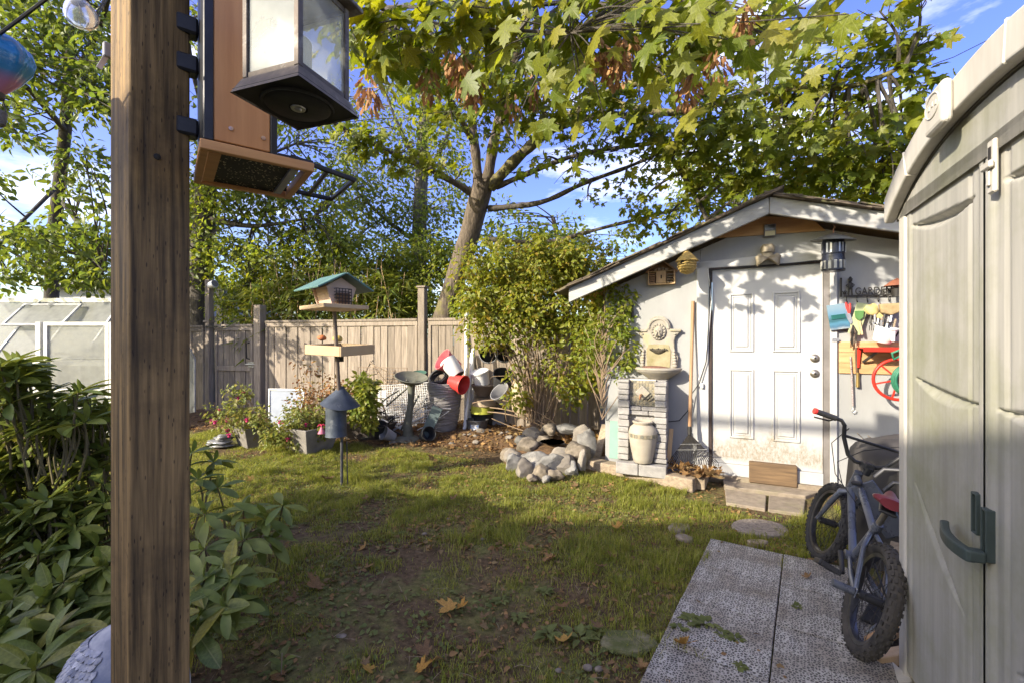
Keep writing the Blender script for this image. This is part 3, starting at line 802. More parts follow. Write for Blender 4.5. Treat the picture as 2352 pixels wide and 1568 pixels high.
# dark green-grey handle
M_hand = mat('dark green handle plastic', (.055, .075, .072), (.04, .055, .053), 12, rough=.5, bump=.05)
hb = MB().frame(.722, .755, .79, .935, .007, -.010, .012).build('handle_recess', M_hand, RS, bev=.002)
MB().b2(.729, .748, .004, .012, .798, .927).build('recess_back', M_iron, hb)
hb2 = MB().frame(.655, .688, .84, .96, .006, -.006, .010).build('handle_recess', M_hand, RS, bev=.002)
MB().b2(.661, .682, .003, .01, .847, .953).build('recess_back', M_hand, hb2)
arc = []
for k in range(15):
    t = k / 14; arc.append((.762 - .255 * t, -.012 - .036 * math.sin(math.pi * min(1, .25 + t * .75)) ))
outer = [(x, y - .006) for x, y in arc]; inner = [(x, y + .018) for x, y in reversed(arc)]
MB().prism(outer + inner, .036, Matrix.Translation((0, -.010, .785))).build('handle_lever', M_hand, RS, bev=.006, seg=2)
MB().b2(.725, .764, -.050, -.0105, .787, .819).build('handle_mount', M_hand, RS, bev=.006, seg=2)
# ============================================================ plastic deck tiles
def tile_mat():
    m = bpy.data.materials.new('open grid deck tile'); m.use_nodes = True
    nd, lk = m.node_tree.nodes, m.node_tree.links
    b = nd['Principled BSDF']; b.inputs['Roughness'].default_value = .6
    tc = nd.new('ShaderNodeTexCoord')
    v = nd.new('ShaderNodeTexVoronoi'); v.feature = 'DISTANCE_TO_EDGE'; v.inputs['Scale'].default_value = 76; v.inputs['Randomness'].default_value = .8
    lk.new(tc.outputs['Object'], v.inputs['Vector'])
    # eight-armed star rosettes repeating every 11 cm
    sx = nd.new('ShaderNodeSeparateXYZ'); lk.new(tc.outputs['Object'], sx.inputs[0])
    rp = nd.new('ShaderNodeValToRGB'); e = rp.color_ramp.elements; e[0].position = .12; e[0].color = (1, 1, 1, 1); e[1].position = .2; e[1].color = (0, 0, 0, 1)
    v2 = nd.new('ShaderNodeTexVoronoi'); v2.inputs['Scale'].default_value = 15; v2.inputs['Randomness'].default_value = .0; lk.new(tc.outputs['Object'], v2.inputs['Vector'])
    ms = nd.new('ShaderNodeMath'); ms.operation = 'MULTIPLY_ADD'; ms.inputs[1].default_value = -.13; ms.inputs[2].default_value = .04; lk.new(v2.outputs['Distance'], ms.inputs[0])
    ad2 = nd.new('ShaderNodeMath'); ad2.operation = 'ADD'; lk.new(v.outputs['Distance'], ad2.inputs[0]); lk.new(ms.outputs[0], ad2.inputs[1])
    ad3 = nd.new('ShaderNodeMath'); ad3.operation = 'ADD'; ad3.inputs[1].default_value = .03; lk.new(ad2.outputs[0], ad3.inputs[0])
    lk.new(ad3.outputs[0], rp.inputs['Fac'])
    n = nd.new('ShaderNodeTexNoise'); n.inputs['Scale'].default_value = 3.5; n.inputs['Detail'].default_value = 8; lk.new(tc.outputs['Object'], n.inputs['Vector'])
    r2 = nd.new('ShaderNodeValToRGB'); e = r2.color_ramp.elements; e[0].position = .3; e[0].color = (.22, .175, .12, 1); e[1].position = .58; e[1].color = (.50, .475, .42, 1)
    lk.new(n.outputs['Fac'], r2.inputs['Fac'])
    mx = nd.new('ShaderNodeMix'); mx.data_type = 'RGBA'; mx.inputs[6].default_value = (.085, .078, .068, 1)
    lk.new(rp.outputs['Color'], mx.inputs[0]); lk.new(r2.outputs['Color'], mx.inputs[7]); lk.new(mx.outputs[2], b.inputs['Base Color'])
    bp = nd.new('ShaderNodeBump'); bp.inputs['Strength'].default_value = 1; bp.inputs['Distance'].default_value = .006
    lk.new(rp.outputs['Color'], bp.inputs['Height']); lk.new(bp.outputs[0], b.inputs['Normal'])
    return m
M_tile = tile_mat()
TA = R(-33)
UT = Vector((math.cos(TA), math.sin(TA), 0)); VT = Vector((-math.sin(TA), math.cos(TA), 0))
PATH = thing('deck_path', None, None, gp(1632, 1243), TA, kind='structure')
TS = .44
for i in range(2):
    for j in range(5):
        MB().b2(-TS / 2 + .003, TS / 2 - .003, -TS / 2 + .006, TS / 2 - .006, 0, .016).build('tile', M_tile, PATH, bev=.003, loc=(TS * (i + .5), -TS * (j + .5), .014 + random.uniform(-.003, .003)), rot=(random.uniform(-.008, .008), random.uniform(-.008, .008), random.uniform(-.004, .004)))

# concrete pavers before the door
def paver(label, pts, z=.02, h=.05):
    o = MB().prism([(p.x, p.y) for p in pts], h, Matrix.Translation((0, 0, z - h))).build('concrete_paver', M_concrete, bev=.008, seg=2)
    return tag(o, label, 'paver', 'concrete pavers before the shed door')
paver('long concrete paver directly under the wooden block at the shed door', [gp(1664, 1122), gp(1655, 1090), gp(1905, 1128), gp(1850, 1146)], .032)
paver('concrete paver in the row nearer the lawn before the door', [gp(1668, 1158), gp(1665, 1126), gp(1760, 1140), gp(1758, 1172)])
paver('concrete paver half hidden by the front bicycle wheel', [gp(1764, 1173), gp(1766, 1141), gp(1850, 1150), gp(1846, 1184)])
def flatstone(name, label, px, py, r, h=.03, m=None, cat='stone', n=18, amp=.15):
    c = gp(px, py); q = random.Random(px)
    ph = q.uniform(0, 6)
    poly = []
    for k in range(n):
        a = 2 * math.pi * k / n; rr = 1 + amp * math.sin(2 * a + ph) + amp * .5 * math.sin(5 * a + 2 * ph)
        poly.append((r[0] * rr * math.cos(a), r[1] * rr * math.sin(a)))
    o = MB().prism(poly, h + .02, Matrix.Translation((0, 0, -.02))).build(name, m or M_concrete, bev=.012, seg=2, loc=(c.x, c.y, .012))
    return tag(o, label, cat)
M_pebble = mat('exposed pebble concrete', (.40, .34, .27), (.17, .14, .11), 60, rough=.9, bump=.9)
flatstone('stepping_stone', 'round pebbled stepping stone beyond the deck tiles', 1745, 1218, (.20, .16), .02, M_pebble, 'stepping stone', amp=.03)
flatstone('flat_stone', 'pale flat stone sunk in the lawn left of the stepping stone', 1560, 1215, (.09, .07), .015)
flatstone('flat_stone', 'smaller pale flat stone touching the sunken one', 1572, 1238, (.06, .05), .012)
M_moss = mat('mossy stone', (.25, .215, .13), (.10, .10, .04), 22, rough=.95, bump=.9, stain=(.09, .10, .03), stain_scale=9, stain_pos=(.45, .6))
flatstone('mossy_stone', 'mossy round stone beside the left edge of the deck tiles', 1443, 1478, (.115, .095), .010, M_moss)
flatstone('wood_offcut', 'flat wooden offcut lying on the back edge of the deck tiles', 1740, 1254, (.075, .03), .03, M_timber, 'wood', amp=.05)
wb = MB().b2(-.2, .2, -.065, .065, 0, .20).build('wood_block', mat('sawn wood block', (.20, .13, .07), (.10, .065, .038), 5, (.6, 9, 9), .8, .25), bev=.008, loc=gp(1765, 1122) + Vector((.06, .04, .04)), rot=(0, 0, -TH))
tag(wb, 'brown sawn wooden block standing against the shed door', 'wood block')

# ============================================================ porch post
def post_mat():
    m = mat('incised porch timber', (.34, .215, .085), (.062, .040, .018), 5.5, (9, 9, .35), .75, .5, lo=.36, hi=.66, stain=(.042, .029, .015), stain_scale=2.2, stain_pos=(.46, .76), detail=12)
    nd, lk = m.node_tree.nodes, m.node_tree.links
    b = nd['Principled BSDF']; src = b.inputs['Base Color'].links[0].from_socket
    tc = nd.new('ShaderNodeTexCoord'); mp = nd.new('ShaderNodeMapping'); mp.inputs['Scale'].default_value = (95, 95, 22); lk.new(tc.outputs['Object'], mp.inputs[0])
    v = nd.new('ShaderNodeTexVoronoi'); v.inputs['Scale'].default_value = 1; v.inputs['Randomness'].default_value = 1; lk.new(mp.outputs[0], v.inputs['Vector'])
    rp = nd.new('ShaderNodeValToRGB'); e = rp.color_ramp.elements; e[0].position = .10; e[0].color = (1, 1, 1, 1); e[1].position = .18; e[1].color = (0, 0, 0, 1)
    lk.new(v.outputs['Distance'], rp.inputs[0])
    mx = nd.new('ShaderNodeMix'); mx.data_type = 'RGBA'; mx.inputs[7].default_value = (.02, .012, .008, 1)
    ml = nd.new('ShaderNodeMath'); ml.operation = 'MULTIPLY'; ml.inputs[1].default_value = .75; lk.new(rp.outputs[0], ml.inputs[0])
    lk.new(ml.outputs[0], mx.inputs[0]); lk.new(src, mx.inputs[6]); lk.new(mx.outputs[2], b.inputs['Base Color'])
    return m
M_post = post_mat()
PC = Vector((-.995, 1.184, 0)); PE = Vector((.54, .842, 0)); PL = Vector((-.842, .54, 0))
pa = math.atan2(PE.y, PE.x)
PP = thing('porch_post', 'thick brown incised timber post of the porch', 'post', PC + PE * .07 + PL * .07, pa)
MB().b2(-.07, .07, -.07, .07, 0, 3.1).build('post_shaft', M_post, PP, bev=.007, seg=3)
MB().lathe([(.009, 0), (.008, .003), (0, .004)], 10, Matrix.Translation((-.01, -.0702, 1.90)) @ rx90).build('nail_head', M_iron, PP)
# a small clip with tags on the post's far left side
c = at(243, 115, 1.28)
ct = thing('cable_clip', 'small grey clip on the left edge of the porch post', 'clip', c, pa)
MB().b2(-.006, .02, -.008, .008, -.02, .02).build('clip_body', M_greypl, ct, bev=.002)
MB().bar((0, 0, -.02), (-.015, 0, -.06), .004, .012).build('clip_tail', M_steel, ct)

# ============================================================ hanging lantern
M_lmetal = mat('weathered bronze metal', (.16, .13, .105), (.07, .058, .048), 22, rough=.6, metal=.35, bump=.25, stain=(.42, .40, .36), stain_scale=9, stain_pos=(.55, .8))
M_lblack = mat('black lantern underside', (.018, .018, .017), (.028, .027, .026), 16, rough=.65)
M_lglass = glassmat('dusty lantern glass', (.90, .93, .92), .50, .25, (.43, .46, .45))
M_lglass2 = glassmat('clearer lantern glass', (.95, .96, .93), .26, .12, (.75, .75, .68))
LN = thing('hanging_lantern', 'square weathered metal lantern with frosted glass hanging by the post', 'lantern', (-.505, 1.075, 1.955), R(-19.5))
b = MB(); hb_, ht_ = .098, .074
V8 = [(-hb_, -hb_, .0), (hb_, -hb_, 0), (hb_, hb_, 0), (-hb_, hb_, 0), (-hb_ + .006, -hb_ + .006, .013), (hb_ - .006, -hb_ + .006, .013), (hb_ - .006, hb_ - .006, .013), (-hb_ + .006, hb_ - .006, .013),
      (-ht_ - .008, -ht_ - .008, .036), (ht_ + .008, -ht_ - .008, .036), (ht_ + .008, ht_ + .008, .036), (-ht_ - .008, ht_ + .008, .036)]
b.add(V8, [(0, 1, 5, 4), (1, 2, 6, 5), (2, 3, 7, 6), (3, 0, 4, 7), (4, 5, 9, 8), (5, 6, 10, 9), (6, 7, 11, 10), (7, 4, 8, 11), (8, 9, 10, 11)])
b.build('base_flare', M_lmetal, LN, bev=.0015)
MB().b2(-hb_ + .004, hb_ - .004, -hb_ + .004, hb_ - .004, .003, .010).build('underside', M_lblack, LN)
MB().lathe([(.0, -.001), (.02, -.001), (.022, -.006), (.066, -.006), (.072, -.002), (.078, -.004), (.080, .002)], 40).build('disc', M_lblack, LN, smooth=40)
MB().lathe([(0, -.013), (.006, -.012), (.009, -.008), (.016, -.008), (.017, -.005)], 16).build('screw', M_steel, LN, smooth=40)
for sx_, sy_ in ((-1, -1), (1, -1), (1, 1), (-1, 1)):
    MB().b2(sx_ * ht_ - .007, sx_ * ht_ + .007, sy_ * ht_ - .007, sy_ * ht_ + .007, .037, .26).build('corner_bar', M_lmetal, LN, bev=.0015)
for k in range(4):
    for za_, zb_ in ((.037, .049), (.248, .26)): MB().b2(-ht_ + .008, ht_ - .008, -ht_ - .004, -ht_ + .004, za_, zb_).build('rail', M_lmetal, LN, rot=(0, 0, R(90 * k)))
    MB().b2(-ht_ + .0075, ht_ - .0075, -ht_ - .0012, -ht_ + .0012, .05, .247).build('pane', M_lglass if k == 0 else M_lglass2, LN, rot=(0, 0, R(90 * k)))
b = MB(); rr = .105
b.add([(-rr, -rr, .262), (rr, -rr, .262), (rr, rr, .262), (-rr, rr, .262), (-rr, -rr, .272), (rr, -rr, .272), (rr, rr, .272), (-rr, rr, .272), (-.03, -.03, .34), (.03, -.03, .34), (.03, .03, .34), (-.03, .03, .34)],
      [(3, 2, 1, 0), (0, 1, 5, 4), (1, 2, 6, 5), (2, 3, 7, 6), (3, 0, 4, 7), (4, 5, 9, 8), (5, 6, 10, 9), (6, 7, 11, 10), (7, 4, 8, 11), (8, 9, 10, 11)])
b.build('roof', M_lmetal, LN, bev=.002)
MB().tube([(.02 * math.cos(a), 0, .36 + .02 * math.sin(a)) for a in np.linspace(0, 6.28, 16, endpoint=False)], .003, 6, closed=True).build('ring', M_lmetal, LN)
MB().tube([(0, 0, .375), (0, 0, .9)], .002, 6).build('hanging_wire', M_iron, LN)
MB().lathe([(.03, .037), (.03, .15), (.027, .155), (0, .152)], 20).build('candle', mat('wax', (.75, .70, .58), rough=.5), LN, smooth=40)

# ============================================================ cedar hopper feeder fixed to the post
HF = thing('hopper_feeder', 'cedar and black bird feeder with mesh tray fixed to the post', 'bird feeder', (-.78, 1.15, 1.905), math.atan2(.605, .797))
M_cedar = mat('new cedar', (.60, .30, .12), (.46, .205, .075), 3, (10, 10, .5), .6, .1, lo=.3, hi=.7)
M_cedarh = mat('new cedar lengthwise', (.60, .32, .13), (.46, .22, .085), 3, (.6, 10, 10), .6, .1, lo=.3, hi=.7)
M_trim = mat('black aluminium trim', (.028, .028, .03), (.04, .04, .042), 14, rough=.38, metal=.3, bump=.06)
w_, d_, bh = .165, .275, .62
MB().b2(.022, w_ - .013, .004, .018, .012, bh).build('front_board', M_cedar, HF, bev=.002)
MB().b2(.022, w_ - .013, d_ - .018, d_ - .004, .012, bh).build('back_board', M_cedar, HF, bev=.002)
MB().b2(.0, .0215, .0, .02, .008, bh).build('edge_trim', M_trim, HF, bev=.002)
MB().b2(w_ - .0125, w_ + .004, .0, .02, .002, bh).build('edge_trim', M_trim, HF, bev=.002)
MB().b2(.0, .006, .0205, d_, .008, bh).build('side_sheet', M_trim, HF, bev=.001)
MB().b2(w_ - .004, w_ + .002, .0205, d_, .008, bh).build('side_sheet', M_trim, HF, bev=.001)
MB().b2(.0065, w_ - .0045, .019, d_ - .019, .3, .31).build('seed_fill', M_timber, HF)
for x_, z_ in ((.06, .05), (.135, .045)):
    s_ = MB().lathe([(.006, 0), (.0055, .003), (0, .0035)], 14, Matrix.Translation((x_, .0038, z_)) @ rx90).build('screw_head', mat('copper screw', (.6, .42, .34), rough=.3, metal=.8, bump=0), HF)
tw, td = .262, .31
tr_ = MB(); tr_.b2(-.008, tw, -.012, .006, -.022, .003); tr_.b2(-.008, tw, td - .018, td, -.022, .003)
tr_.b2(-.008, .012, .0065, td - .0185, -.022, .003); tr_.b2(tw - .02, tw, .0065, td - .0185, -.022, .003)
TR = tr_.build('tray_frame', M_cedarh, HF, bev=.002)
MB().bar((.025, .02, -.012), (.025, td - .03, -.012), .03, .012).build('tray_slat', M_cedarh, HF)
MB().bar((tw - .045, .02, -.012), (tw - .045, td - .03, -.012), .02, .012).build('tray_bar', M_greypl, HF)
def meshmat():
    m = mat('black mesh with seed', (.012, .012, .012), rough=.7, bump=0)
    nd, lk = m.node_tree.nodes, m.node_tree.links; b = nd['Principled BSDF']
    tc = nd.new('ShaderNodeTexCoord'); v = nd.new('ShaderNodeTexVoronoi'); v.inputs['Scale'].default_value = 110; lk.new(tc.outputs['Object'], v.inputs[0])
    r_ = nd.new('ShaderNodeValToRGB'); e = r_.color_ramp.elements; e[0].position = .2; e[0].color = (.5, .43, .28, 1); e[1].position = .3; e[1].color = (.012, .012, .012, 1)
    n = nd.new('ShaderNodeTexNoise'); n.inputs['Scale'].default_value = 30; lk.new(tc.outputs['Object'], n.inputs[0])
    mr = nd.new('ShaderNodeMath'); mr.operation = 'GREATER_THAN'; mr.inputs[1].default_value = .47; lk.new(n.outputs['Fac'], mr.inputs[0])
    mx = nd.new('ShaderNodeMix'); mx.data_type = 'RGBA'; mx.inputs[6].default_value = (.012, .012, .012, 1)
    lk.new(v.outputs['Distance'], r_.inputs[0]); lk.new(mr.outputs[0], mx.inputs[0]); lk.new(r_.outputs[0], mx.inputs[7]); lk.new(mx.outputs[2], b.inputs['Base Color'])
    return m
MB().b2(.041, tw - .056, .007, td - .019, -.012, -.008).build('mesh_floor', meshmat(), HF)
MB().b2(w_ + .005, tw, .0, .03, .0035, .014).build('tray_lip', M_trim, HF, bev=.001)
MB().tube([(tw - .06, -.004, .009), (tw + .12, .012, -.012), (tw + .12, .25, -.012), (tw - .04, .27, .0)], .008, 8).build('perch_rail', M_iron, HF, smooth=40)
MB().tube([(tw + .04, .008, -.006), (tw + .05, .26, -.006)], .007, 8).build('perch_rail', M_iron, HF, smooth=40)
for z_ in (.08, .26, .37):
    MB().b2(-.055, -.001, .19, .24, z_, z_ + .05).build('bracket', M_black, HF, bev=.006)
MB().b2(-.03, w_ + .03, -.03, d_ + .03, bh + .001, bh + .02).build('lid', M_trim, HF, bev=.003)

# ============================================================ bulb and glass balloon
BL = thing('string_bulb', 'clear pear-shaped string light bulb with dark socket', 'light bulb', at(176, -6, 1.0), rot=(0, R(-14), 0))
mg = bpy.data.materials.new('bulb glass'); mg.use_nodes = True
bb = mg.node_tree.nodes['Principled BSDF']; bb.inputs['Base Color'].default_value = (.95, .93, .86, 1); bb.inputs['Roughness'].default_value = .12; bb.inputs['Transmission Weight'].default_value = .75; bb.inputs['IOR'].default_value = 1.12
MB().lathe([(.013, .0), (.016, -.008), (.026, -.026), (.030, -.042), (.026, -.056), (.015, -.066), (0, -.070)], 28).build('bulb_glass', mg, BL, smooth=60)
MB().lathe([(.018, -.004), (.021, .0), (.021, .035), (.012, .042), (0, .043)], 20).build('socket', M_black, BL, smooth=40)
MB().tube([(0, 0, -.01), (.004, 0, -.025), (-.004, 0, -.035), (.004, 0, -.042), (0, 0, -.015)], .0008, 5).build('filament', mat('brass filament', (.6, .45, .2), rough=.4), BL)
MB().tube([(-.9, .25, .16), (-.3, .1, .045), (0, 0, .04), (.3, -.02, .07), (.5, -.02, .16)], .004, 6).build('wire', M_black, BL, smooth=40)
BA = thing('glass_balloon', 'blue and pink glass hot-air balloon ornament hanging at the left', 'ornament', at(-16, 215, 1.12))
M_ball = ramp_z('blue to pink glass', [(0, (.60, .22, .26)), (.3, (.45, .19, .30)), (.48, (.04, .22, .42)), (.75, (.01, .20, .45)), (1.0, (.01, .12, .26))], .12, .7)
n_ = 48; prof = [(.018, .0), (.03, .012), (.055, .045), (.078, .085), (.085, .115), (.078, .145), (.055, .168), (.02, .18), (0, .181)]
bm_ = MB(); base = 0
for r_, z_ in prof:
    for k in range(n_):
        a = 2 * math.pi * k / n_; q = r_ * (1 + .07 * abs(math.cos(4 * a)))
        bm_.v.append((q * math.cos(a), q * math.sin(a), z_))
for i in range(len(prof) - 1):
    for k in range(n_): bm_.f.append((i * n_ + k, i * n_ + (k + 1) % n_, (i + 1) * n_ + (k + 1) % n_, (i + 1) * n_ + k))
bm_.build('balloon', M_ball, BA, smooth=60)
BA.scale = (.82, .82, .82)
MB().lathe([(.024, -.012), (.026, .002), (.02, .008)], 20).build('collar', M_lmetal, BA, smooth=40)
for k in range(4):
    a = R(45 + 90 * k); MB().tube([(.02 * math.cos(a), .02 * math.sin(a), -.01), (.026 * math.cos(a), .026 * math.sin(a), -.05)], .0015, 5).build('rope', M_iron, BA)
MB().lathe([(.02, -.095), (.026, -.09), (.03, -.055), (.028, -.05), (.024, -.06)], 20).build('basket', mat('grey wicker', (.25, .24, .22), (.12, .11, .1), 60, rough=.8, bump=.6), BA, smooth=40)
MB().tube([(0, 0, .18), (0, 0, .6)], .002, 5).build('hanging_wire', M_iron, BA)

# ============================================================ pole feeding station
base_p = gp(785, 1112); FY = base_p.y
top_p = at(768, 716, FY)
M_pole = mat('grey steel pole', (.12, .12, .125), (.07, .07, .075), 10, rough=.5, metal=.5)
FP = thing('feeder_pole', 'thin grey steel pole planted in the lawn carrying feeders', 'pole', base_p)
MB().tube([(0, 0, -.1), (0, 0, .45)], .014, 10).build('lower_rod', M_pole, FP, smooth=40)
MB().tube([(0, 0, .45), tuple(top_p - base_p)], .019, 10).build('upper_tube', mat('bronze tube', (.17, .13, .1), (.11, .085, .065), 10, rough=.5, metal=.3), FP, smooth=40)
hk = MB().tube([(0.05, .02, -.1), (.045, .02, .25), (.042, .02, .42)], .006, 8).build('stake', M_pole, FP, smooth=40)
bc = at(772, 1000, FY)
BF = thing('squirrel_baffle', 'dark cone and cylinder squirrel baffle halfway up the pole', 'baffle', (bc.x, FY, bc.z))
M_baf = mat('blue-black painted tin', (.085, .10, .125), (.045, .055, .07), 9, rough=.5, metal=.3, bump=.1, stain=(.26, .27, .27), stain_scale=7, stain_pos=(.58, .78))
MB().lathe([(.100, 0.01), (.102, .0), (.098, .012), (.098, .30), (.03, .31)], 32).build('cylinder', M_baf, BF, smooth=35)
cone = MB(); nn = 40; pr = [(.185, .285), (.19, .288), (.155, .33), (.10, .39), (.055, .44), (.03, .47), (.02, .485)]
for i, (r_, z_) in enumerate(pr):
    for k in range(nn):
        a = 2 * math.pi * k / nn; wv = 1 + .05 * math.sin(3 * a + 1) * (r_ / .19) ** 2
        cone.v.append((r_ * wv * math.cos(a), r_ * wv * math.sin(a), z_ + .022 * math.sin(2 * a + .8) * (r_ / .19) ** 2))
for i in range(len(pr) - 1):
    for k in range(nn): cone.f.append((i * nn + k, i * nn + (k + 1) % nn, (i + 1) * nn + (k + 1) % nn, (i + 1) * nn + k))
cone.build('cone', M_baf, BF, smooth=60, rot=(R(-4), R(5), 0))
# platform tray, corner towards the viewer
M_tray = mat('pale recycled lumber', (.56, .41, .24), (.48, .34, .19), 4, (1, 1, 1), .6, .08)
tc_ = at(772, 803, FY)
PT = thing('platform_tray', 'square tan platform tray halfway up the feeder pole', 'bird feeder', (tc_.x, FY + .12, tc_.z), R(42), rot=(R(2), R(-2), R(66)))
hw = .235
for k in range(4): MB().b2(-hw, hw - .016, -hw, -hw + .015, -.045, .05).build('side_board', M_tray, PT, bev=.004, rot=(0, 0, R(90 * k)))
MB().b2(-hw + .016, hw - .016, -hw + .016, hw - .016, -.01, .0).build('floor', mat('tray mesh', (.10, .09, .08), rough=.8), PT)
MB().tube([(0, 0, -.05), (0, 0, -.12)], .03, 12).build('socket', M_iron, PT, smooth=40)
fr1 = MB().blob((0, 0, 0), (.045, .04, .03), 2, .12, 3).build('fruit', mat('orange peel', (.55, .20, .06), (.4, .12, .05), 20, rough=.6), None, smooth=60, loc=at(735, 783, FY) + Vector((0, .05, .03)))
tag(fr1, 'orange fruit piece on the platform tray', 'fruit')
fr2 = MB().blob((0, 0, 0), (.05, .045, .035), 2, .1, 4).build('fruit', mat('yellow peel', (.60, .46, .12), (.5, .36, .1), 20, rough=.6), None, smooth=60, loc=at(768, 785, FY) + Vector((0, .08, .03)))
tag(fr2, 'yellow fruit piece beside the pole on the tray', 'fruit')
# house feeder with suet cages
hc = at(768, 712, FY)
HS = thing('house_feeder', 'tan house-shaped bird feeder with green roof and suet cage', 'bird feeder', (hc.x - .005, FY, hc.z), R(48))
# ridge along local x; +x end faces right-front after rotation of -42 degrees
HS.rotation_euler = (0, 0, R(-44))
bw, bd = .22, .18
for sgn in (-1, 1): MB().b2(-.28, .28, sgn * .21 - .012, sgn * .21 + .012, .0, .038).build('tray_side', M_tray, HS, bev=.003)
for sgn in (-1, 1): MB().b2(sgn * .268 - .012, sgn * .268 + .012, -.197, .197, .0, .038).build('tray_side', M_tray, HS, bev=.003)
MB().b2(-.255, .255, -.197, .197, .002, .014).build('floor', M_tray, HS)
M_panel = mat('pinkish recycled panel', (.60, .46, .36), (.52, .38, .29), 4, rough=.6, bump=.05)
for sgn in (-1, 1):
    b = MB(); y0, y1 = sgn * .07, sgn * .125
    b.add([(-.15, y0, .03), (.15, y0, .03), (.15, y1, .21), (-.15, y1, .21), (-.15, y0 - sgn * .01, .03), (.15, y0 - sgn * .01, .03), (.15, y1 - sgn * .01, .21), (-.15, y1 - sgn * .01, .21)], [(0, 1, 2, 3), (4, 7, 6, 5), (0, 4, 5, 1), (3, 2, 6, 7), (0, 3, 7, 4), (1, 5, 6, 2)])
    b.build('seed_window', M_panel, HS)
for sgn in (-1, 1):
    poly = [(-.085, .015), (.085, .015), (.11, .09), (.15, .21), (0, .30), (-.15, .21), (-.11, .09)]
    MB().prism(poly, .014, Matrix(((0, 0, 1, sgn * .158 - .007), (1, 0, 0, 0), (0, 1, 0, 0), (0, 0, 0, 1)))).build('end_board', M_panel, HS, bev=.003)
    cg = MB(); X0 = sgn * .17; X1 = sgn * .215
    for k in range(6):
        y = -.075 + .03 * k; cg.tube([(X1, y, .04), (X1, y, .19)], .0035, 5)
    for k in range(6):
        z = .04 + .03 * k; cg.tube([(X0, -.075, z), (X1, -.075, z), (X1, .075, z), (X0, .075, z)], .0035, 5)
    cg.build('suet_cage', M_iron, HS)
    MB().b2(min(X0, X1) + .008, max(X0, X1) - .008, -.065, .065, .05, .15).build('suet_cake', mat('suet', (.22, .13, .07), (.14, .08, .05), 30, rough=.8, bump=.4), HS)
M_groof = mat('green recycled roof', (.11, .21, .19), (.09, .17, .155), 6, rough=.5, bump=.05)
for sgn in (-1, 1):
    a = Vector((0, sgn * .0, .325)); e_ = Vector((0, sgn * .27, .175))
    b = MB(); th = Vector((0, sgn * .008, .014))
    P = [(-.28, a), (.28, a), (.28, e_), (-.28, e_)]
    b.add([Vector((x, p.y, p.z)) for x, p in P] + [Vector((x, p.y, p.z)) + th for x, p in P], [(0, 1, 2, 3), (4, 7, 6, 5), (0, 4, 5, 1), (1, 5, 6, 2), (2, 6, 7, 3), (3, 7, 4, 0)])
    b.build('roof_board', M_groof, HS, bev=.003)

# ============================================================ wall fountain, pedestal and urn
def onshed(name, label, cat, p, group=None, rot=0.0):
    """a thing hung on or leaning at the shed front, given in the shed's frame"""
    w = SO + U * p.x - N * p.y + Vector((0, 0, p.z))
    return thing(name, label, cat, w, -TH + rot, group)
M_cast = mat('cast stone', (.38, .35, .30), (.27, .245, .205), 9, rough=.9, bump=.3, stain=(.36, .30, .14), stain_scale=4.5, stain_pos=(.52, .72))
M_castg = mat('algae stained stone', (.38, .33, .22), (.22, .19, .09), 7, rough=.9, bump=.3, stain=(.12, .11, .05), stain_scale=8, stain_pos=(.6, .75))
M_castd = mat('blackened carving', (.12, .10, .07), (.05, .045, .035), 20, rough=.95, bump=.4)
WF = onshed('wall_fountain', 'cast stone wall fountain with lion head and half-round basin', 'fountain', Vector((-.515, -.002, 1.10)))
half = [(.0, .0), (.15, .0), (.185, .05), (.195, .14), (.16, .22), (.155, .30), (.165, .345), (.215, .40), (.215, .43), (.12, .43), (.115, .48), (.085, .535), (.045, .56), (0, .568)]
full = half + [(-x, z) for x, z in reversed(half[1:-1])]
mY = lambda y0: Matrix(((1, 0, 0, 0), (0, 0, -1, y0), (0, 1, 0, 0), (0, 0, 0, 1)))
MB().prism(full, .045, mY(0)).build('backplate', M_cast, WF, bev=.008, seg=2)
inn = [(x * .72, .02 + z * .62) for x, z in half if z < .42]; inn = [(0, .02)] + inn[1:] + [(0, .30)]
MB().prism([(-.115, .03), (.115, .03), (.125, .2), (.10, .27), (-.10, .27), (-.125, .2)], .006, mY(-.0455)).build('stained_field', M_castg, WF, bev=.002)
MB().tube([(.1 * math.cos(a), -.045, .43 + .105 * math.sin(a)) for a in np.linspace(0, math.pi, 18)], .014, 8).build('arch_moulding', M_cast, WF, smooth=40)
MB().b2(-.225, -.115, -.06, -.0455, .40, .425).build('shoulder_moulding', M_cast, WF, bev=.006)
MB().b2(.115, .225, -.06, -.0455, .40, .425).build('shoulder_moulding', M_cast, WF, bev=.006)
hd_ = MB().blob((0, -.06, .395), (.05, .035, .06), 3, .06, 5).build('lion_head', M_cast, WF, smooth=60)
mane = MB()
for k in range(14):
    a = 2 * math.pi * k / 14; mane.tube([(.035 * math.cos(a), -.05, .40 + .045 * math.sin(a)), (.066 * math.cos(a), -.06, .40 + .075 * math.sin(a)), (.075 * math.cos(a + .3), -.05, .40 + .085 * math.sin(a + .3))], [.016, .014, .006], 6)
mane.build('mane', M_cast, hd_, smooth=40)
for sgn in (-1, 1):
    MB().blob((sgn * .02, -.092, .405), (.008, .006, .006), 1, 0).build('eye', M_castd, hd_, smooth=60)
    MB().tube([(sgn * .006, -.096, .40), (sgn * .016, -.097, .372), (sgn * .022, -.088, .355)], .007, 6).build('muzzle', M_cast, hd_, smooth=40)
MB().blob((0, -.09, .352), (.014, .01, .008), 1, 0).build('mouth', M_castd, hd_, smooth=60)
MB().lathe([(0, 0), (.03, .005), (.07, .03), (.085, .045), (.08, .05), (0, .048)], 20, Matrix.Translation((0, -.045, .165)) @ Matrix.Diagonal((1, .45, 1, 1))).build('carved_bowl', M_castd, WF, smooth=40)
g_ = MB()
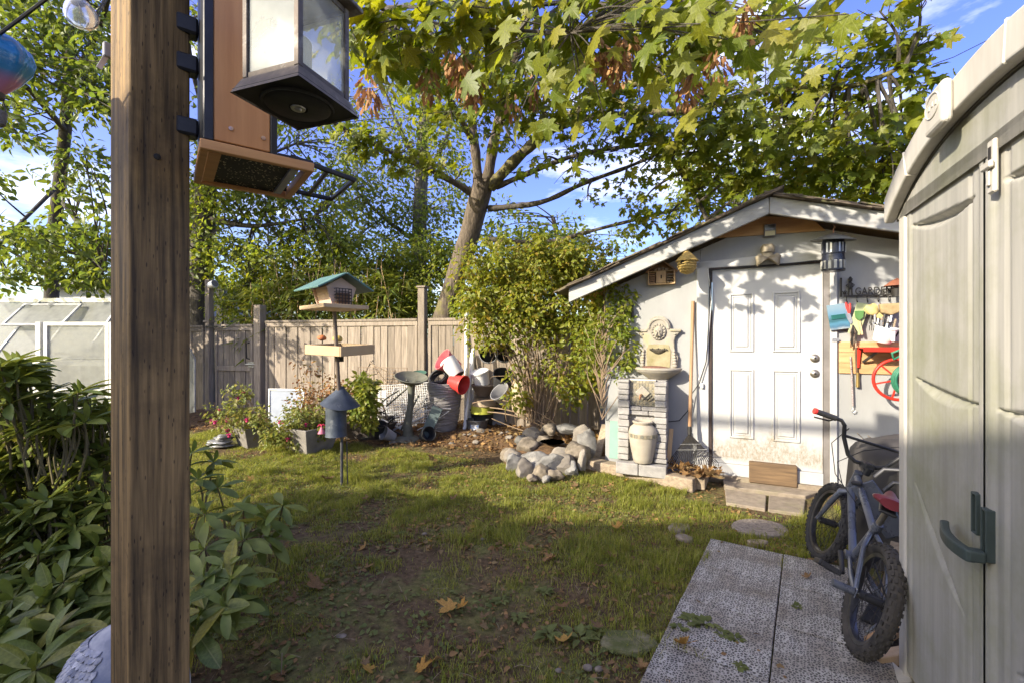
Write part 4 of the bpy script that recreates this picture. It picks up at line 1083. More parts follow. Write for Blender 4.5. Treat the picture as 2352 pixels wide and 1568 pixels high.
for k in range(9): g_.blob((-.08 + .02 * k, -.065, .218 + .006 * math.sin(k * 2)), (.012, .012, .011), 1, .1, k)
g_.build('carved_fruit', M_castd, WF, smooth=60)
for sgn in (-1, 1):
    s_ = MB()
    for k in range(6):
        t = k / 5; s_.blob((sgn * (.165 - .012 * t), -.055, .05 + .15 * t), (.028 * (1 - .4 * t), .014, .022), 1, .1, k)
    s_.build('side_scroll', M_cast, WF, smooth=60)
    MB().blob((sgn * .165, -.05, .375), (.012, .008, .012), 1, 0).build('rosette', M_cast, WF, smooth=60)
pr = [(0.0, -.125), (.05, -.12), (.10, -.09), (.17, -.04), (.215, -.012), (.225, .0), (.225, .028), (.21, .034), (.19, .02), (.1, -.02), (0, -.03)]
bs = MB(); nn = 20
for i, (r_, z_) in enumerate(pr):
    for k in range(nn + 1):
        a = math.pi + math.pi * k / nn; bs.v.append((r_ * math.cos(a), r_ * .95 * math.sin(a) - .046, z_))
for i in range(len(pr) - 1):
    for k in range(nn): a = i * (nn + 1) + k; bs.f.append((a, a + 1, a + nn + 2, a + nn + 1))
BS = bs.build('basin', M_cast, WF, smooth=40)
rp_ = MB().tube([(.222 * math.cos(a), .222 * .95 * math.sin(a) - .046, .016) for a in np.linspace(math.pi, 2 * math.pi, 26)], .014, 8).build('rope_rim', M_cast, BS, smooth=40)
MB().blob((-.02, -.14, .03), (.14, .07, .022), 2, .2, 8).build('basin_debris', mat('reddish leaf debris', (.25, .12, .09), (.14, .07, .05), 20, rough=.9, bump=.4), BS, smooth=60)

PD = onshed('stone_pedestal', 'white faux-stone fountain pedestal with tiled niche', 'pedestal', Vector((-.87, -.345, .105)))
M_fstone = mat('white faux stone', (.37, .352, .33), (.24, .228, .218), 10, rough=.85, bump=.6, rnd=.07, stain=(.34, .31, .27), stain_scale=7, stain_pos=(.62, .8), fine=2)
PW, PHt = .467, .915
q = random.Random(3)
MB().b2(.012, PW - .012, .08, .30, -.02, PHt - .01).build('core', M_fstone, PD)
for side, (x0, x1) in (('l', (0, .105)), ('r', (PW - .105, PW))):
    z = .1
    while z < PHt - .03:
        h = q.choice((.045, .055, .065, .075)); h = min(h, PHt - z)
        MB().b2(x0 - q.uniform(0, .012), x1 + q.uniform(-.004, .006), -q.uniform(.0, .016), .1, z, z + h - .005).build('stone_block', M_fstone, PD, bev=.008, seg=2)
        z += h
for x0, x1 in ((-.01, .21), (.215, PW + .01)):
    MB().b2(x0, x1, -.08, .1, -.03, .085).build('base_stone', M_fstone, PD, bev=.01, seg=2)
for z0, x0, x1 in ((.60, .11, .22), (.60, .225, .357), (.555, .11, .29), (.555, .295, .357)):
    MB().b2(x0, x1, .03, .079, z0, z0 + .04).build('stone_block', M_fstone, PD, bev=.006)
MB().b2(.106, PW - .106, .055, .0795, .65, PHt).build('grout', mat('pale grout', (.62, .58, .5), rough=.9), PD)
tm = [mat('mosaic tile %d' % k, c, tuple(x * .85 for x in c), 20, rough=.35, bump=.05) for k, c in enumerate(((.30, .26, .18), (.24, .22, .17), (.36, .31, .22), (.20, .19, .15)))]
nx_, nz_ = 8, 8; ts = (PW - .216) / nx_; tz = (PHt - .665) / nz_
for i in range(nx_):
    for j in range(nz_):
        MB().b2(.108 + ts * i + .0025, .108 + ts * (i + 1) - .0025, .047, .0545, .655 + tz * j + .0025, .655 + tz * (j + 1) - .0025).build('mosaic_tile', q.choice(tm), PD)
dm = MB().box((PW / 2, .036, .78), (.11, .016, .11), Matrix.Rotation(R(45), 3, 'Y')).build('diamond_plate', M_cast, PD, bev=.006)
MB().tube([(PW / 2 - .01, .03, .76), (PW / 2 - .01, -.03, .755), (PW / 2 - .01, -.04, .72)], .012, 8).build('spout', mat('copper spout', (.45, .22, .11), rough=.45, metal=.6), dm, smooth=40)
MB().bar((PW / 2 + .05, .02, .71), (PW / 2 + .1, -.0, .76), .02, .01).build('tap_lever', M_iron, dm)
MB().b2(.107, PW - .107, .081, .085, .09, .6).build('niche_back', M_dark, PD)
uc = fac(1475, 1062, .40)
UR = onshed('urn', 'cream stoneware urn with tiled band in the pedestal niche', 'urn', Vector((uc.x - .0, -.36, uc.z)))
M_urn = mat('cream stoneware', (.42, .375, .305), (.33, .29, .23), 6, rough=.7, bump=.15, stain=(.38, .32, .22), stain_scale=5, stain_pos=(.6, .8))
MB().lathe([(.085, 0), (.092, .01), (.10, .05), (.12, .15), (.136, .25), (.138, .30), (.125, .345), (.095, .37), (.085, .378), (.10, .395), (.102, .405), (.09, .412), (.075, .40), (.08, .36)], 40).build('body', M_urn, UR, smooth=45)
for k in range(30):
    a = 2 * math.pi * k / 30
    MB().box((.1385 * math.cos(a), .1385 * math.sin(a), .275), (.006, .024, .036), Matrix.Rotation(a, 3, 'Z')).build('band_tile', tm[k % 4], UR)

# things leaning by the pedestal
gpn = onshed('metal_sheet', 'pale green metal panel leaning on the shed left of the pedestal', 'panel', fac(1412, 1052, .12))
MB().b2(-.06, .09, -.01, .01, 0, .62).build('sheet', mat('pale green enamel', (.23, .38, .31), (.19, .32, .26), 5, rough=.45, bump=.05), gpn, bev=.003, rot=(R(-6), 0, 0))
ub = onshed('utility_box', 'pale grey box fixed to the shed corner behind the pedestal', 'box', fac(1410, 960, .02))
MB().b2(-.08, .08, -.07, -.005, -.02, .42).build('box_body', M_siding, ub, bev=.006)
MB().b2(-.085, .085, -.075, -.004, .421, .435).build('box_lid', M_siding, ub, bev=.004)
pk = MB().bar(gp(1368, 1062, .02) + Vector((0, 0, .0)), gp(1368, 1062, .0) + Vector((.14, .12, .42)), .09, .03).build('leaning_plank', M_timber, bev=.004)
tag(pk, 'short brown plank leaning beside the rock pond', 'plank')
p2 = onshed('thin_lumber', 'thin tan board standing right of the pedestal', 'board', fac(1535, 1070, .18))
MB().b2(-.02, .02, -.008, .008, 0, .38).build('slat', M_ply, p2, bev=.002, rot=(R(-5), R(4), 0))
# edging timbers
t1 = MB().bar(gp(1352, 1076) + Vector((0, 0, .05)), gp(1597, 1126) + Vector((0, 0, .055)), .15, .13, roll=(0, 0, 1)).build('edging_timber', M_timber, bev=.012, seg=2)
tag(t1, 'long weathered timber edging the bed before the pedestal', 'timber')
t2 = MB().bar(gp(1605, 1122) + Vector((-.02, -.02, .06)), gp(1625, 1085) + Vector((.0, .05, .06)), .13, .12, roll=(0, 0, 1)).build('edging_timber', M_timber, bev=.012, seg=2)
tag(t2, 'short timber block at the corner of the edging', 'timber')
t3 = MB().bar(gp(1330, 1062) + Vector((0, 0, .03)), gp(1445, 1072) + Vector((0, 0, .10)), .09, .05, roll=(0, 0, 1)).build('loose_lumber', M_timber, bev=.006)
tag(t3, 'loose grey board lying between rock pond and pedestal', 'board')

# rake and its handle
rk0, rk1 = fac(1592, 692, .03), fac(1584, 985, .16)
RK = onshed('garden_rake', 'wooden-handled leaf rake standing against the shed', 'rake', Vector((0, 0, 0)))
MB().tube([rk0, rk1], .017, 10).build('handle', mat('worn ash handle', (.42, .26, .14), (.30, .17, .09), 4, (8, 8, .6), .6, .15), RK, smooth=40)
MB().tube([rk1 + Vector((0, 0, .03)), rk1 + Vector((0, -.01, -.05))], .02, 10).build('ferrule', M_iron, RK, smooth=40)
for k in range(22):
    t = (k - 10.5) / 10.5; e0 = rk1 + Vector((0, -.01, -.04)); e1 = fac(1592 + 58 * t, 1056 + 6 * abs(t), .2)
    MB().tube([e0, e0.lerp(e1, .5), e1, e1 + Vector((0, -.03, -.025))], .0035, 5).build('tine', M_iron, RK)
for f_ in (.45, .62):
    a_ = rk1.lerp(fac(1534, 1060, .2), f_); b_ = rk1.lerp(fac(1650, 1060, .2), f_)
    MB().bar(a_ + Vector((0, -.005, 0)), b_ + Vector((0, -.005, 0)), .012, .006).build('brace', M_steel, RK)

# ============================================================ things hung on the shed front
BLt = onshed('barn_light', 'small cream twin-head light fixture above the shed door', 'wall light', fac(1762, 600, .0))
M_crm = mat('aged bronze glass metal', (.38, .33, .24), (.22, .18, .12), 14, rough=.5, bump=.15)
MB().b2(-.05, .05, -.10, -.031, .0, .10).build('mount', M_crm, BLt, bev=.02, seg=3)
MB().lathe([(.06, 0), (.06, .05), (.045, .075), (0, .085)], 20, Matrix.Translation((0, -.07, .07))).build('sensor_dome', M_crm, BLt, smooth=40)
for sgn in (-1, 1):
    T = Matrix.Translation((sgn * .06, -.10, .0)) @ Matrix.Rotation(R(sgn * 38), 4, 'Y')
    MB().lathe([(.062, -.03), (.058, -.012), (.035, .02), (.025, .05), (0, .055)], 20, T).build('lamp_head', M_crm, BLt, smooth=40)
SLt = onshed('solar_light', 'small solar motion light in the shed gable peak', 'wall light', fac(1768, 530, .025))
MB().b2(-.05, .05, -.035, -.0, -.06, .055).build('case', M_greypl, SLt, bev=.006)
MB().b2(-.042, .042, -.04, -.0355, -.055, -.012).build('led_panel', mat('yellowed diffuser', (.75, .68, .42), rough=.4), SLt, bev=.002)
MB().b2(-.042, .042, -.04, -.0355, .0, .045).build('solar_cell', mat('solar cell', (.05, .05, .07), rough=.15, spec=.7), SLt)
# insect hotel
IH = onshed('insect_hotel', 'small wooden house-shaped insect hotel under the left eave', 'insect house', fac(1521, 655, .0))
M_ih = mat('dark stained pine', (.38, .24, .13), (.26, .15, .08), 5, (1, 1, 1), .7, .15)
hw_ = .135
b = MB(); b.b2(-hw_, -hw_ + .012, -.08, -.001, 0, .19); b.b2(hw_ - .012, hw_, -.08, -.001, 0, .19); b.b2(-hw_ + .0125, hw_ - .0125, -.08, -.001, 0, .012); b.b2(-hw_ + .0125, hw_ - .0125, -.08, -.001, .182, .19)
b.build('frame', M_ply, IH)
MB().prism([(-hw_, .001), (hw_, .001), (hw_, .19), (0, .33), (-hw_, .19)], .006, mY(-.0)).build('back_board', M_ih, IH)
for sgn in (-1, 1): MB().bar((sgn * (hw_ + .02), -.042, .175), (0, -.042, .345), .014, .09, roll=(0, 1, 0)).build('roof_board', M_ih, IH)
MB().b2(-.05, .045, -.076, -.01, .02, .18).build('door_block', M_ply, IH); MB().b2(-.006, .006, -.0775, -.0765, .08, .13).build('slot', M_dark, IH)
for k in range(12): MB().tube([(.065 + .02 * (k % 3), -.07, .03 + .035 * (k // 3)), (.065 + .02 * (k % 3), -.01, .03 + .035 * (k // 3))], .009, 8).build('reed', M_timber, IH)
for k in range(5): MB().b2(-.12, -.062, -.07, -.01, .02 + .032 * k, .04 + .032 * k).build('bark_slat', M_ih, IH)
for k in range(4): MB().b2(-.07 + .036 * k, -.045 + .036 * k, -.07, -.01, .195, .24 - .01 * abs(k - 1.5)).build('pine_piece', M_timber, IH)
IH.scale = (1, 1, .74)
# wicker roosting nest hanging from the fascia
WN = onshed('wicker_nest', 'round woven wicker bird nest with pointed cap hanging from the eave', 'bird nest', fac(1578, 605, .33))
M_wick = mat('golden wicker', (.50, .36, .12), (.28, .18, .05), 45, (1, 1, 3), .7, .8)
MB().lathe([(.0, -.11), (.05, -.095), (.08, -.05), (.085, 0), (.075, .03), (.05, .04)], 28).build('nest_body', M_wick, WN, smooth=50)
MB().lathe([(.105, .018), (.10, .028), (.06, .075), (.02, .115), (0, .12)], 28).build('nest_cap', M_wick, WN, smooth=50)
MB().tube([(0, 0, .11), (.005, 0, .17), (-.004, 0, .2), (.0, .03, .25)], .004, 6).build('twine', M_iron, WN)
MB().lathe([(0, 0), (.022, 0)], 14, Matrix.Translation((-.03, -.082, 0)) @ rx90).build('entrance', M_dark, WN)
for k in range(5):
    z_ = -.08 + .024 * k; r_ = [.062, .079, .086, .087, .082][k]
    MB().tube([(r_ * math.cos(a), r_ * math.sin(a), z_) for a in np.linspace(0, 6.283, 24, endpoint=False)], .005, 5, closed=True).build('weave_ring', M_wick, WN, smooth=60)
# black tube feeder / lantern with a wide cap
BT = onshed('tube_feeder', 'black ribbed tube feeder with wide round cap by the door', 'bird feeder', fac(1914, 546, .27))
M_bt = mat('blue black plastic', (.022, .026, .045), (.015, .016, .025), 12, rough=.3, spec=.5)
M_cl = glassmat('smoky clear tube', (.55, .56, .55), .35, .15, (.3, .3, .28))
MB().lathe([(.0, .035), (.03, .03), (.085, .012), (.165, -.02), (.168, -.026), (.08, -.0), (.0, .01)], 36).build('cap', mat('grey green cap', (.14, .14, .115), (.09, .09, .075), 9, rough=.5), BT, smooth=50, rot=(R(6), R(4), 0))
MB().lathe([(.0, -.02), (.08, -.02), (.082, -.05), (.085, -.145), (.08, -.15), (0, -.15)], 32).build('upper_drum', M_bt, BT, smooth=35)
for k in range(18):
    a = 2 * math.pi * k / 18; MB().b2(-.006, .006, -.089, -.084, -.135, -.055).build('slot_rib', M_steel if k % 3 else M_bt, BT, rot=(0, 0, a))
MB().lathe([(.083, -.151), (.083, -.16), (.087, -.2), (.087, -.285), (.082, -.292), (0, -.292)], 32).build('lower_drum', M_bt, BT, smooth=35)
for k in range(14):
    a = 2 * math.pi * k / 14; MB().b2(-.010, .010, -.091, -.0875, -.275, -.205).build('window_pane', mat('frosted window', (.42, .42, .38), rough=.3) if k == 0 else bpy.data.materials['frosted window'], BT, rot=(0, 0, a))
MB().tube([(0, 0, .03), (0, 0, .07), (.012, 0, .09), (0, 0, .11)], .004, 6).build('hook', mat('rusty hook', (.22, .1, .05), rough=.8), BT, smooth=40)
# GARDEN sign with hooks
GS = onshed('garden_sign', 'black iron sign reading GARDEN with a row of hooks', 'sign', fac(1938, 679, .03))
gw_ = .42
MB().b2(0, gw_, -.006, .006, -.012, .0).build('rail', M_iron, GS, bev=.001)
cu = bpy.data.curves.new('sign_text', 'FONT'); cu.body = 'GARDEN'; cu.size = .098; cu.extrude = .003; cu.space_character = 1.08; cu.offset = .0012
tmp = bpy.data.objects.new('sign_text', cu); col.objects.link(tmp)
bpy.context.view_layer.update()
me = bpy.data.meshes.new_from_object(tmp.evaluated_get(bpy.context.evaluated_depsgraph_get()))
bpy.data.objects.remove(tmp)
me.materials.clear(); me.materials.append(M_iron)
lw_ = max(v.co.x for v in me.vertices)
lt = link('lettering', me, None, GS, loc=(.082, 0, .003), rot=(R(90), 0, 0)); lt.scale = (.262 / lw_, .92, 1)
fg = MB()
fg.tube([(.035, 0, .0), (.037, 0, .06)], .007, 6); fg.tube([(.06, 0, .0), (.058, 0, .06)], .007, 6)
fg.blob((.048, 0, .085), (.02, .008, .035), 2, .05); fg.tube([(.035, 0, .105), (.018, 0, .09), (.034, 0, .07)], .005, 6); fg.tube([(.062, 0, .105), (.078, 0, .09), (.062, 0, .07)], .005, 6)
fg.blob((.048, 0, .135), (.017, .010, .018), 2, .05); fg.tube([(.03, 0, .145), (.066, 0, .145)], .005, 6); fg.blob((.048, 0, .155), (.013, .008, .014), 1, .05)
fg.build('gardener_figure', M_iron, GS, smooth=50)
cn = MB(); cn.blob((.008, 0, .02), (.014, .01, .018), 1, .1); cn.tube([(-.01, 0, .04), (.0, 0, .02)], .004, 6); cn.tube([(.0, 0, .035), (.012, 0, .048), (.022, 0, .03)], .003, 6); cn.build('watering_can_figure', M_iron, GS, smooth=50)
MB().tube([(-.02, .0, .16), (-.02, 0, -.012)], .008, 6).build('side_bar', M_iron, GS)
for k in range(6):
    x_ = .02 + .075 * k; MB().tube([(x_, 0, -.012), (x_, -.004, -.05), (x_, -.02, -.07), (x_, -.03, -.055)], .004, 6).build('hook', M_iron, GS)
# the board, shelf, reel and bits on the right of the door
wbd = onshed('tool_backing', 'raw plank board screwed to the shed right of the door', 'board', fac(1926, 856, .0))
for k in range(3): MB().b2(0, .75, -.018, -.001, .0 + .095 * k, .093 + .095 * k).build('plank', M_rawwood, wbd, bev=.002)
rsb = onshed('red_shelf', 'red metal shelf bracket on the raw board', 'shelf', fac(1968, 800, .02))
M_red = mat('red enamel', (.58, .035, .02), (.45, .03, .02), 9, rough=.35, bump=.05)
b = MB(); b.b2(0, .5, -.22, -.001, .0, .012); b.build('shelf_plate', M_red, rsb, bev=.003)
MB().b2(0, .5, -.226, -.2205, -.025, .014).build('front_lip', M_red, rsb, bev=.002)
MB().prism([(0, 0), (.03, 0), (.015, -.17), (0, -.17)], .02, mY(-.002)).build('bracket', M_red, rsb, bev=.003)
MB().bar((.04, -.02, -.12), (.13, -.16, -.005), .012, .02).build('brace', M_iron, rsb)
rl = onshed('hose_reel', 'red spoked hose reel wound with green hose', 'hose reel', Vector((1.425, -.20, 1.085)))
M_hose = mat('green garden hose', (.035, .19, .11), (.02, .12, .07), 14, rough=.4)
ry = Matrix.Rotation(R(90), 4, 'Y') @ Matrix.Rotation(0, 4, 'Z')
def ring(rad, x, r, m, nm, n=36):
    MB().tube([(x + .02 * math.sin(a), rad * math.cos(a) * .55 - .0, rad * math.sin(a)) for a in np.linspace(0, 6.2832, n, endpoint=False)], r, 8, closed=True).build(nm, m, rl, smooth=50)
# wheel seen at an angle: plane nearly parallel to the wall
def ringw(rad, y, r, m, nm, dx=0.0, n=36):
    MB().tube([(dx + rad * math.cos(a), y, rad * math.sin(a)) for a in np.linspace(0, 6.2832, n, endpoint=False)], r, 8, closed=True).build(nm, m, rl, smooth=50)
ringw(.168, -.02, .013, M_red, 'wheel_rim')
for k in range(6):
    a = R(60 * k + 15); MB().bar((.03 * math.cos(a), -.02, .03 * math.sin(a)), (.16 * math.cos(a), -.02, .16 * math.sin(a)), .016, .012).build('spoke', M_red, rl)
MB().lathe([(.035, -.03), (.035, .03), (0, .03)], 16, rx90).build('hub', M_red, rl, smooth=40)
for k in range(9):
    MB().tube([(.035 + .0 * k + (.078 + .006 * (k % 3)) * math.cos(a), -.05 - .014 * k, .0 + (.105 + .006 * (k % 3)) * math.sin(a)) for a in np.linspace(0, 6.2832, 30, endpoint=False)], .0115, 8, closed=True).build('hose_coil', M_hose, rl, smooth=60)
MB().tube([(.0, -.09, .2), (-.05, -.09, .17), (-.06, -.09, .22), (.0, -.09, .25), (.06, -.09, .22), (.05, -.09, .12)], .011, 8).build('hose_end', M_hose, rl, smooth=60)
# hung bits
def bit(name, label, cat, px, py, w):
    return onshed(name, label, cat, fac(px, py, w))
o = bit('blue_package', 'blue printed cardboard tool package hanging by the door', 'package', 1925, 728, .04)
M_blue = ramp_z('blue printed card', [(0, (.55, .55, .52)), (.22, (.06, .13, .20)), (.38, (.07, .19, .28)), (.5, (.03, .10, .12)), (.68, (.10, .21, .31)), (1.0, (.18, .26, .32))], .35, .4)
MB().b2(-.075, .075, -.02, .0, -.115, .115).build('card', M_blue, o, bev=.003, rot=(0, R(-8), 0))
MB().b2(-.055, .05, -.027, -.0205, -.02, .02).build('tool_in_window', mat('dark teal', (.02, .12, .11), rough=.4), o, rot=(0, R(-8), 0))
o = bit('pruners', 'red-handled garden pruners hung from the sign hooks', 'pruners', 1946, 720, .06)
MB().tube([(-.01, 0, .10), (.0, 0, .05), (.012, 0, .0)], [.009, .012, .008], 8).build('grip', M_redpl, o, smooth=40)
MB().tube([(.02, 0, .09), (.018, 0, .05), (.016, 0, .0)], [.009, .012, .008], 8).build('grip', M_redpl, o, smooth=40)
MB().prism([(-.01, 0), (.02, 0), (.04, -.08), (.025, -.10), (.0, -.05)], .006, mY(0)).build('blade', M_steel, o)
o = bit('green_package', 'pale green carded trowel package on the hooks', 'package', 1972, 730, .05)
MB().b2(-.045, .045, -.008, .0, -.15, .13).build('card', mat('pale green card', (.42, .46, .26), (.36, .40, .22), 8, rough=.5), o, bev=.002, rot=(0, R(14), 0))
MB().prism([(-.035, .06), (.035, .06), (.03, .0), (.0, -.03), (-.03, .0)], .012, mY(-.0205)).build('trowel_blade', mat('green trowel', (.10, .22, .07), rough=.4), o, bev=.004)
MB().bar((.0, -.02, -.03), (.02, -.02, -.15), .02, .014).build('trowel_handle', M_ply, o)
o = bit('glove_bundle', 'yellow cloth gloves hung over the white bucket', 'gloves', 2002, 712, .08)
MB().blob((0, 0, 0), (.05, .03, .055), 3, .25, 3).build('glove', mat('yellow cloth', (.62, .50, .22), (.5, .38, .15), 30, rough=.9, bump=.4), o, smooth=60)
for k in range(4): MB().tube([(.01 + .012 * k, -.01, -.03), (.03 + .014 * k, -.015, -.06), (.045 + .015 * k, -.015, -.075)], [.011, .01, .006], 7).build('glove_finger', bpy.data.materials['yellow cloth'], o, smooth=60)
o = bit('tool_pouch', 'tan canvas tool pouch hung from the last hooks', 'pouch', 2038, 712, .08)
MB().prism([(-.07, .05), (.09, .055), (.085, -.02), (.02, -.05), (-.05, -.03)], .05, mY(0)).build('pouch', mat('tan canvas', (.40, .30, .16), (.28, .2, .1), 30, rough=.9, bump=.4), o, bev=.015, seg=3)
o = bit('white_bucket', 'white plastic bucket of small tools hanging beside the door', 'bucket', 2024, 785, .12)
MB().lathe([(.06, 0), (.068, .01), (.078, .12), (.084, .125), (.084, .135), (.075, .13), (.066, .02), (0, .015)], 28).build('pail', M_whitepl, o, smooth=40, rot=(R(12), R(14), 0))
MB().prism([(-.012, 0), (.012, 0), (.016, .12), (-.016, .12)], .03, Matrix.Translation((.06, -.06, 0)) @ mY(0)).build('side_rib', M_whitepl, o, bev=.005)
for k in range(7):
    a = k * .9; MB().tube([(.03 * math.cos(a), .03 * math.sin(a), .05), (.05 * math.cos(a), .05 * math.sin(a), .17 + .02 * math.sin(3 * k))], .008, 6).build('tool_handle', (M_iron, M_greypl, M_whitepl, M_black)[k % 4], o, smooth=40)
o = bit('hand_tools', 'jumble of grey hand tools hanging above the white bucket', 'hand tools', 2030, 745, .09)
for k in range(9):
    x_ = -.09 + .024 * k; zt = random.uniform(-.01, .05); m_ = (M_iron, M_greypl, M_steel, M_timber)[k % 4]
    MB().tube([(x_, -.01 - .006 * (k % 3), zt + .05), (x_ + random.uniform(-.02, .02), -.02, zt - .03)], .009, 7).build('tool_handle', m_, o, smooth=40)
    if k % 2: MB().prism([(-.016, 0), (.016, 0), (.02, -.04), (.0, -.075), (-.02, -.04)], .004, Matrix.Translation((x_, -.02, zt - .03)) @ mY(0)).build('tool_blade', M_steel if k % 4 == 1 else M_iron, o)
    else:
        for j in (-1, 0, 1): MB().tube([(x_, -.02, zt - .03), (x_ + j * .014, -.022, zt - .05), (x_ + j * .014, -.022, zt - .09)], .003, 5).build('tool_tine', M_iron, o)
o = bit('chain_strap', 'striped hanging strap with a steel hook at its end', 'strap', 1958, 900, .03)
MB().tube([(-.015, 0, .32), (-.005, 0, .15), (.0, 0, .0), (.004, 0, -.12)], .007, 6).build('strap', mat('grey striped webbing', (.45, .38, .36), (.16, .13, .13), 40, (1, 1, 6), .8, .2, lo=.45, hi=.55), o, smooth=40)
MB().tube([(.004, 0, -.12), (.004, 0, -.15), (-.008, 0, -.165), (.002, 0, -.185), (.018, 0, -.175), (.022, 0, -.16)], .0035, 6).build('end_hook', M_steel, o, smooth=40)
o = bit('cord_bundle', 'dark bundle of cords hanging below the blue package', 'cord', 1958, 762, .05)
for k in range(9):
    d = random.uniform(-.03, .03); MB().tube([(.0, -.01, .06), (d, -.01 - .004 * k, .0), (d * .8 + random.uniform(-.01, .01), -.01, -.09 - random.uniform(0, .05))], .005, 5).build('cord', M_iron if k % 3 else M_timber, o)
o = bit('brass_nozzle', 'brass hose nozzle hanging under the raw board', 'nozzle', 1970, 865, .03)
MB().tube([(0, 0, .04), (0, 0, .0), (.0, 0, -.09)], [.014, .012, .016], 10).build('barrel', mat('brass', (.50, .36, .14), rough=.35, metal=.8), o, smooth=40)
MB().tube([(-.005, 0, .04), (-.012, 0, .20), (-.01, 0, .26)], .01, 6).build('leather_strap', mat('brown strap', (.13, .08, .05), rough=.7), o)
o = bit('eave_ornament', 'reddish metal roofed ornament at the right edge of the shed front', 'ornament', 2060, 655, .1)
MB().lathe([(.085, 0), (.09, -.008), (.05, .03), (.0, .06)], 20).build('roof', mat('rust red tin', (.30, .11, .06), (.2, .08, .05), 12, rough=.6), o, smooth=40)
MB().lathe([(.035, -.1), (.04, -.02)], 16).build('body', M_iron, o, smooth=40)
# cables down the door frame
cbl = onshed('power_cable', 'white and black extension cables hanging down the door trim', 'cable', Vector((0, 0, 0)))
P_ = [fac(1626, 618, .04), fac(1634, 690, .045), fac(1628, 760, .045), fac(1618, 830, .05), fac(1604, 872, .05)]
MB().tube(P_, .0045, 6).build('white_cord', M_whitepl, cbl, smooth=50)
MB().tube([fac(1632, 620, .05), fac(1629, 720, .05), fac(1622, 830, .055), fac(1606, 880, .06), fac(1588, 905, .06), fac(1582, 940, .06), fac(1560, 965, .05), fac(1530, 968, .03)], .005, 6).build('black_cord', M_black, cbl, smooth=50)
MB().tube([fac(1628, 622, .045), fac(1700, 614, .05), fac(1780, 610, .05), fac(1850, 602, .05), fac(1888, 598, .05), fac(1895, 575, .06), fac(1904, 562, .1)], .006, 6).build('top_cord', M_black, cbl, smooth=50)
MB().box(fac(1612, 885, .05), (.03, .025, .05)).build('plug', M_whitepl, cbl, bev=.004)
o = onshed('wall_pipe', 'short dark pipe on the shed wall among the vine leaves', 'pipe', fac(1453, 712, .01))
MB().tube([(0, -.02, 0.07), (0, -.02, -.08)], .014, 8).build('pipe', M_iron, o, smooth=40)

# ============================================================ rock pond
rk = [  # px, py (centre), depth, radius x, y, z
    (1185, 1050, 5.15, .11, .10, .09), (1210, 1025, 5.25, .12, .11, .09), (1228, 1058, 4.95, .15, .12, .12), (1205, 1075, 4.75, .10, .09, .08),
    (1242, 1088, 4.60, .085, .08, .07), (1262, 1068, 4.80, .17, .12, .10), (1300, 1062, 4.85, .15, .12, .10), (1275, 1090, 4.55, .07, .06, .05),
    (1313, 1080, 4.70, .075, .07, .07), (1290, 1048, 5.0, .14, .1, .08), (1322, 1038, 5.0, .13, .12, .12), (1348, 1022, 5.1, .10, .09, .17),
    (1335, 1000, 5.4, .12, .1, .10), (1262, 985, 5.75, .16, .1, .05), (1300, 985, 5.7, .15, .1, .05), (1225, 1000, 5.6, .13, .1, .08),
    (1245, 1012, 5.5, .11, .09, .05), (1180, 1062, 4.95, .09, .08, .08), (1336, 1060, 4.75, .045, .04, .10), (1172, 1045, 5.3, .09, .08, .07),
    (1200, 1012, 5.45, .09, .08, .06), (1283, 1022, 5.3, .10, .08, .05), (1222, 1096, 4.5, .045, .04, .03), (1255, 1100, 4.48, .04, .04, .03)]
M_rock3 = mat('grey rock', (.26, .25, .23), (.11, .105, .095), 9, rough=.9, bump=.7, rnd=.15, stain=(.36, .33, .28), stain_scale=4, stain_pos=(.55, .7))
rock_lab = ['grey rock at the left rim of the rock pond', 'pale pointed rock at the back left of the pond', 'large pale rock left of the pond front', 'grey rock low at the left of the pond',
    'rounded pale stone at the foot of the pond left of centre', 'broad flat rock across the pond front', 'wide rock right of centre at the pond front', 'small stone in the grass before the pond',
    'rounded white stone at the pond front right', 'flat ledge rock inside the pond front', 'big rock at the right rim of the pond', 'tall upright rock at the right of the pond',
    'rock behind the upright one at the right rim', 'flat slab at the back of the pond', 'second flat slab at the back of the pond', 'dark rock at the back left rim',
    'dark wet rock inside the pond', 'round rock at the outer left of the pond', 'slim upright stone at the pond front right', 'leftmost low rock of the pond',
    'small dark rock on the far left rim', 'reddish rock in the middle of the pond', 'pebble at the left foot of the pond', 'pebble at the foot of the pond in the grass']
M_rock2 = mat('warm pale rock', (.27, .225, .17), (.10, .083, .06), 11, rough=.92, bump=1.0, rnd=.12, stain=(.26, .23, .18), stain_scale=6, stain_pos=(.58, .8))
for i, (px, py, Y, rx_, ry_, rz_) in enumerate(rk):
    p = at(px, py, Y)
    o = MB().rock((rx_ * 1.12, ry_ * 1.12, rz_ * 1.15), 20 + i).build('rock', (M_stone, M_rock2, M_rock3)[i % 3], smooth=38, loc=p, rot=(0, 0, i * 1.3))
    tag(o, rock_lab[i], 'rock', 'rocks round the little pond')
# earth core that carries the rocks
cr = MB().blob((0, 0, 0), (.52, .42, .26), 3, .1, 77).build('rock_mound', M_soil, smooth=60, loc=(.42, 5.25, -.02)); cr['kind'] = 'structure'
pw = MB().lathe([(.0, 0), (.14, 0)], 24).build('pond_water', mat('dark pond water', (.05, .042, .028), (.025, .022, .016), 20, rough=.25, spec=.5, bump=.3), loc=(.46, 5.2, .262)); pw['kind'] = 'structure'
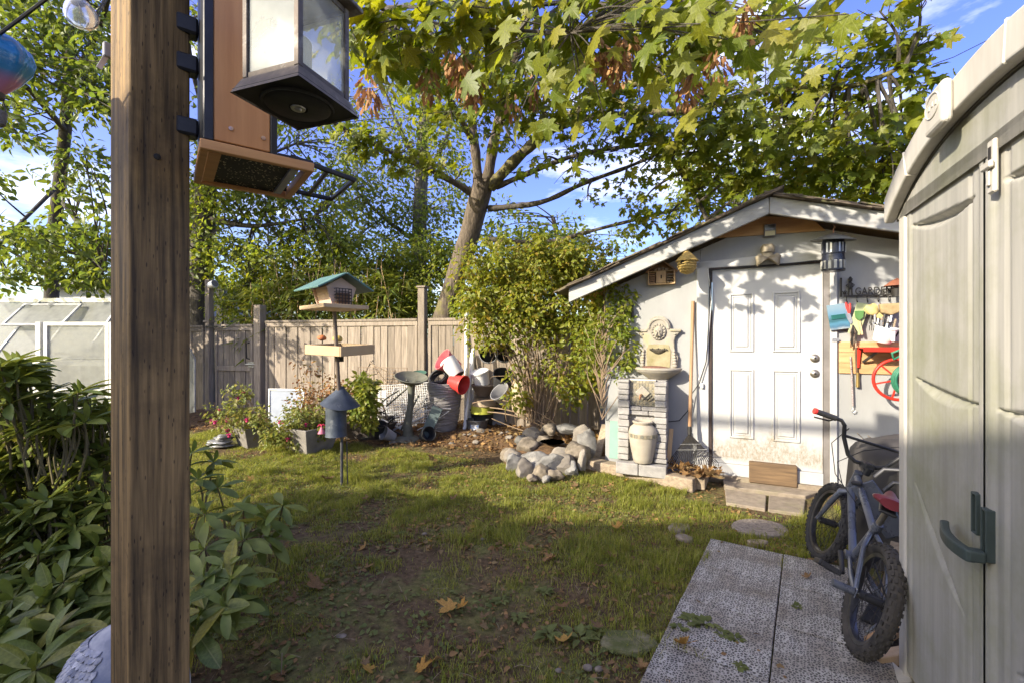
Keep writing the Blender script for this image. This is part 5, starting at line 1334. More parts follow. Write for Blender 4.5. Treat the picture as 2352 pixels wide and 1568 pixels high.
# ============================================================ BMX bicycle leaning to the right
M_bframe = mat('blue-grey bicycle enamel', (.15, .165, .20), (.11, .12, .15), 8, rough=.28, metal=.35, spec=.5, bump=.03)
M_tyre = mat('dusty tyre rubber', (.055, .052, .050), (.025, .024, .024), 14, rough=.85, bump=.2)
M_tyred = mat('muddy tyre rubber', (.085, .075, .062), (.03, .028, .026), 9, rough=.9, bump=.2)
M_rim = mat('scuffed rim', (.16, .16, .165), (.07, .07, .075), 16, rough=.35, metal=.8)
M_chrome = mat('dull chrome', (.50, .50, .52), (.36, .36, .38), 12, rough=.25, metal=.9, bump=.03)
rear_c = Vector((1.535, 2.06, 0)); front_c = Vector((1.945, 2.93, 0))
bdir = (front_c - rear_c); wb_ = bdir.length; byaw = math.atan2(bdir.y, bdir.x)
BK = bpy.data.objects.new('bicycle', None); col.objects.link(BK)
BK.matrix_world = Matrix.Translation(rear_c + Vector((0, 0, .012))) @ Matrix.Rotation(byaw, 4, 'Z') @ Matrix.Rotation(R(17), 4, 'X')
tag(BK, 'blue-grey BMX bicycle with red saddle leaning against the sheds', 'bicycle')
WR = .252
def wheel(parent, c, m_t, knob_rows=3, steer=0.0, treadm=None):
    W = bpy.data.objects.new('wheel', None); col.objects.link(W); W.parent = parent; W.location = c; W.rotation_euler = (0, 0, steer)
    b = MB(); tr = .027; n = 64; k_ = 12
    for i in range(n):
        a = 2 * math.pi * i / n
        for j in range(k_):
            g = 2 * math.pi * j / k_; rr = WR - tr + tr * math.cos(g)
            b.v.append((rr * math.cos(a), tr * 1.08 * math.sin(g), rr * math.sin(a)))
    for i in range(n):
        for j in range(k_):
            b.f.append((i * k_ + j, ((i + 1) % n) * k_ + j, ((i + 1) % n) * k_ + (j + 1) % k_, i * k_ + (j + 1) % k_))
    T = b.build('tyre', m_t, W, smooth=60)
    kn = MB(); nk = 52
    for i in range(nk):
        for j, g in enumerate((-62, -24, 24, 62) if i % 2 else (-44, 0, 44)):
            a = 2 * math.pi * (i + .5) / nk; g = R(g); rr = WR - tr + (tr + .001) * math.cos(g)
            p = Vector((rr * math.cos(a), (tr * 1.08 + .001) * math.sin(g), rr * math.sin(a)))
            nrm = Vector((math.cos(g) * math.cos(a), math.sin(g), math.cos(g) * math.sin(a))); tang = Vector((-math.sin(a), 0, math.cos(a))); s_ = nrm.cross(tang)
            kn.box(p, (.017, .011, .007), Matrix((tang, s_, nrm)).transposed())
    ko = kn.build('tread_knobs', m_t, T); ko['kind'] = 'stuff'
    rp = [(WR - 2 * tr + .004, -.017), (WR - 2 * tr - .012, -.014), (WR - 2 * tr - .014, .0), (WR - 2 * tr - .012, .014), (WR - 2 * tr + .004, .017), (WR - 2 * tr + .007, 0.0)]
    rb = MB(); n2 = 56
    for i in range(n2):
        a = 2 * math.pi * i / n2
        for r_, y_ in rp: rb.v.append((r_ * math.cos(a), y_, r_ * math.sin(a)))
    m_ = len(rp)
    for i in range(n2):
        for j in range(m_): rb.f.append((i * m_ + j, ((i + 1) % n2) * m_ + j, ((i + 1) % n2) * m_ + (j + 1) % m_, i * m_ + (j + 1) % m_))
    rb.build('rim', M_rim, W, smooth=40)
    MB().tube([(0, -.048, 0), (0, -.03, 0), (0, .03, 0), (0, .048, 0)], .02, 14).build('hub', M_black, W, smooth=40)
    MB().tube([(0, -.075, 0), (0, .075, 0)], .006, 10).build('axle', M_chrome, W, smooth=40)
    for i in range(28):
        a = 2 * math.pi * i / 28; s_ = -1 if i % 2 else 1; a2 = a + (.5 if (i // 2) % 2 else -.5)
        MB().tube([(.02 * math.cos(a2), s_ * .032, .02 * math.sin(a2)), ((WR - 2 * tr - .01) * math.cos(a), s_ * .004, (WR - 2 * tr - .01) * math.sin(a))], .0013, 4).build('spoke', M_iron, W)
    return W
wheel(BK, (0, 0, WR), M_tyred)
ST = R(9)
wheel(BK, (wb_, 0, WR), M_tyre, steer=ST)
bb_ = Vector((.37, 0, .285)); seat_t = Vector((.24, 0, .50)); hdb = Vector((.79, 0, .545)); hdt = Vector((.755, 0, .655))
rw = Vector((0, 0, WR))
def tubep(nm, pts, r, m=M_bframe, n=12): return MB().tube(pts, r, n).build(nm, m, BK, smooth=45)
tubep('down_tube', [bb_, hdb], .019); tubep('top_tube', [seat_t + Vector((-.0, 0, -.02)), hdt + Vector((0, 0, -.03))], .017)
tubep('seat_tube', [bb_, seat_t + Vector((-.01, 0, .02))], .017); tubep('head_tube', [hdb + Vector((.008, 0, -.02)), hdt], .022)
tubep('bottom_bracket', [bb_ + Vector((0, -.04, 0)), bb_ + Vector((0, .04, 0))], .024)
for s_ in (-1, 1):
    tubep('chain_stay', [bb_ + Vector((-.02, s_ * .02, 0)), rw + Vector((.16, s_ * .046, .008)), rw + Vector((0.01, s_ * .062, 0))], .011)
    tubep('seat_stay', [seat_t + Vector((0, s_ * .012, -.03)), rw + Vector((.15, s_ * .046, .17)), rw + Vector((.01, s_ * .062, .01))], .010)
    MB().box(rw + Vector((.01, s_ * .062, 0)), (.06, .007, .045)).build('dropout', M_bframe, BK, bev=.008)
    tubep('axle_peg' if s_ > 0 else 'axle_nut', [rw + Vector((0, s_ * .068, 0)), rw + Vector((0, s_ * (.15 if s_ > 0 else .08), 0))], .018 if s_ > 0 else .012, M_bframe if s_ > 0 else M_chrome)
tubep('seat_post', [seat_t, seat_t + Vector((-.045, 0, .115))], .0135, M_knob)
tubep('seat_clamp', [seat_t + Vector((-.004, 0, .0)), seat_t + Vector((-.014, 0, .03))], .021, M_bframe)
# steering assembly turns with the front wheel
SR_ = bpy.data.objects.new('fork_assembly', None); col.objects.link(SR_); SR_.parent = BK; SR_.location = (wb_, 0, 0); SR_.rotation_euler = (0, 0, ST)
hl = lambda v: v - Vector((wb_, 0, 0))
fw = Vector((0, 0, WR))
for s_ in (-1, 1):
    MB().tube([hl(hdb) + Vector((.01, s_ * .02, -.025)), hl(hdb) + Vector((.03, s_ * .056, -.045)), Vector((-.08, s_ * .06, .40)), fw + Vector((0, s_ * .062, .0))], [.014, .017, .016, .011], 12).build('fork_leg', M_bframe, SR_, smooth=45)
st_ = hl(hdt) + Vector((-.012, 0, .035))
MB().tube([hl(hdt), st_ + Vector((0, 0, .01))], .02, 12).build('stem_post', M_black, SR_, smooth=40)
MB().box(st_ + Vector((.03, 0, .01)), (.07, .055, .045)).build('stem', M_black, SR_, bev=.008, seg=2)
hc_ = st_ + Vector((.055, 0, .012))
hb1 = [hc_ + Vector(v) for v in ((0, .0, 0), (0, .055, .0), (-.004, .10, .025), (-.01, .155, .12), (-.014, .175, .19), (-.02, .20, .212), (-.05, .35, .222))]
hbL = hb1; hbR = [Vector((p.x, -p.y, p.z)) for p in hb1]
HB = MB().tube(list(reversed(hbR))[:-1] + hbL, .0112, 12).build('handlebar', M_black, SR_, smooth=50)
MB().tube([hb1[3] + Vector((0, .005, .01)), Vector((hb1[3].x, -hb1[3].y - .005, hb1[3].z + .01))], .0085, 10).build('crossbar', M_black, SR_, smooth=40)
for s_ in (1, -1):
    e0 = hb1[5].lerp(hb1[6], .22); e1 = hb1[6]
    f_ = lambda p: Vector((p.x, p.y * s_, p.z))
    gr = MB().tube([f_(e0), f_(e0.lerp(e1, .5)), f_(e1)], .0165, 12).build('grip', M_black, HB, smooth=40)
    MB().tube([f_(e1), f_(e1 + (e1 - e0).normalized() * .012)], .0185, 12).build('grip_end', M_redpl, gr, smooth=40)
    MB().tube([f_(e0) + Vector((.02, 0, -.01)), f_(e0) + Vector((.05, s_ * .01, -.03)), f_(e0) + Vector((.055, s_ * .09, -.035))], .005, 8).build('brake_lever', M_iron, HB, smooth=40)
MB().tube([hc_ + Vector((-.02, .15, .18)), hc_ + Vector((.10, .16, .05)), hc_ + Vector((.06, .10, -.12)), hl(bb_) + Vector((.25, .03, .2)), hl(seat_t) + Vector((.1, .02, -.02))], .0028, 6).build('brake_cable', M_black, SR_, smooth=50)
MB().tube([hc_ + Vector((-.02, -.15, .18)), hc_ + Vector((.12, -.02, .06)), hc_ + Vector((.09, .10, -.05)), hl(hdb) + Vector((.05, .03, -.05))], .0028, 6).build('brake_cable', M_black, SR_, smooth=50)
# saddle
M_sad = mat('burgundy vinyl', (.22, .035, .045), (.16, .025, .035), 14, rough=.35, bump=.06, spec=.5)
sd = MB(); rows = [(.15, .016, .0), (.12, .022, .004), (.05, .032, .006), (-.02, .05, .012), (-.08, .075, .026), (-.115, .072, .034), (-.135, .045, .030)]
nn = 16
for x_, w_, z_ in rows:
    for k in range(nn):
        a = 2 * math.pi * k / nn; zz = math.sin(a); sd.v.append((x_, w_ * math.cos(a), z_ + (.020 if zz > 0 else .028) * zz))
for i in range(len(rows) - 1):
    for k in range(nn): sd.f.append((i * nn + k, i * nn + (k + 1) % nn, (i + 1) * nn + (k + 1) % nn, (i + 1) * nn + k))
sd.f.append(tuple(range(nn))); sd.f.append(tuple((len(rows) - 1) * nn + k for k in reversed(range(nn))))
SD = sd.build('saddle', M_sad, BK, smooth=60, loc=seat_t + Vector((-.04, 0, .155)), rot=(0, R(-4), R(-14)))
MB().b2(-.11, .12, -.035, .035, -.034, -.018).build('saddle_base', M_black, SD, bev=.01, seg=2)
for s_ in (-1, 1): MB().tube([(-.1, s_ * .03, -.03), (-.06, s_ * .022, -.045), (.05, s_ * .015, -.045), (.11, s_ * .006, -.03)], .0035, 6).build('saddle_rail', M_chrome, SD, smooth=40)
# drive
MB().lathe([(.062, -.003), (.066, -.003), (.066, .003), (.03, .004), (.0, .004)], 32, Matrix.Translation(bb_ + Vector((0, -.05, 0))) @ rx90).build('chainring', M_chrome, BK, smooth=30)
MB().tube([bb_ + Vector((.0, -.05, .064)), rw + Vector((0, -.05, .03)), rw + Vector((-.03, -.05, 0)), rw + Vector((0, -.05, -.03)), bb_ + Vector((.0, -.05, -.064))], .005, 6).build('chain', M_iron, BK)
ca = R(196)
for s_, aa in ((1, ca), (-1, ca + math.pi)):
    e_ = bb_ + Vector((.165 * math.cos(aa), s_ * .065, .165 * math.sin(aa)))
    MB().tube([bb_ + Vector((0, s_ * .055, 0)), e_], [.014, .010], 10).build('crank_arm', M_black, BK, smooth=40)
    pdl = MB().frame(-.05, .05, -.045, .045, .012, -.011, .011); 
    po = MB(); po.b2(-.05, .05, -.05, -.038, -.012, .012); po.b2(-.05, .05, .038, .05, -.012, .012); po.b2(-.05, -.04, -.0375, .0375, -.012, .012); po.b2(.04, .05, -.0375, .0375, -.012, .012); po.b2(-.0395, .0395, -.008, .008, -.01, .01)
    for k in range(5): po.b2(-.05 + .022 * k, -.044 + .022 * k, -.05, -.044, .012, .017)
    po.build('pedal', M_black, BK, bev=.003, loc=e_ + Vector((0, s_ * .065, 0)), rot=(R(10), R(20), 0))

# covered shape and scrap between the sheds
M_cover = mat('dark grey cover fabric', (.075, .068, .064), (.05, .046, .045), 4, rough=.75, bump=.2)
cv = MB(); ns, nt = 26, 16
for i in range(ns + 1):
    a = 2 * math.pi * i / ns
    for j in range(nt + 1):
        t = j / nt; r_ = 1 - .12 * t - .95 * max(0, (t - .72) / .28) ** 2.2 * .9
        z_ = .02 + .74 * min(1, t * 1.15) ** .9 if t < .9 else .02 + .74 * (1 - .02 * 0)
        cr_ = 1 + .035 * math.sin(7 * a + 1.5) * (1 - t)
        ex = (abs(math.cos(a)) ** .6) * (1 if math.cos(a) > 0 else -1); ey = (abs(math.sin(a)) ** .6) * (1 if math.sin(a) > 0 else -1)
        cv.v.append((.40 * r_ * cr_ * ex, .42 * r_ * cr_ * ey, z_ * (1 + .05 * math.sin(2 * a))))
for i in range(ns):
    for j in range(nt): a = i * (nt + 1) + j; cv.f.append((a, a + nt + 1, a + nt + 2, a + 1))
cvo = cv.build('draped_cover', M_cover, smooth=60, loc=(2.64, 2.92, 0), rot=(0, 0, -TH)); tag(cvo, 'dark grey cover draped over a bulky shape behind the bicycle', 'cover')
ch = thing('folded_chair', 'blue-grey folded chair frame with bent tubes between bicycle and sheds', 'chair', (2.02, 2.50, .36), R(-40))
MB().box((0, 0, .12), (.12, .012, .30), Matrix.Rotation(R(-32), 3, 'Y')).build('seat_panel', M_bframe, ch, bev=.006)
MB().tube([(-.02, -.03, .30), (.02, -.03, .35), (.12, -.03, .36), (.2, -.03, .30), (.22, -.03, .0)], .011, 8).build('tube_frame', M_pole, ch, smooth=50)
MB().tube([(.02, -.05, .24), (.06, -.05, .29), (.14, -.05, .29), (.2, -.05, .2)], .011, 8).build('tube_frame', M_pole, ch, smooth=50)
MB().box((-.10, -.02, .25), (.05, .03, .02)).build('foot_cap', M_black, ch, bev=.005)
def scrap(label, a, b_, w, h, m, name='scrap_wood'):
    o = MB().bar(a, b_, w, h).build(name, m, bev=.004); return tag(o, label, 'wood')
scrap('rough split log piece by the resin shed corner', gp(2000, 1502) + Vector((0, 0, .05)), gp(2075, 1468) + Vector((.03, 0, .09)), .06, .03, M_rawwood)
scrap('pale squared offcut at the foot of the resin shed', gp(2012, 1530) + Vector((0, 0, .03)), gp(2075, 1520) + Vector((.03, 0, .04)), .05, .05, M_ply)
scrap('leaning wooden board beside the near bicycle wheel', gp(2040, 1440) + Vector((0, 0, .05)), gp(2055, 1400) + Vector((.08, .05, .32)), .09, .03, M_timber)
scrap('dark plank lying behind the near bicycle wheel', gp(2010, 1455) + Vector((0, 0, .04)), gp(2080, 1400) + Vector((.05, .05, .22)), .12, .02, M_black)
ws = MB().prism([(0, -.06), (.10, -.07), (.13, .04), (.02, .07)], .03).build('white_paver', mat('white cement slab', (.62, .59, .53), (.52, .49, .43), 9, rough=.9, bump=.3), bev=.008, loc=gp(2014, 1556) + Vector((0, 0, .0)), rot=(0, 0, .2)); tag(ws, 'white cement slab at the foot of the resin shed', 'slab')
bn = MB().tube([gp(1990, 1470) + Vector((0, 0, .04)), gp(2040, 1440) + Vector((0, 0, .06))], .004, 6).build('steel_chain', M_steel); tag(bn, 'short bright chain on the ground by the bicycle', 'chain')
twig = thing('twig_heap', 'heap of dry twigs and yellow leaves on the cover behind the handlebar', 'twigs', at(2022, 1030, 3.75))
for k in range(26):
    a = random.uniform(0, 6.28); p0 = Vector((random.uniform(-.2, .2), random.uniform(-.08, .08), random.uniform(-.1, .08)))
    MB().tube([p0, p0 + Vector((math.cos(a) * .08, math.sin(a) * .06, random.uniform(-.02, .06)))], .004, 4).build('twig', M_timber, twig)
bw_ = thing('brick_stack', 'tan bricks stacked on the ground behind the handlebar', 'bricks', SO + U * 1.2 - N * -.28, -TH)
for k in range(4): MB().box((.02 * k, -.02 * k, .04 + .075 * k), (.2, .1, .07)).build('brick', M_rawwood if k % 2 else M_concrete, bw_, bev=.006)

def polyline_(p): return [p[0].lerp(p[1], t).lerp(p[1].lerp(p[2], t), t) for t in (0, .2, .4, .6, .8, 1)]
M_gpotd = mat('dark weathered pot', (.11, .10, .09), (.06, .055, .05), 9, rough=.8)
# ============================================================ junk before the fence
def lathe_thing(name, label, cat, prof, m, loc, rot=(0, 0, 0), n=28, group=None):
    o = thing(name, label, cat, loc, rot=rot, group=group)
    MB().lathe(prof, n).build('shell', m, o, smooth=40)
    return o
M_ribbed = mat('grey ribbed resin', (.27, .25, .24), (.18, .17, .165), 8, (1, 1, 6), .7, .3)
big = thing('tall_planter', 'tall grey ribbed planter before the fence', 'planter', gp(1020, 1000))
pr = []
for k in range(61):
    t = k / 60; r_ = .150 + .105 * math.sin(math.pi * (.02 + .55 * t)); r_ += .006 * math.sin(k * 2.1 + math.sin(k)); pr.append((r_, t * .79))
pr += [(.225, .80), (.21, .77), (.2, .6)]
q0 = MB(); nn = 44
for i, (r_, z_) in enumerate(pr):
    for k in range(nn):
        a = 2 * math.pi * k / nn; q0.v.append((r_ * math.cos(a), r_ * math.sin(a), z_ + .012 * math.sin(3 * a + i * .25)))
for i in range(len(pr) - 1):
    for k in range(nn): q0.f.append((i * nn + k, i * nn + (k + 1) % nn, (i + 1) * nn + (k + 1) % nn, (i + 1) * nn + k))
q0.build('ribbed_body', M_ribbed, big, smooth=60)
POT = [(.085, 0), (.125, .22), (.135, .222), (.137, .25), (.128, .25), (.118, .22), (.08, .02), (0, .015)]
JY = 6.9
def tilt(d, roll=0.0):
    """euler that points +Z along d"""
    return Vector(d).to_track_quat('Z', 'Y').to_euler()
lathe_thing('flower_pot', 'faded red pot lying on the pile with its mouth to the left', 'pot', [(r * 1.25, z * 1.15) for r, z in POT], M_pinkpl, at(1050, 846, JY + .0), tilt((-.7, -.42, .5)))
o = lathe_thing('plastic_bucket', 'white bucket wedged bottom-out into the red pot', 'bucket', [(.13, 0), (.105, -.28), (.10, -.285), (0, -.285)], M_whitepl, at(1028, 828, JY - .15), tilt((-.5, .25, .62)))
MB().lathe([(0, -.286), (.099, -.286)], 24).build('dirty_bottom', mat('mossy bucket bottom', (.13, .13, .08), (.06, .06, .05), 14, rough=.9), o)
lathe_thing('flower_pot', 'bright red pot lying under the white bucket', 'pot', [(r * 1.05, z * .95) for r, z in POT], M_redpl, at(1036, 874, JY - .25), tilt((.6, -.35, -.15)))
hs_ = thing('black_hose', 'coil of black hose heaped on the tall planter', 'hose', at(1008, 868, JY - .05), rot=(R(55), R(-25), 0))
for k in range(7):
    MB().tube([((.12 + .012 * (k % 3)) * math.cos(a), (.10 + .012 * (k % 2)) * math.sin(a), .02 * k - .05 + .012 * math.sin(2 * a + k)) for a in np.linspace(0, 6.2832, 26, endpoint=False)], .013, 7, closed=True).build('hose_coil', M_black, hs_, smooth=60)
for k, (px0, py0, px1, py1, Y, r_, lab) in enumerate([(1065, 1003, 1088, 800, 6.75, .028, 'front white plastic pipe leaning on the fence'), (1078, 985, 1083, 810, 6.95, .026, 'second white plastic pipe leaning behind the front one'), (1070, 960, 1072, 712, 7.1, .03, 'tall white pipe upright against the fence'), (1086, 975, 1087, 800, 7.05, .02, 'thin white pipe beside the pots')]):
    o = MB().tube([at(px0, py0, Y), at(px1, py1, Y + .2)], r_, 12).build('plastic_pipe', M_whitepl, smooth=40); tag(o, lab, 'pipe', 'white pipes by the fence')
lathe_thing('lidded_bucket', 'white lidded bucket on top of the stacked pots', 'bucket', [(.115, 0), (.13, .19), (.14, .192), (.142, .215), (.12, .225), (0, .228)], M_whitepl, at(1108, 882, JY), tilt((-.2, -.25, 1)))
lathe_thing('bowl_pot', 'grey-brown bowl pot in the stack under the white bucket', 'pot', [(.10, 0), (.19, .15), (.20, .155), (.20, .175), (.185, .175), (.1, .03), (0, .02)], mat('taupe plastic', (.21, .17, .135), rough=.5), at(1112, 908, JY))
lathe_thing('bowl_pot', 'tan bowl turned upside down above the yellow-green tub', 'pot', [(.19, 0), (.18, .04), (.14, .10), (.06, .12), (0, .12)], mat('tan plastic', (.34, .26, .17), rough=.5), at(1112, 930, JY))
lathe_thing('yellow_tub', 'yellow-green tub upturned on the black pot', 'tub', [(.18, 0), (.165, .12), (.1, .13), (0, .13)], mat('lime plastic', (.42, .44, .06), (.36, .36, .05), 9, rough=.45), at(1108, 947, JY))
o = lathe_thing('nursery_pot', 'big black nursery pot carrying the stacked tubs', 'pot', [(.145, 0), (.19, .34), (.2, .345), (.2, .37), (.18, .37), (.14, .05), (0, .04)], M_black, gp(1108, 992))
o = lathe_thing('tin_pail', 'small tin pail with blue label before the black pot', 'pail', [(.115, 0), (.165, .24), (.17, .242), (.168, .25), (.155, .24), (.11, .02), (0, .015)], mat('scuffed tin', (.20, .20, .20), (.09, .09, .095), 14, rough=.45, metal=.4, stain=(.45, .45, .45), stain_scale=8, stain_pos=(.6, .75)), gp(1096, 1000))
MB().prism([(.137 * math.cos(a), .137 * math.sin(a) - .009) for a in np.linspace(R(-130), R(-75), 8)] + [(.13 * math.cos(a), .13 * math.sin(a)) for a in np.linspace(R(-75), R(-130), 8)], .14, Matrix.Translation((0, -.018, .05))).build('paper_label', mat('blue label', (.12, .22, .45), (.5, .5, .5), 14, rough=.5, lo=.5, hi=.55), o)
sq = thing('square_bin', 'square grey bin standing right of the black pot', 'bin', gp(1142, 990))
MB().prism([(-.12, -.12), (.12, -.12), (.12, .12), (-.12, .12)], .33).build('bin_shell', M_greypl, sq, bev=.02, seg=3)
MB().frame(-.125, .125, -.125, .125, .02, .331, .335); MB().b2(-.1, .1, -.1, .1, .3301, .333).build('bin_mouth', M_dark, sq)
for k, (px, py, lab) in enumerate([(1122, 822, 'left black ring-mouthed pot hanging in the bush'), (1157, 820, 'right black ring-mouthed pot hanging in the bush')]):
    o = lathe_thing('nursery_pot', lab, 'pot', [(r * 1.0, z) for r, z in POT], M_black, at(px, py, 6.6), tilt((.05, -.9, .25)))
    MB().tube([(.128 * math.cos(a), .128 * math.sin(a), .25) for a in np.linspace(0, 6.2832, 28, endpoint=False)], .007, 6, closed=True).build('rim', M_greypl, o, smooth=50)
lathe_thing('nursery_pot', 'dark grey pot tipped over among the bare stems', 'pot', [(r * 1.1, z * 1.1) for r, z in POT], M_greypl, at(1172, 925, 6.45), tilt((-.5, -.4, .6)))
lathe_thing('nursery_pot', 'black pot half hidden behind the bare stems', 'pot', [(r * 1.3, z * 1.3) for r, z in POT], M_black, at(1150, 900, 6.7), tilt((.2, -.5, .8)))
lathe_thing('clay_boulder', 'rounded beige boulder-like jar behind the bush stems', 'jar', [(.10, 0), (.17, .08), (.20, .25), (.19, .42), (.14, .52), (.0, .55)], mat('beige clay', (.44, .36, .26), (.36, .29, .2), 5, rough=.9, bump=.2), at(1205, 955, 6.35))
# metal hoops
hp = thing('wire_hoops', 'tangle of rusty hoop wires sprawling right of the pots', 'wire', gp(1190, 1000))
M_rust = mat('pale rusty wire', (.33, .24, .16), (.2, .14, .09), 9, rough=.7)
for (px0, py0, px1, py1, sag) in ((1085, 925, 1290, 985, -60), (1120, 945, 1285, 1000, -25), (1125, 935, 1300, 1005, -30), (1130, 960, 1270, 1005, 10)):
    a, b_ = at(px0, py0, 6.5), at(px1, py1, 5.9); m_ = at((px0 + px1) / 2, (py0 + py1) / 2 + sag, 6.1)
    base = Vector(hp.location); pts = [a.lerp(m_, t).lerp(m_.lerp(b_, t), t) - base for t in np.linspace(0, 1, 10)]
    MB().tube(pts, .008, 6).build('hoop', M_rust, hp, smooth=60)
for k in range(6):
    p = at(1160 + 22 * k, 940 + 10 * k, 6.3) - Vector(hp.location); MB().tube([p, p + Vector((.02, 0, -.16))], .006, 5).build('cross_wire', M_rust, hp)
# green metal stand with bowl
M_ver = mat('verdigris painted metal', (.16, .16, .12), (.10, .10, .075), 10, rough=.6, bump=.25, stain=(.24, .19, .13), stain_scale=8, stain_pos=(.6, .8))
bd_ = thing('bird_bath', 'green metal bird bath with wide tilted bowl and thick stem', 'bird bath', Vector((at(938, 784, 6.42).x, 6.42, .02)))
bd_.scale = (1.12, 1.12, 1.12)
MB().lathe([(0, 0), (.06, .004), (.14, .035), (.20, .085), (.215, .095), (.205, .10), (.13, .05), (0, .02)], 36).build('bowl', M_ver, bd_, smooth=50, loc=(.03, 0, .70), rot=(R(14), R(9), 0))
MB().tube([(0, 0, .02), (-.01, 0, .2), (.03, 0, .45), (.04, 0, .71)], [.075, .05, .038, .05], 14).build('stem', M_ver, bd_, smooth=50)
MB().lathe([(.2, 0), (.2, .015), (.1, .04), (.05, .06)], 28).build('foot', M_ver, bd_, smooth=50)
for k in range(3): MB().bar((0.03, 0, .69), (.03 + .08 * math.cos(k * 2.1), .08 * math.sin(k * 2.1), .755), .02, .012).build('leaf_strut', M_ver, bd_)
MB().bar((.2, -.03, .02), (.38, -.06, .42), .04, .13).build('leaning_arm', mat('dull teal plank paint', (.13, .17, .17), rough=.6), bd_)
lathe_thing('green_saucer', 'small dark green saucer behind the bird bath bowl', 'saucer', [(0, 0), (.08, .005), (.12, .045), (.125, .05), (.1, .03), (0, .02)], mat('bottle green', (.05, .12, .09), rough=.4), at(962, 862, 7.2), (R(15), 0, 0))
# wire crate and mesh
M_wire = mat('white coated wire', (.62, .62, .60), (.48, .48, .47), 9, rough=.5)
def grid(name, label, corner, ex, ez, nx, nz, r=.004, m=M_wire, cat='wire crate'):
    o = thing(name, label, cat, corner)
    b = MB()
    for i in range(nx + 1): b.tube([ex * (i / nx), ex * (i / nx) + ez], r, 4, cap=False)
    b2 = MB()
    for j in range(nz + 1): b2.tube([ez * (j / nz), ez * (j / nz) + ex], r, 4, cap=False)
    b.build('upright_wires', m, o); b2.build('cross_wires', m, o)
    MB().tube([Vector((0, 0, 0)), ex, ex + ez, ez], r * 2.4, 6, closed=True).build('edge_wire', m, o)
    return o
grid('wire_crate', 'white wire crate panel leaning in the junk left of the bird bath', at(872, 990, 6.75), Vector((.50, .12, .0)), Vector((.16, .22, .62)), 20, 18)
grid('wire_crate', 'second white wire crate panel lying behind the first', at(880, 975, 6.75), Vector((.75, -.1, .06)), Vector((-.12, .3, .55)), 22, 16)
grid('wire_mesh', 'tan square wire mesh standing against the fence', at(820, 985, 7.35), Vector((.85, -.23, 0)), Vector((0, .05, 1.0)), 17, 20, .003, M_rust)
cl = thing('steel_rods', 'crossed pale steel rods on the wire crate', 'rods', Vector((at(905, 784, 6.6).x, 6.6, .02)))
for (a, b_) in (((-.25, 0, .0), (.42, .1, .28)), ((-.2, .05, .25), (.3, 0, .02)), ((-.1, -.05, .45), (.22, .1, .74)), ((.1, 0, .1), (.35, .05, .6))):
    MB().tube([a, b_], .013, 8).build('rod', M_ver if a[0] > -.15 else M_wire, cl, smooth=40)
for k, (px, Y_, sc_, tl, m_, lab) in enumerate(((868, 6.35, .8, (.2, -.3, 1), M_black, 'small black pot on the earth left of the wire crate'), (905, 6.3, .7, (-.6, -.5, .4), M_greypl, 'grey pot tipped over before the wire crate'), (972, 6.35, .75, (.5, -.6, .3), M_black, 'black pot lying at the foot of the tall planter'), (888, 6.9, 1.1, (.1, -.1, 1), M_gpotd, 'dark pot standing among the crate wires'))):
    lathe_thing('nursery_pot', lab, 'pot', [(r * sc_, z * sc_) for r, z in POT], m_, Vector((at(px, 784, Y_).x, Y_, .08 if k != 3 else .05)), tilt(tl))
tg = thing('scrap_tangle', 'tangle of bent grey rods and cables over the wire crate', 'scrap metal', Vector((at(900, 784, 6.5).x, 6.5, .02)))
qq = random.Random(5)
for k in range(16):
    a_ = Vector((qq.uniform(-.35, .45), qq.uniform(-.15, .2), qq.uniform(.02, .5))); b_ = a_ + Vector((qq.uniform(-.5, .5), qq.uniform(-.1, .1), qq.uniform(-.1, .3))); b_.z = max(.02, b_.z)
    MB().tube(polyline_([a_, a_.lerp(b_, .5) + Vector((qq.uniform(-.08, .08), 0, qq.uniform(-.05, .12))), b_]), qq.choice((.005, .008, .011)), 6).build('rod', (M_wire, M_ver, M_iron, M_rust)[k % 4], tg, smooth=50)
wh = thing('weathered_sheet', 'white weathered board in the junk beside the wire crate', 'board', gp(872, 985))
MB().b2(-.07, .09, -.01, .01, .1, .62).build('sheet', M_whitepl, wh, bev=.003, rot=(R(-8), 0, R(-10)))
mt = thing('folding_rack', 'dark folding metal frame leaning on the fence above the mesh', 'frame', at(848, 900, 7.4))
MB().tube([(-.05, 0, .0), (-.06, 0, .3), (.02, 0, .5), (.3, -.05, .15), (.62, -.2, -.05)], .012, 6).build('bar', M_timber, mt, smooth=40)
MB().tube([(.0, 0, .48), (.9, -.25, .08)], .009, 6).build('bar', M_timber, mt); MB().tube([(-.12, 0, .25), (.06, 0, .52), (.14, 0, .3), (-.12, 0, .25)], .009, 6).build('bar', M_iron, mt)
ps = thing('framed_sheet', 'blue-grey plastic panel with white frame standing in the plants', 'panel', at(618, 985, 6.9), R(-12))
MB().frame(0, .62, .0, .62, .025, -.02, .02).build('panel_frame', M_whitepl, ps, bev=.004); MB().b2(.026, .594, -.006, .006, .026, .594).build('panel_sheet', mat('blue grey sheet', (.34, .38, .46), (.28, .31, .38), 5, rough=.4), ps)
vs = lathe_thing('clear_jar', 'pale clear plastic jar among the potted plants', 'jar', [(.05, 0), (.065, .02), (.065, .18), (.045, .21), (.045, .24), (.0, .24)], M_cl, at(702, 968, 6.2))
MB().lathe([(.055, .0), (.06, .17), (0, .17)], 16).build('inner_haze', M_whitepl, vs, smooth=40)

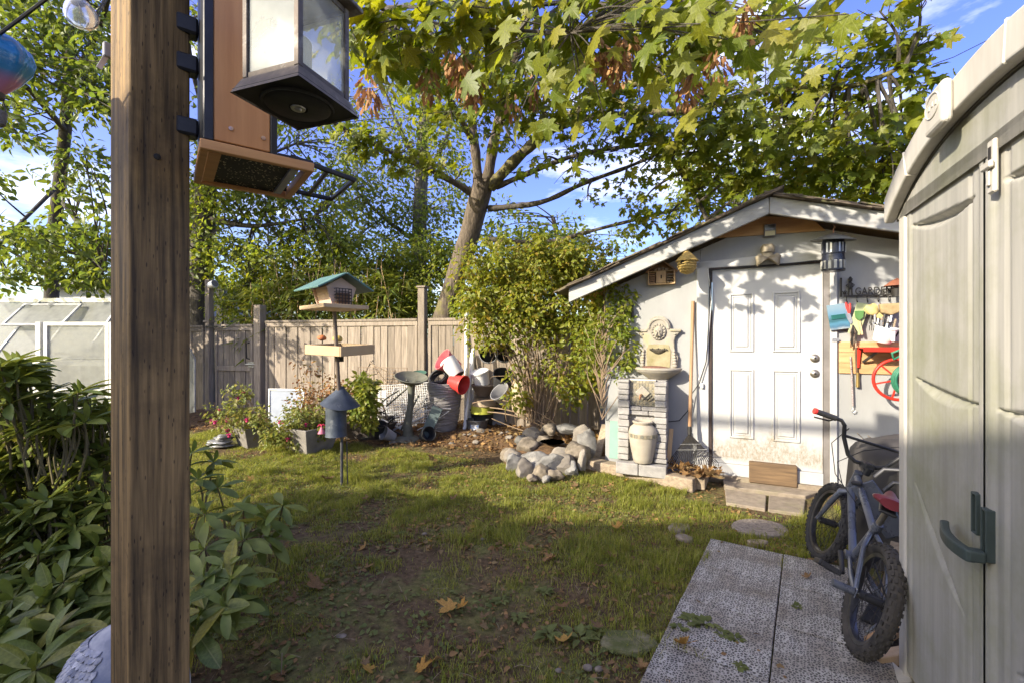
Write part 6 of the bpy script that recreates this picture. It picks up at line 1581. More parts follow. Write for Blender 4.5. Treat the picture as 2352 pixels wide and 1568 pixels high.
# ============================================================ planters
def planter(name, label, p, w, d, h, rotz, m, tiltx=0.0, cat='planter'):
    o = thing(name, label, cat, p, rot=(tiltx, 0, rotz)); b = MB(); k = .68; T = .018
    P = []
    for (s_, z_) in ((k, 0), (1, h)):
        P += [(-w / 2 * s_, -d / 2 * s_, z_), (w / 2 * s_, -d / 2 * s_, z_), (w / 2 * s_, d / 2 * s_, z_), (-w / 2 * s_, d / 2 * s_, z_)]
    q_ = .9
    P += [(-w / 2 * q_, -d / 2 * q_, h), (w / 2 * q_, -d / 2 * q_, h), (w / 2 * q_, d / 2 * q_, h), (-w / 2 * q_, d / 2 * q_, h)]
    b.add(P, [(3, 2, 1, 0), (0, 1, 5, 4), (1, 2, 6, 5), (2, 3, 7, 6), (3, 0, 4, 7), (4, 5, 9, 8), (5, 6, 10, 9), (6, 7, 11, 10), (7, 4, 8, 11)])
    b.build('planter_box', m, o, bev=.005)
    MB().b2(-w / 2 * .88, w / 2 * .88, -d / 2 * .88, d / 2 * .88, h * .8, h * .93).build('potting_soil', M_soil, o)
    return o
M_gpot = mat('weathered grey planter', (.27, .25, .23), (.18, .165, .15), 7, rough=.8, bump=.2, stain=(.11, .095, .08), stain_scale=4, stain_pos=(.58, .78))
PL1 = planter('square_planter', 'square grey planter of fuchsia left of the pole feeder', gp(712, 1036), .54, .54, .33, R(62), M_gpot)
PL2 = planter('square_planter', 'tilted square grey planter by the gate', gp(568, 1026) + Vector((.04, .1, .0)), .42, .42, .27, R(52), M_gpot, 0)
PL3 = planter('long_planter', 'low dark planter behind the squirrel baffle', gp(835, 1012) + Vector((0, .15, 0)), .80, .34, .24, R(-16), mat('dark brown planter', (.085, .07, .058), (.05, .042, .036), 9, rough=.8), 0)
bag = thing('plastic_bag', 'crumpled clear plastic bag on the grass by the tilted planter', 'bag', gp(510, 1026))
M_bag = mat('grey film', (.30, .30, .30), (.14, .14, .14), 9, rough=.2, spec=.6, bump=.5, lo=.42, hi=.6)
for k in range(5): MB().blob((.03 * k - .06, .02 * (k % 2), .03 + .028 * k), (.17 - .02 * k, .12, .035), 3, .28, 40 + k).build('fold', M_bag, bag, smooth=60)

# ============================================================ scaled ornament at the lower left
oc_ = at(285, 1625, 1.50)
ON = thing('garden_ornament', 'rounded pale blue-grey garden ornament with scaly surface behind the post', 'ornament', (oc_.x, oc_.y, 0), R(-20))
M_bird = mat('whitewashed blue stone', (.50, .49, .47), (.24, .25, .28), 9, rough=.7, bump=.3, lo=.38, hi=.62, stain=(.15, .18, .25), stain_scale=5, stain_pos=(.5, .72))
M_scale = mat('painted scale', (.55, .53, .50), (.20, .21, .24), 16, rough=.75, bump=.3, rnd=.25, lo=.4, hi=.6)
ER = Vector((.19, .18, .275)); ez_ = oc_.z
MB().blob((0, 0, ez_), ER, 4, .02, 5).build('body', M_bird, ON, smooth=60)
MB().lathe([(.16, 0), (.14, .06), (.12, max(ez_ - .2, .07))], 20).build('plinth', M_stone, ON, smooth=50)
sc_me = MB().prism([(-.008, 0), (.008, 0), (.010, .011), (.005, .019), (0, .021), (-.005, .019), (-.010, .011)], .003)
sme = bpy.data.meshes.new('scale'); sme.from_pydata(sc_me.v, [], sc_me.f); sme.materials.append(M_scale)
cnt = 0
for i in range(22):
    e_ = R(62 - 4.6 * i)
    m_ = max(6, int(math.cos(e_) * .215 * 2.6 / .0165))
    for k in range(m_):
        a = R(150) + 2.6 * (k + .5 * (i % 2)) / m_
        if cnt >= 298: break
        d = Vector((math.cos(e_) * math.cos(a), math.cos(e_) * math.sin(a), math.sin(e_)))
        p = Vector((d.x * (ER.x + .003), d.y * (ER.y + .003), ez_ + d.z * (ER.z + .003))); nrm = Vector((d.x / ER.x, d.y / ER.y, d.z / ER.z)).normalized()
        yv = Vector((0, 0, -1)); yv = (yv - nrm * yv.dot(nrm)).normalized(); xv = yv.cross(nrm)
        o = bpy.data.objects.new('scale', sme); col.objects.link(o); o.parent = ON
        o.matrix_local = Matrix.Translation(p) @ Matrix((xv, yv, nrm)).transposed().to_4x4() @ Matrix.Rotation(R(12 + random.uniform(-5, 8)), 4, 'X') @ Matrix.Rotation(random.uniform(-.2, .2), 4, 'Z'); cnt += 1
# ============================================================ plants
M_bark = mat('grey-brown maple bark', (.19, .15, .115), (.07, .055, .042), 9, (3, 3, .5), .9, .9, stain=(.16, .15, .04), stain_scale=2.2, stain_pos=(.56, .72), fine=3)
M_mossbark = mat('mossy branch bark', (.20, .175, .06), (.075, .065, .045), 14, (1, 1, 1), .95, .9, fine=3, lo=.4, hi=.62)
M_darkbark = mat('dark bark', (.11, .095, .08), (.05, .043, .036), 10, (2, 2, .6), .9, .8, fine=3)
L_maple = leafmat('maple leaf', [(.10, .14, .014), (.14, .175, .018), (.19, .205, .020), (.105, .145, .016), (.23, .215, .024)], .48, .45, 1.9)
L_maplev = leafmat('veined maple leaf', [(.075, .11, .013), (.13, .165, .018), (.19, .205, .020), (.10, .14, .016), (.24, .225, .026), (.20, .21, .022), (.15, .18, .018)], .48, .45, 1.9, veins='palm')
L_rhodov = leafmat('veined rhododendron leaf', [(.115, .155, .03), (.145, .18, .033), (.175, .195, .036), (.10, .14, .03), (.20, .20, .036), (.28, .25, .04)], .2, .42, 1.8, spec=.28, veins='long')
L_birch = leafmat('small tree leaf', [(.10, .15, .024), (.145, .185, .026), (.19, .21, .03), (.105, .155, .024)], .5, .42, 1.9)
L_thick = leafmat('thicket leaf', [(.12, .175, .024), (.18, .22, .03), (.24, .25, .035)], .5, .45, 1.8)
L_bamb = leafmat('bamboo leaf', [(.14, .19, .03), (.19, .22, .035), (.25, .25, .05)], .36, .45, 1.7)
L_bush = leafmat('vine bush leaf', [(.15, .19, .022), (.20, .22, .026), (.25, .25, .03), (.13, .17, .022), (.28, .20, .03)], .42, .42, 1.7)
L_rhodo = leafmat('rhododendron leaf', [(.115, .155, .03), (.145, .18, .033), (.175, .195, .036), (.10, .14, .03)], .2, .42, 1.8, spec=.28)
L_fuch = leafmat('fuchsia leaf', [(.14, .18, .04), (.19, .21, .045), (.24, .22, .06), (.13, .17, .04)], .36, .5, 1.7)
L_rusty = leafmat('rusty azalea leaf', [(.26, .11, .04), (.33, .17, .06), (.20, .14, .04), (.16, .13, .04)], .3, .6, 1.4)
L_grass = leafmat('grass blade', [(.165, .205, .03), (.23, .26, .038), (.32, .31, .07), (.145, .19, .028), (.37, .33, .12)], .42, .6, 1.7, spec=.2)
L_weed = leafmat('weed leaf', [(.13, .155, .045), (.16, .175, .055), (.12, .145, .04)], .25, .6, 1.6, spec=.2)
L_dry = leafmat('fallen brown leaf', [(.21, .12, .05), (.30, .18, .07), (.15, .09, .045), (.29, .21, .09)], .2, .7, 1.4, spec=.2)
L_gold = leafmat('fallen golden leaf', [(.42, .22, .035), (.36, .20, .05), (.45, .27, .06)], .2, .6, 1.4, spec=.3)
L_seed = leafmat('dry maple seed', [(.30, .15, .065), (.38, .22, .10), (.22, .11, .05)], .25, .65, 1.4, spec=.2)
L_conif = leafmat('far conifer', [(.09, .13, .07), (.11, .145, .08)], .1, .8, 1.3, spec=.1)
NS = np.array(to_sun)

def clump(c, r, n, size, up=.5, sunny=.45, jitter=.35, hollow=0.35):
    """leaf positions, frames and sizes spread through an ellipsoid"""
    d = rnd_dir(n); rad = (hollow + (1 - hollow) * rng.random(n) ** .5)[:, None]
    P = np.array(c) + d * rad * np.array(r)
    nrm = unit(np.array([0, 0, up]) + NS * sunny + rng.normal(size=(n, 3)) * jitter)
    ax = unit(d * np.array([1, 1, .4]) + np.array([0, 0, -.45]) + rng.normal(size=(n, 3)) * .5)
    s = size * rng.uniform(.5, 1.3, n)
    return P, frames(ax, nrm), s

def join_clumps(cl):
    return (np.concatenate([c[0] for c in cl]), np.concatenate([c[1] for c in cl]), np.concatenate([c[2] for c in cl]))

def leaf_part(name, base, P, Rm, s, m, parent, kind='stuff'):
    V, F = scatter(base[0], base[1], P, Rm, s)
    o = link(name, npmesh(name, V, F, True), m, parent)
    if kind: o['kind'] = kind
    return o

def leaf_objects(name, base, P, Rm, s, m, parent, nmax, key):
    """the leaves that show largest become single objects"""
    order = np.argsort(-key); sel, rest = order[:nmax], order[nmax:]
    mes = []
    for bb_v, bb_f in base:
        me = npmesh(name, bb_v, bb_f, True); me.materials.append(m); mes.append(me)
    for i in sel:
        o = bpy.data.objects.new(name, random.choice(mes)); col.objects.link(o); o.parent = parent
        M4 = Matrix.Translation(P[i]) @ Matrix(Rm[i].tolist()).to_4x4() @ Matrix.Diagonal((s[i], s[i], s[i], 1))
        o.matrix_local = M4
    return rest

def polyline(pts, k=4):
    """smooth a coarse polyline"""
    pts = [Vector(p) for p in pts]; out = []
    for i in range(len(pts) - 1):
        p0, p1, p2, p3 = pts[max(i - 1, 0)], pts[i], pts[i + 1], pts[min(i + 2, len(pts) - 1)]
        for j in range(k):
            t = j / k
            out.append(.5 * ((2 * p1) + (p2 - p0) * t + (2 * p0 - 5 * p1 + 4 * p2 - p3) * t * t + (3 * p1 - p0 - 3 * p2 + p3) * t ** 3))
    return out + [pts[-1]]

def twig_to(mb, src, dst, r0, r1, wob=.12):
    m_ = src.lerp(dst, .5) + Vector((random.uniform(-1, 1), random.uniform(-1, 1), random.uniform(-.3, 1))) * wob * (dst - src).length
    pts = polyline([src, m_, dst], 4); n = len(pts)
    mb.tube(pts, [r0 + (r1 - r0) * i / (n - 1) for i in range(n)], 5, cap=False)
    return pts

# ------------------------------------------------------------ big maple
MT = thing('maple_tree', 'big leaning maple behind the fence with large leaves and seed bunches', 'tree', at(1012, 784, 8.7) * Vector((1, 1, 0)) if False else Vector((at(1005, 784, 8.7).x, 8.7, 0)))
mo = Vector(MT.location)
def loc(px, py, Y): return at(px, py, Y) - mo
trunk = polyline([loc(985, 960, 8.7), loc(1008, 790, 8.7), loc(1032, 690, 8.65), loc(1066, 580, 8.55), loc(1092, 490, 8.4), loc(1112, 415, 8.2)], 5)
nT = len(trunk); tb_ = MB()
tb_.tube(trunk, [.27 + (.185 - .27) * min(1, i / 12) for i in range(nT)], 20)
# ribbed bark: push the rings in and out
for i, v in enumerate(tb_.v):
    k = i % 20; ring_ = i // 20; c = trunk[min(ring_, nT - 1)]; d = Vector(v) - c
    tb_.v[i] = tuple(c + d * (1 + .05 * math.sin(k * 2.6 + ring_ * .35) + .03 * math.sin(k * 1.1 + ring_)))
tb_.build('trunk', M_bark, MT, smooth=60)
LIMBS = {
    'a': ([(1100, 430, 8.2), (1090, 330, 8.0), (1078, 230, 7.6), (1065, 110, 7.0), (1050, -20, 6.4)], .10, .04, M_bark),
    'b': ([(1118, 425, 8.2), (1136, 320, 7.9), (1160, 220, 7.4), (1192, 100, 6.8), (1225, -30, 6.2)], .115, .045, M_bark),
    'c': ([(1125, 430, 8.2), (1190, 362, 7.9), (1262, 300, 7.5), (1372, 228, 6.9), (1480, 182, 6.3), (1600, 125, 5.6), (1720, 70, 5.0)], .115, .04, M_mossbark),
    'd': ([(1122, 480, 8.35), (1240, 466, 8.0), (1340, 422, 7.6), (1440, 385, 7.2), (1520, 350, 6.8)], .055, .022, M_darkbark),
    'e': ([(1140, 430, 8.2), (1230, 392, 7.9), (1330, 356, 7.4), (1500, 330, 6.8), (1640, 332, 6.2)], .055, .022, M_darkbark),
    'f': ([(1085, 445, 8.3), (1000, 396, 7.9), (880, 342, 7.3), (765, 282, 6.7)], .07, .025, M_darkbark),
    'g': ([(1262, 300, 7.5), (1400, 262, 7.0), (1490, 300, 6.6), (1580, 420, 6.2), (1630, 520, 5.9)], .06, .025, M_darkbark),
    'h': ([(1120, 550, 8.5), (1250, 556, 8.2), (1400, 520, 7.7), (1560, 480, 7.1)], .05, .02, M_darkbark),
    'i': ([(1372, 228, 6.9), (1550, 260, 6.2), (1750, 210, 5.5), (1950, 200, 5.0), (2080, 150, 4.7)], .06, .02, M_mossbark),
    'j': ([(1480, 182, 6.3), (1450, 90, 5.2), (1380, 20, 4.3), (1300, 5, 3.7)], .05, .02, M_mossbark),
    'k': ([(1090, 330, 8.0), (1000, 170, 6.4), (930, 60, 5.0), (880, 20, 4.0)], .06, .02, M_bark),
    'l': ([(1136, 320, 7.9), (1200, 160, 6.2), (1230, 60, 4.9), (1230, 20, 4.0)], .06, .02, M_bark),
}
nodes_ = []
for key, (pts, r0, r1, m_) in LIMBS.items():
    P_ = polyline([loc(*p) for p in pts], 5); n = len(P_)
    rs = [(r0 + (r1 - r0) * (i / (n - 1)) ** .8) * (1 + .12 * math.sin(i * 1.9)) for i in range(n)]
    MB().tube(P_, rs, 10).build('limb', m_, MT, smooth=60)
    nodes_ += P_
# leaf clumps: px, py, depth, radius (m), leaves, leaf length
CL = [  # large leaves overhead, close
    (830, 40, 3.6, .40, 46, .20), (905, 85, 3.5, .36, 44, .20), (985, 40, 3.4, .42, 52, .20), (1060, 90, 3.6, .36, 44, .20), (1120, 30, 3.3, .40, 46, .20), (1210, 60, 3.5, .38, 44, .20),
    (1300, 40, 3.4, .40, 48, .20), (1385, 75, 3.5, .36, 42, .20), (1470, 30, 3.4, .40, 48, .20), (1550, 90, 3.6, .36, 36, .20), (1620, 40, 3.3, .36, 42, .20), (1700, 20, 3.4, .30, 30, .20), (1760, 80, 3.2, .20, 12, .22),
    (860, 160, 4.2, .28, 24, .19), (950, 150, 4.0, .26, 26, .19), (1130, 160, 4.4, .30, 26, .18), (1010, 120, 4.4, .4, 40, .18), (1230, 140, 4.6, .3, 22, .18), (1340, 140, 4.6, .3, 20, .18), (1530, 180, 4.4, .26, 20, .18), (1460, 120, 4.6, .4, 34, .18),
    (800, 100, 4.5, .4, 40, .18), (1640, 120, 4.4, .34, 30, .18), (1850, 20, 3.9, .26, 20, .19), (2020, 25, 4.6, .32, 26, .19), (2110, 0, 4.6, .22, 12, .19), (1910, 60, 4.2, .2, 10, .18),
    # right side, shaded mass over the shed
    (1560, 260, 5.8, .5, 60, .16), (1660, 220, 5.6, .5, 66, .16), (1760, 200, 5.4, .5, 66, .16), (1850, 170, 5.2, .45, 56, .16), (1940, 150, 5.0, .42, 50, .17), (2040, 130, 4.9, .38, 44, .17), (2090, 210, 5.0, .38, 40, .17), (2110, 100, 4.8, .26, 24, .18),
    (1600, 340, 5.9, .5, 66, .15), (1700, 310, 5.7, .5, 70, .15), (1800, 290, 5.5, .5, 70, .15), (1900, 260, 5.3, .45, 60, .16), (1990, 270, 5.1, .42, 54, .16), (2070, 300, 5.0, .36, 40, .16), (2030, 350, 5.1, .34, 40, .16),
    (1660, 400, 5.8, .42, 54, .15), (1760, 390, 5.6, .45, 60, .15), (1860, 370, 5.4, .45, 60, .15), (1950, 390, 5.2, .4, 50, .15), (2030, 430, 5.1, .3, 34, .15), (1830, 430, 5.6, .34, 40, .14), (1920, 445, 5.5, .3, 30, .14),
    (1470, 470, 6.6, .34, 50, .12), (1530, 500, 6.5, .38, 60, .12), (1600, 480, 6.3, .38, 56, .12), (1455, 520, 6.8, .28, 34, .12), (1380, 230, 6.9, .3, 20, .13), (1480, 280, 6.6, .3, 22, .13),
    # left low branch, bright
    (800, 310, 6.6, .28, 40, .15), (860, 320, 6.8, .30, 44, .15), (930, 350, 7.0, .30, 42, .15), (990, 385, 7.4, .26, 30, .14), (900, 380, 7.1, .22, 22, .14), (820, 350, 6.6, .2, 20, .15),
    (1200, 110, 5.2, .5, 46, .16), (1290, 170, 5.6, .5, 44, .15), (1380, 200, 5.8, .5, 44, .15), (1470, 230, 5.8, .5, 46, .15), (1540, 150, 5.2, .45, 46, .16), (1420, 60, 4.8, .5, 46, .17), (1100, 130, 5.2, .5, 46, .16), (880, 110, 4.8, .45, 40, .17), (1350, 300, 7.0, .35, 22, .13), (1590, 420, 6.2, .4, 44, .13), (1500, 400, 6.8, .3, 24, .12),
    (1650, 270, 5.2, .5, 50, .16), (1750, 340, 5.2, .5, 50, .15), (1850, 310, 5.0, .45, 46, .16), (1950, 330, 4.9, .4, 40, .16), (2060, 400, 4.9, .34, 34, .16), (2100, 330, 4.8, .26, 22, .16), (1700, 440, 5.6, .36, 40, .14), (1980, 460, 5.3, .3, 30, .14),
    (1250, 370, 7.2, .32, 16, .13), (1320, 395, 7.1, .34, 16, .12), (1400, 350, 6.9, .34, 18, .13), (1455, 320, 6.7, .34, 18, .13), (1230, 290, 7.0, .34, 18, .14), (1300, 235, 6.6, .36, 22, .14), (1420, 430, 6.9, .3, 16, .12), (1180, 330, 7.3, .3, 14, .13), (1350, 460, 7.3, .26, 12, .12), (1500, 360, 6.7, .34, 20, .12),
    (1020, 160, 5.4, .45, 46, .16), (1090, 200, 5.8, .45, 46, .16), (1160, 180, 5.6, .45, 44, .16), (1230, 260, 6.2, .4, 30, .15), (1040, 280, 6.6, .4, 34, .15), (1110, 270, 6.8, .35, 30, .14), (960, 180, 5.6, .4, 36, .16),
    (1180, 240, 6.0, .45, 48, .15), (1260, 280, 6.3, .45, 44, .15), (1340, 220, 6.0, .5, 48, .15), (1420, 270, 6.2, .5, 48, .15), (1500, 300, 6.2, .45, 44, .14), (1560, 330, 6.0, .45, 46, .14), (1380, 320, 6.6, .4, 30, .14), (1300, 340, 6.9, .35, 24, .13), (1470, 390, 6.6, .35, 28, .13), (1640, 300, 5.6, .45, 46, .15),
    # inner crown
    (1050, 220, 6.6, .5, 46, .15), (1150, 230, 6.6, .5, 40, .15), (1250, 210, 6.2, .5, 34, .15), (1010, 270, 7.0, .4, 30, .14), (1120, 320, 7.4, .35, 26, .14), (1060, 390, 8.0, .25, 16, .14), (1180, 400, 7.6, .2, 8, .13), (960, 240, 6.8, .4, 24, .15), (1330, 250, 6.8, .35, 18, .14)]
cls = []; tw = MB()
for (px, py, Y, r_, n, s_) in CL:
    c = loc(px, py, Y)
    near_ = Y < 4.8
    cls.append(clump(c, (r_, r_ * 1.1, r_ * .62), int(n * (.82 if near_ else 1.2)), s_ * .82, up=.12, sunny=1.0, jitter=.40, hollow=.05))
    src = min(nodes_, key=lambda q_: (q_ - c).length)
    pp = twig_to(tw, src, c, .022, .008)
    for k in range(5):
        e = c + Vector((random.uniform(-1, 1), random.uniform(-1, 1), random.uniform(-.6, .6))) * r_ * .9
        twig_to(tw, pp[-3], e, .007, .003, .1)
# a spray of leaves hanging above the viewer's left, whose shadow falls across the door head
spray = Vector((.4, 3.1, 3.5)) - mo
pp = twig_to(tw, loc(880, 20, 4.0), spray, .02, .01, .1)
for k in range(110):
    fx = random.uniform(-.15, 2.1); fz = random.choice((1.76, 1.86, 1.95, 2.05, 2.12, 2.2, 2.28, 2.36, 2.48, 2.6)) + random.uniform(-.12, .1); kk = random.uniform(1.75, 2.4)
    if fx > .98: fz += .12
    w_ = SO + U * fx + Vector((0, 0, fz)) + (N - U * SUN_A + Vector((0, 0, SUN_B))) * kk - mo
    if random.random() < .25: twig_to(tw, pp[-1], w_, .006, .003, .1)
    ax = unit(np.array([[random.uniform(-.6, .6), random.uniform(-.6, .6), -.7]])); nr = unit(NS[None] + rng.normal(size=(1, 3)) * .28)
    cls.append((np.array([tuple(w_)]), frames(ax, nr), np.array([random.uniform(.10, .20)])))
tw.build('twigs', M_darkbark, MT, smooth=60)['kind'] = 'stuff'
P, Rm, s_ = join_clumps(cls)
Pw = P + np.array(mo)
proj = s_ / np.maximum(Pw[:, 1], .5)
vis = (np.abs(Pw[:, 0] / Pw[:, 1]) < 1.15) & (np.abs((Pw[:, 2] - CAMH) / Pw[:, 1]) < .77)
rest = leaf_objects('leaf', MAPLE_V, P, Rm, s_, L_maplev, MT, 300, np.where(vis, proj, 0))
leaf_part('crown', MAPLE_V[1], P[rest], Rm[rest], s_[rest], L_maple, MT)
# seed bunches
SEED = blade([(0, .55), (.2, .45), (.55, 1.0), (.85, .8), (1, .1)], .2, .1, .2)
for (px, py, Y, n) in ((848, 215, 3.9, 46), (1062, 175, 3.9, 46), (1088, 215, 4.0, 40), (1050, 140, 3.8, 30), (1372, 130, 3.7, 46), (1415, 150, 3.7, 50), (1440, 110, 3.8, 34), (1580, 215, 4.0, 40), (1600, 160, 4.0, 26), (1712, 45, 3.4, 34), (1650, 150, 3.7, 26), (985, 195, 4.2, 26), (1230, 205, 4.6, 20), (1180, 250, 4.8, 16)):
    c = loc(px, py, Y)
    Y_ = Y - .45; c = loc(px, py, Y_); n = int(n * 1.5); d = rnd_dir(n); PP_ = np.array(c) + d * np.array([.085, .085, .14]) * rng.random(n)[:, None] ** .4
    ax = unit(np.array([0, 0, -1.0]) + d * .55); nr = unit(rng.normal(size=(n, 3)))
    leaf_part('seed_cluster', SEED, PP_, frames(ax, nr), rng.uniform(.05, .085, n), L_seed, MT)

# ------------------------------------------------------------ background trees
def bgtree(name, label, trunk_pts, r0, r1, clumps, size, m_leaf, m_bark=M_darkbark, base=OVATE, group=None, limbs=(), per=1.4, up=.25, sunny=1.05, twigs=3, nobj=0):
    o0 = Vector((at(trunk_pts[0][0], 784, trunk_pts[0][2]).x, trunk_pts[0][2], 0))
    t = thing(name, label, 'tree', o0, group=group)
    L_ = lambda px, py, Y: at(px, py, Y) - o0
    P_ = polyline([Vector((0, 0, -.1))] + [L_(*p) for p in trunk_pts], 4); n = len(P_)
    MB().tube(P_, [r0 + (r1 - r0) * i / (n - 1) for i in range(n)], 12).build('trunk', m_bark, t, smooth=60)
    nd_ = P_[n // 4:]
    for lp, a, b_ in limbs:
        Q = polyline([L_(*p) for p in lp], 4); k = len(Q)
        MB().tube(Q, [a + (b_ - a) * i / (k - 1) for i in range(k)], 8).build('limb', m_bark, t, smooth=60); nd_ = nd_ + Q
    cl_ = []; tw_ = MB()
    for (px, py, Y, r_, cnt) in clumps:
        c = L_(px, py, Y); cl_.append(clump(c, (r_, r_, r_ * .8), int(cnt * per), size, up, sunny, .48, .05))
        src = min(nd_, key=lambda q_: (q_ - c).length + .3 * max(0, q_.z - c.z))
        pp = twig_to(tw_, src, c, .018, .006)
        for k in range(twigs):
            e = c + Vector((random.uniform(-1, 1), random.uniform(-1, 1), random.uniform(-.7, .7))) * r_ * .95; twig_to(tw_, pp[-3], e, .006, .002, .12)
    tw_.build('twigs', m_bark, t)['kind'] = 'stuff'
    P, Rm, s_ = join_clumps(cl_)
    leaf_part('crown', base, P, Rm, s_, m_leaf, t)
    return t
def region(x0, x1, y0, y1, Y0, Y1, n, r0, r1, cnt, holes=(), seed=0):
    q_ = random.Random(seed); out = []
    while len(out) < n:
        x, y = q_.uniform(x0, x1), q_.uniform(y0, y1)
        if any(hx0 < x < hx1 and hy0 < y < hy1 and q_.random() < pr_ for hx0, hx1, hy0, hy1, pr_ in holes): continue
        Y = q_.uniform(Y0, Y1); r_ = q_.uniform(r0, r1); out.append((x, y, Y, r_, cnt))
    return out
L_birchl = leafmat('birch leaf', [(.075, .12, .022), (.105, .145, .024), (.145, .175, .026), (.08, .125, .022)], .42, .4, 1.9)
bgtree('birch_tree', 'small-leaved tree hanging over the greenhouse at the left', [(120, 600, 9.6), (150, 300, 9.0), (170, 0, 8.4), (200, -200, 8.0)], .14, .06,
       region(-60, 260, -60, 300, 6.0, 8.2, 60, .35, .6, 60, ((60, 250, 250, 400, .6),), 1) + region(-40, 250, 300, 640, 6.5, 8.5, 26, .28, .42, 40, ((20, 130, 380, 520, .95), (150, 250, 280, 340, .7)), 2) + region(0, 250, 540, 650, 7.0, 8.4, 26, .25, .4, 44, (), 3),
       .118, L_birchl, limbs=(([(150, 300, 9.0), (60, 200, 7.6), (-40, 120, 6.6)], .06, .02), ([(160, 200, 8.8), (230, 60, 7.6), (260, -60, 6.8)], .06, .02), ([(140, 420, 9.2), (60, 500, 8.2), (0, 560, 7.4)], .04, .015), ([(140, 460, 9.2), (210, 560, 8.0), (240, 620, 7.6)], .04, .015)))
bgtree('dark_trunk_tree', 'dark-trunked tree rising beside the porch post', [(462, 640, 9.8), (472, 480, 9.8), (478, 300, 9.6), (490, 100, 9.2), (500, -120, 9.0)], .26, .12,
       region(420, 800, 440, 640, 8.8, 10.2, 52, .4, .65, 70, ((500, 560, 600, 700, .9),), 4) + region(420, 560, -20, 440, 8.6, 10, 34, .4, .6, 56, (), 5) + region(560, 820, 280, 470, 9, 10.5, 36, .4, .6, 52, (), 6),
       .115, L_birch, per=.95, limbs=(([(475, 420, 9.7), (560, 380, 9.4), (680, 330, 9.2)], .07, .02), ([(472, 500, 9.8), (580, 520, 9.4), (720, 500, 9.2)], .07, .02), ([(480, 300, 9.6), (440, 150, 9.0), (430, 20, 8.6)], .06, .02)))
bgtree('dark_trunk_tree', 'second slim dark trunk close behind the first beside the post', [(448, 700, 10.4), (446, 560, 10.4), (452, 420, 10.3)], .16, .12, region(420, 520, 420, 560, 9.8, 10.6, 8, .35, .5, 50, (), 7), .10, L_birch)
bgtree('grey_trunk_tree', 'slender grey-trunked tree left of the maple with sparse leaves', [(958, 690, 12.0), (962, 560, 12.0), (968, 400, 11.8), (975, 260, 11.6), (985, 130, 11.2), (990, 0, 11.0)], .26, .08,
       region(780, 1060, 180, 480, 10.5, 12.5, 60, .5, .8, 62, (), 8) + region(760, 1060, 470, 690, 10.8, 12.4, 50, .5, .8, 74, (), 9), .11, L_birch, mat('grey bark', (.22, .20, .18), (.10, .09, .08), 9, (2, 2, .7), .9, .6),
       limbs=(([(968, 400, 11.8), (920, 300, 11.4), (880, 200, 11)], .07, .02), ([(968, 420, 11.8), (1020, 330, 11.4), (1050, 250, 11.2)], .07, .02), ([(962, 560, 12), (880, 500, 11.6), (820, 440, 11.2)], .07, .02)))
bgtree('far_tree', 'dark small-leaved tree behind the shed left of the gable', [(1300, 700, 11.5), (1290, 600, 11.4), (1270, 500, 11.2)], .12, .05,
       region(1120, 1440, 540, 660, 10, 12, 46, .35, .55, 52, (), 10) + region(1120, 1330, 470, 560, 10, 12, 16, .3, .5, 30, (), 11), .12, L_birch, up=.2, sunny=.1)
bgtree('far_tree', 'tree standing behind the shed under the maple crown', [(1700, 600, 9.5), (1690, 500, 9.3), (1700, 420, 9.2)], .14, .06, region(1560, 2060, 300, 480, 8.5, 10.5, 46, .4, .6, 52, (), 12), .12, L_birch)
# dense thicket along the back of the fence: single shrubs
th_lab = ['bushy shrub behind the gate', 'leafy shrub behind the fence left of the house feeder', 'dark shrub behind the fence right of the house feeder', 'dark shrub behind the fence beside the maple trunk', 'shrub behind the fence under the bush top']
for k, (x0, x1, y0, y1, Y, n, sd_) in enumerate(((500, 640, 560, 735, 9.2, 26, 21), (610, 800, 520, 700, 9.6, 40, 22), (800, 930, 540, 735, 9.4, 34, 23), (900, 1040, 560, 735, 9.5, 36, 24), (1060, 1240, 600, 740, 8.6, 30, 25))):
    xm = (x0 + x1) / 2
    t = bgtree('thicket_shrub', th_lab[k], [(xm, 800, Y), (xm - 6, 720, Y), (xm + 6, 640, Y - .1)], .05, .02, region(x0, x1, y0, y1, Y - .5, Y + .5, n, .3, .48, 78, (), sd_), .095, L_thick, group='shrubs behind the fence')
    t['category'] = 'shrub'
# bamboo
for k, (px, lab) in enumerate(((640, 'yellow-green bamboo clump behind the fence right of the gate'), (720, 'bamboo clump behind the fence left of the house feeder'), (860, 'bamboo clump behind the fence right of the house feeder'))):
    bp_ = thing('bamboo_clump', lab, 'bamboo', Vector((at(px, 784, 8.75).x, 8.75, 0)), group='bamboo behind the fence')
    cs = MB(); Ps = []; Ds = []
    for j in range(22):
        x_ = random.uniform(-.55, .55); y_ = random.uniform(-.2, .2); h_ = random.uniform(1.9, 3.0); dx = random.uniform(-.3, .3)
        pts = polyline([(x_, y_, 0), (x_ + dx * .3, y_, h_ * .6), (x_ + dx, y_ - .05, h_)], 4); cs.tube(pts, [.012 - .0009 * i for i in range(len(pts))], 5, cap=False)
        for q_ in range(40):
            t = random.uniform(.5, 1); p = pts[int(t * (len(pts) - 1))]; a = random.uniform(0, 6.28); Ps.append(p + Vector((math.cos(a), math.sin(a), 0)) * random.uniform(0, .12)); Ds.append((math.cos(a), math.sin(a), random.uniform(-.6, .7)))
    cs.build('canes', M_ply, bp_, smooth=60)
    n = len(Ps); leaf_part('leaves', NARROW, np.array([tuple(p) for p in Ps]), frames(np.array(Ds), np.tile([0, 0, 1.0], (n, 1)) + rng.normal(size=(n, 3)) * .4), rng.uniform(.2, .38, n) * 1.0, L_bamb, bp_)
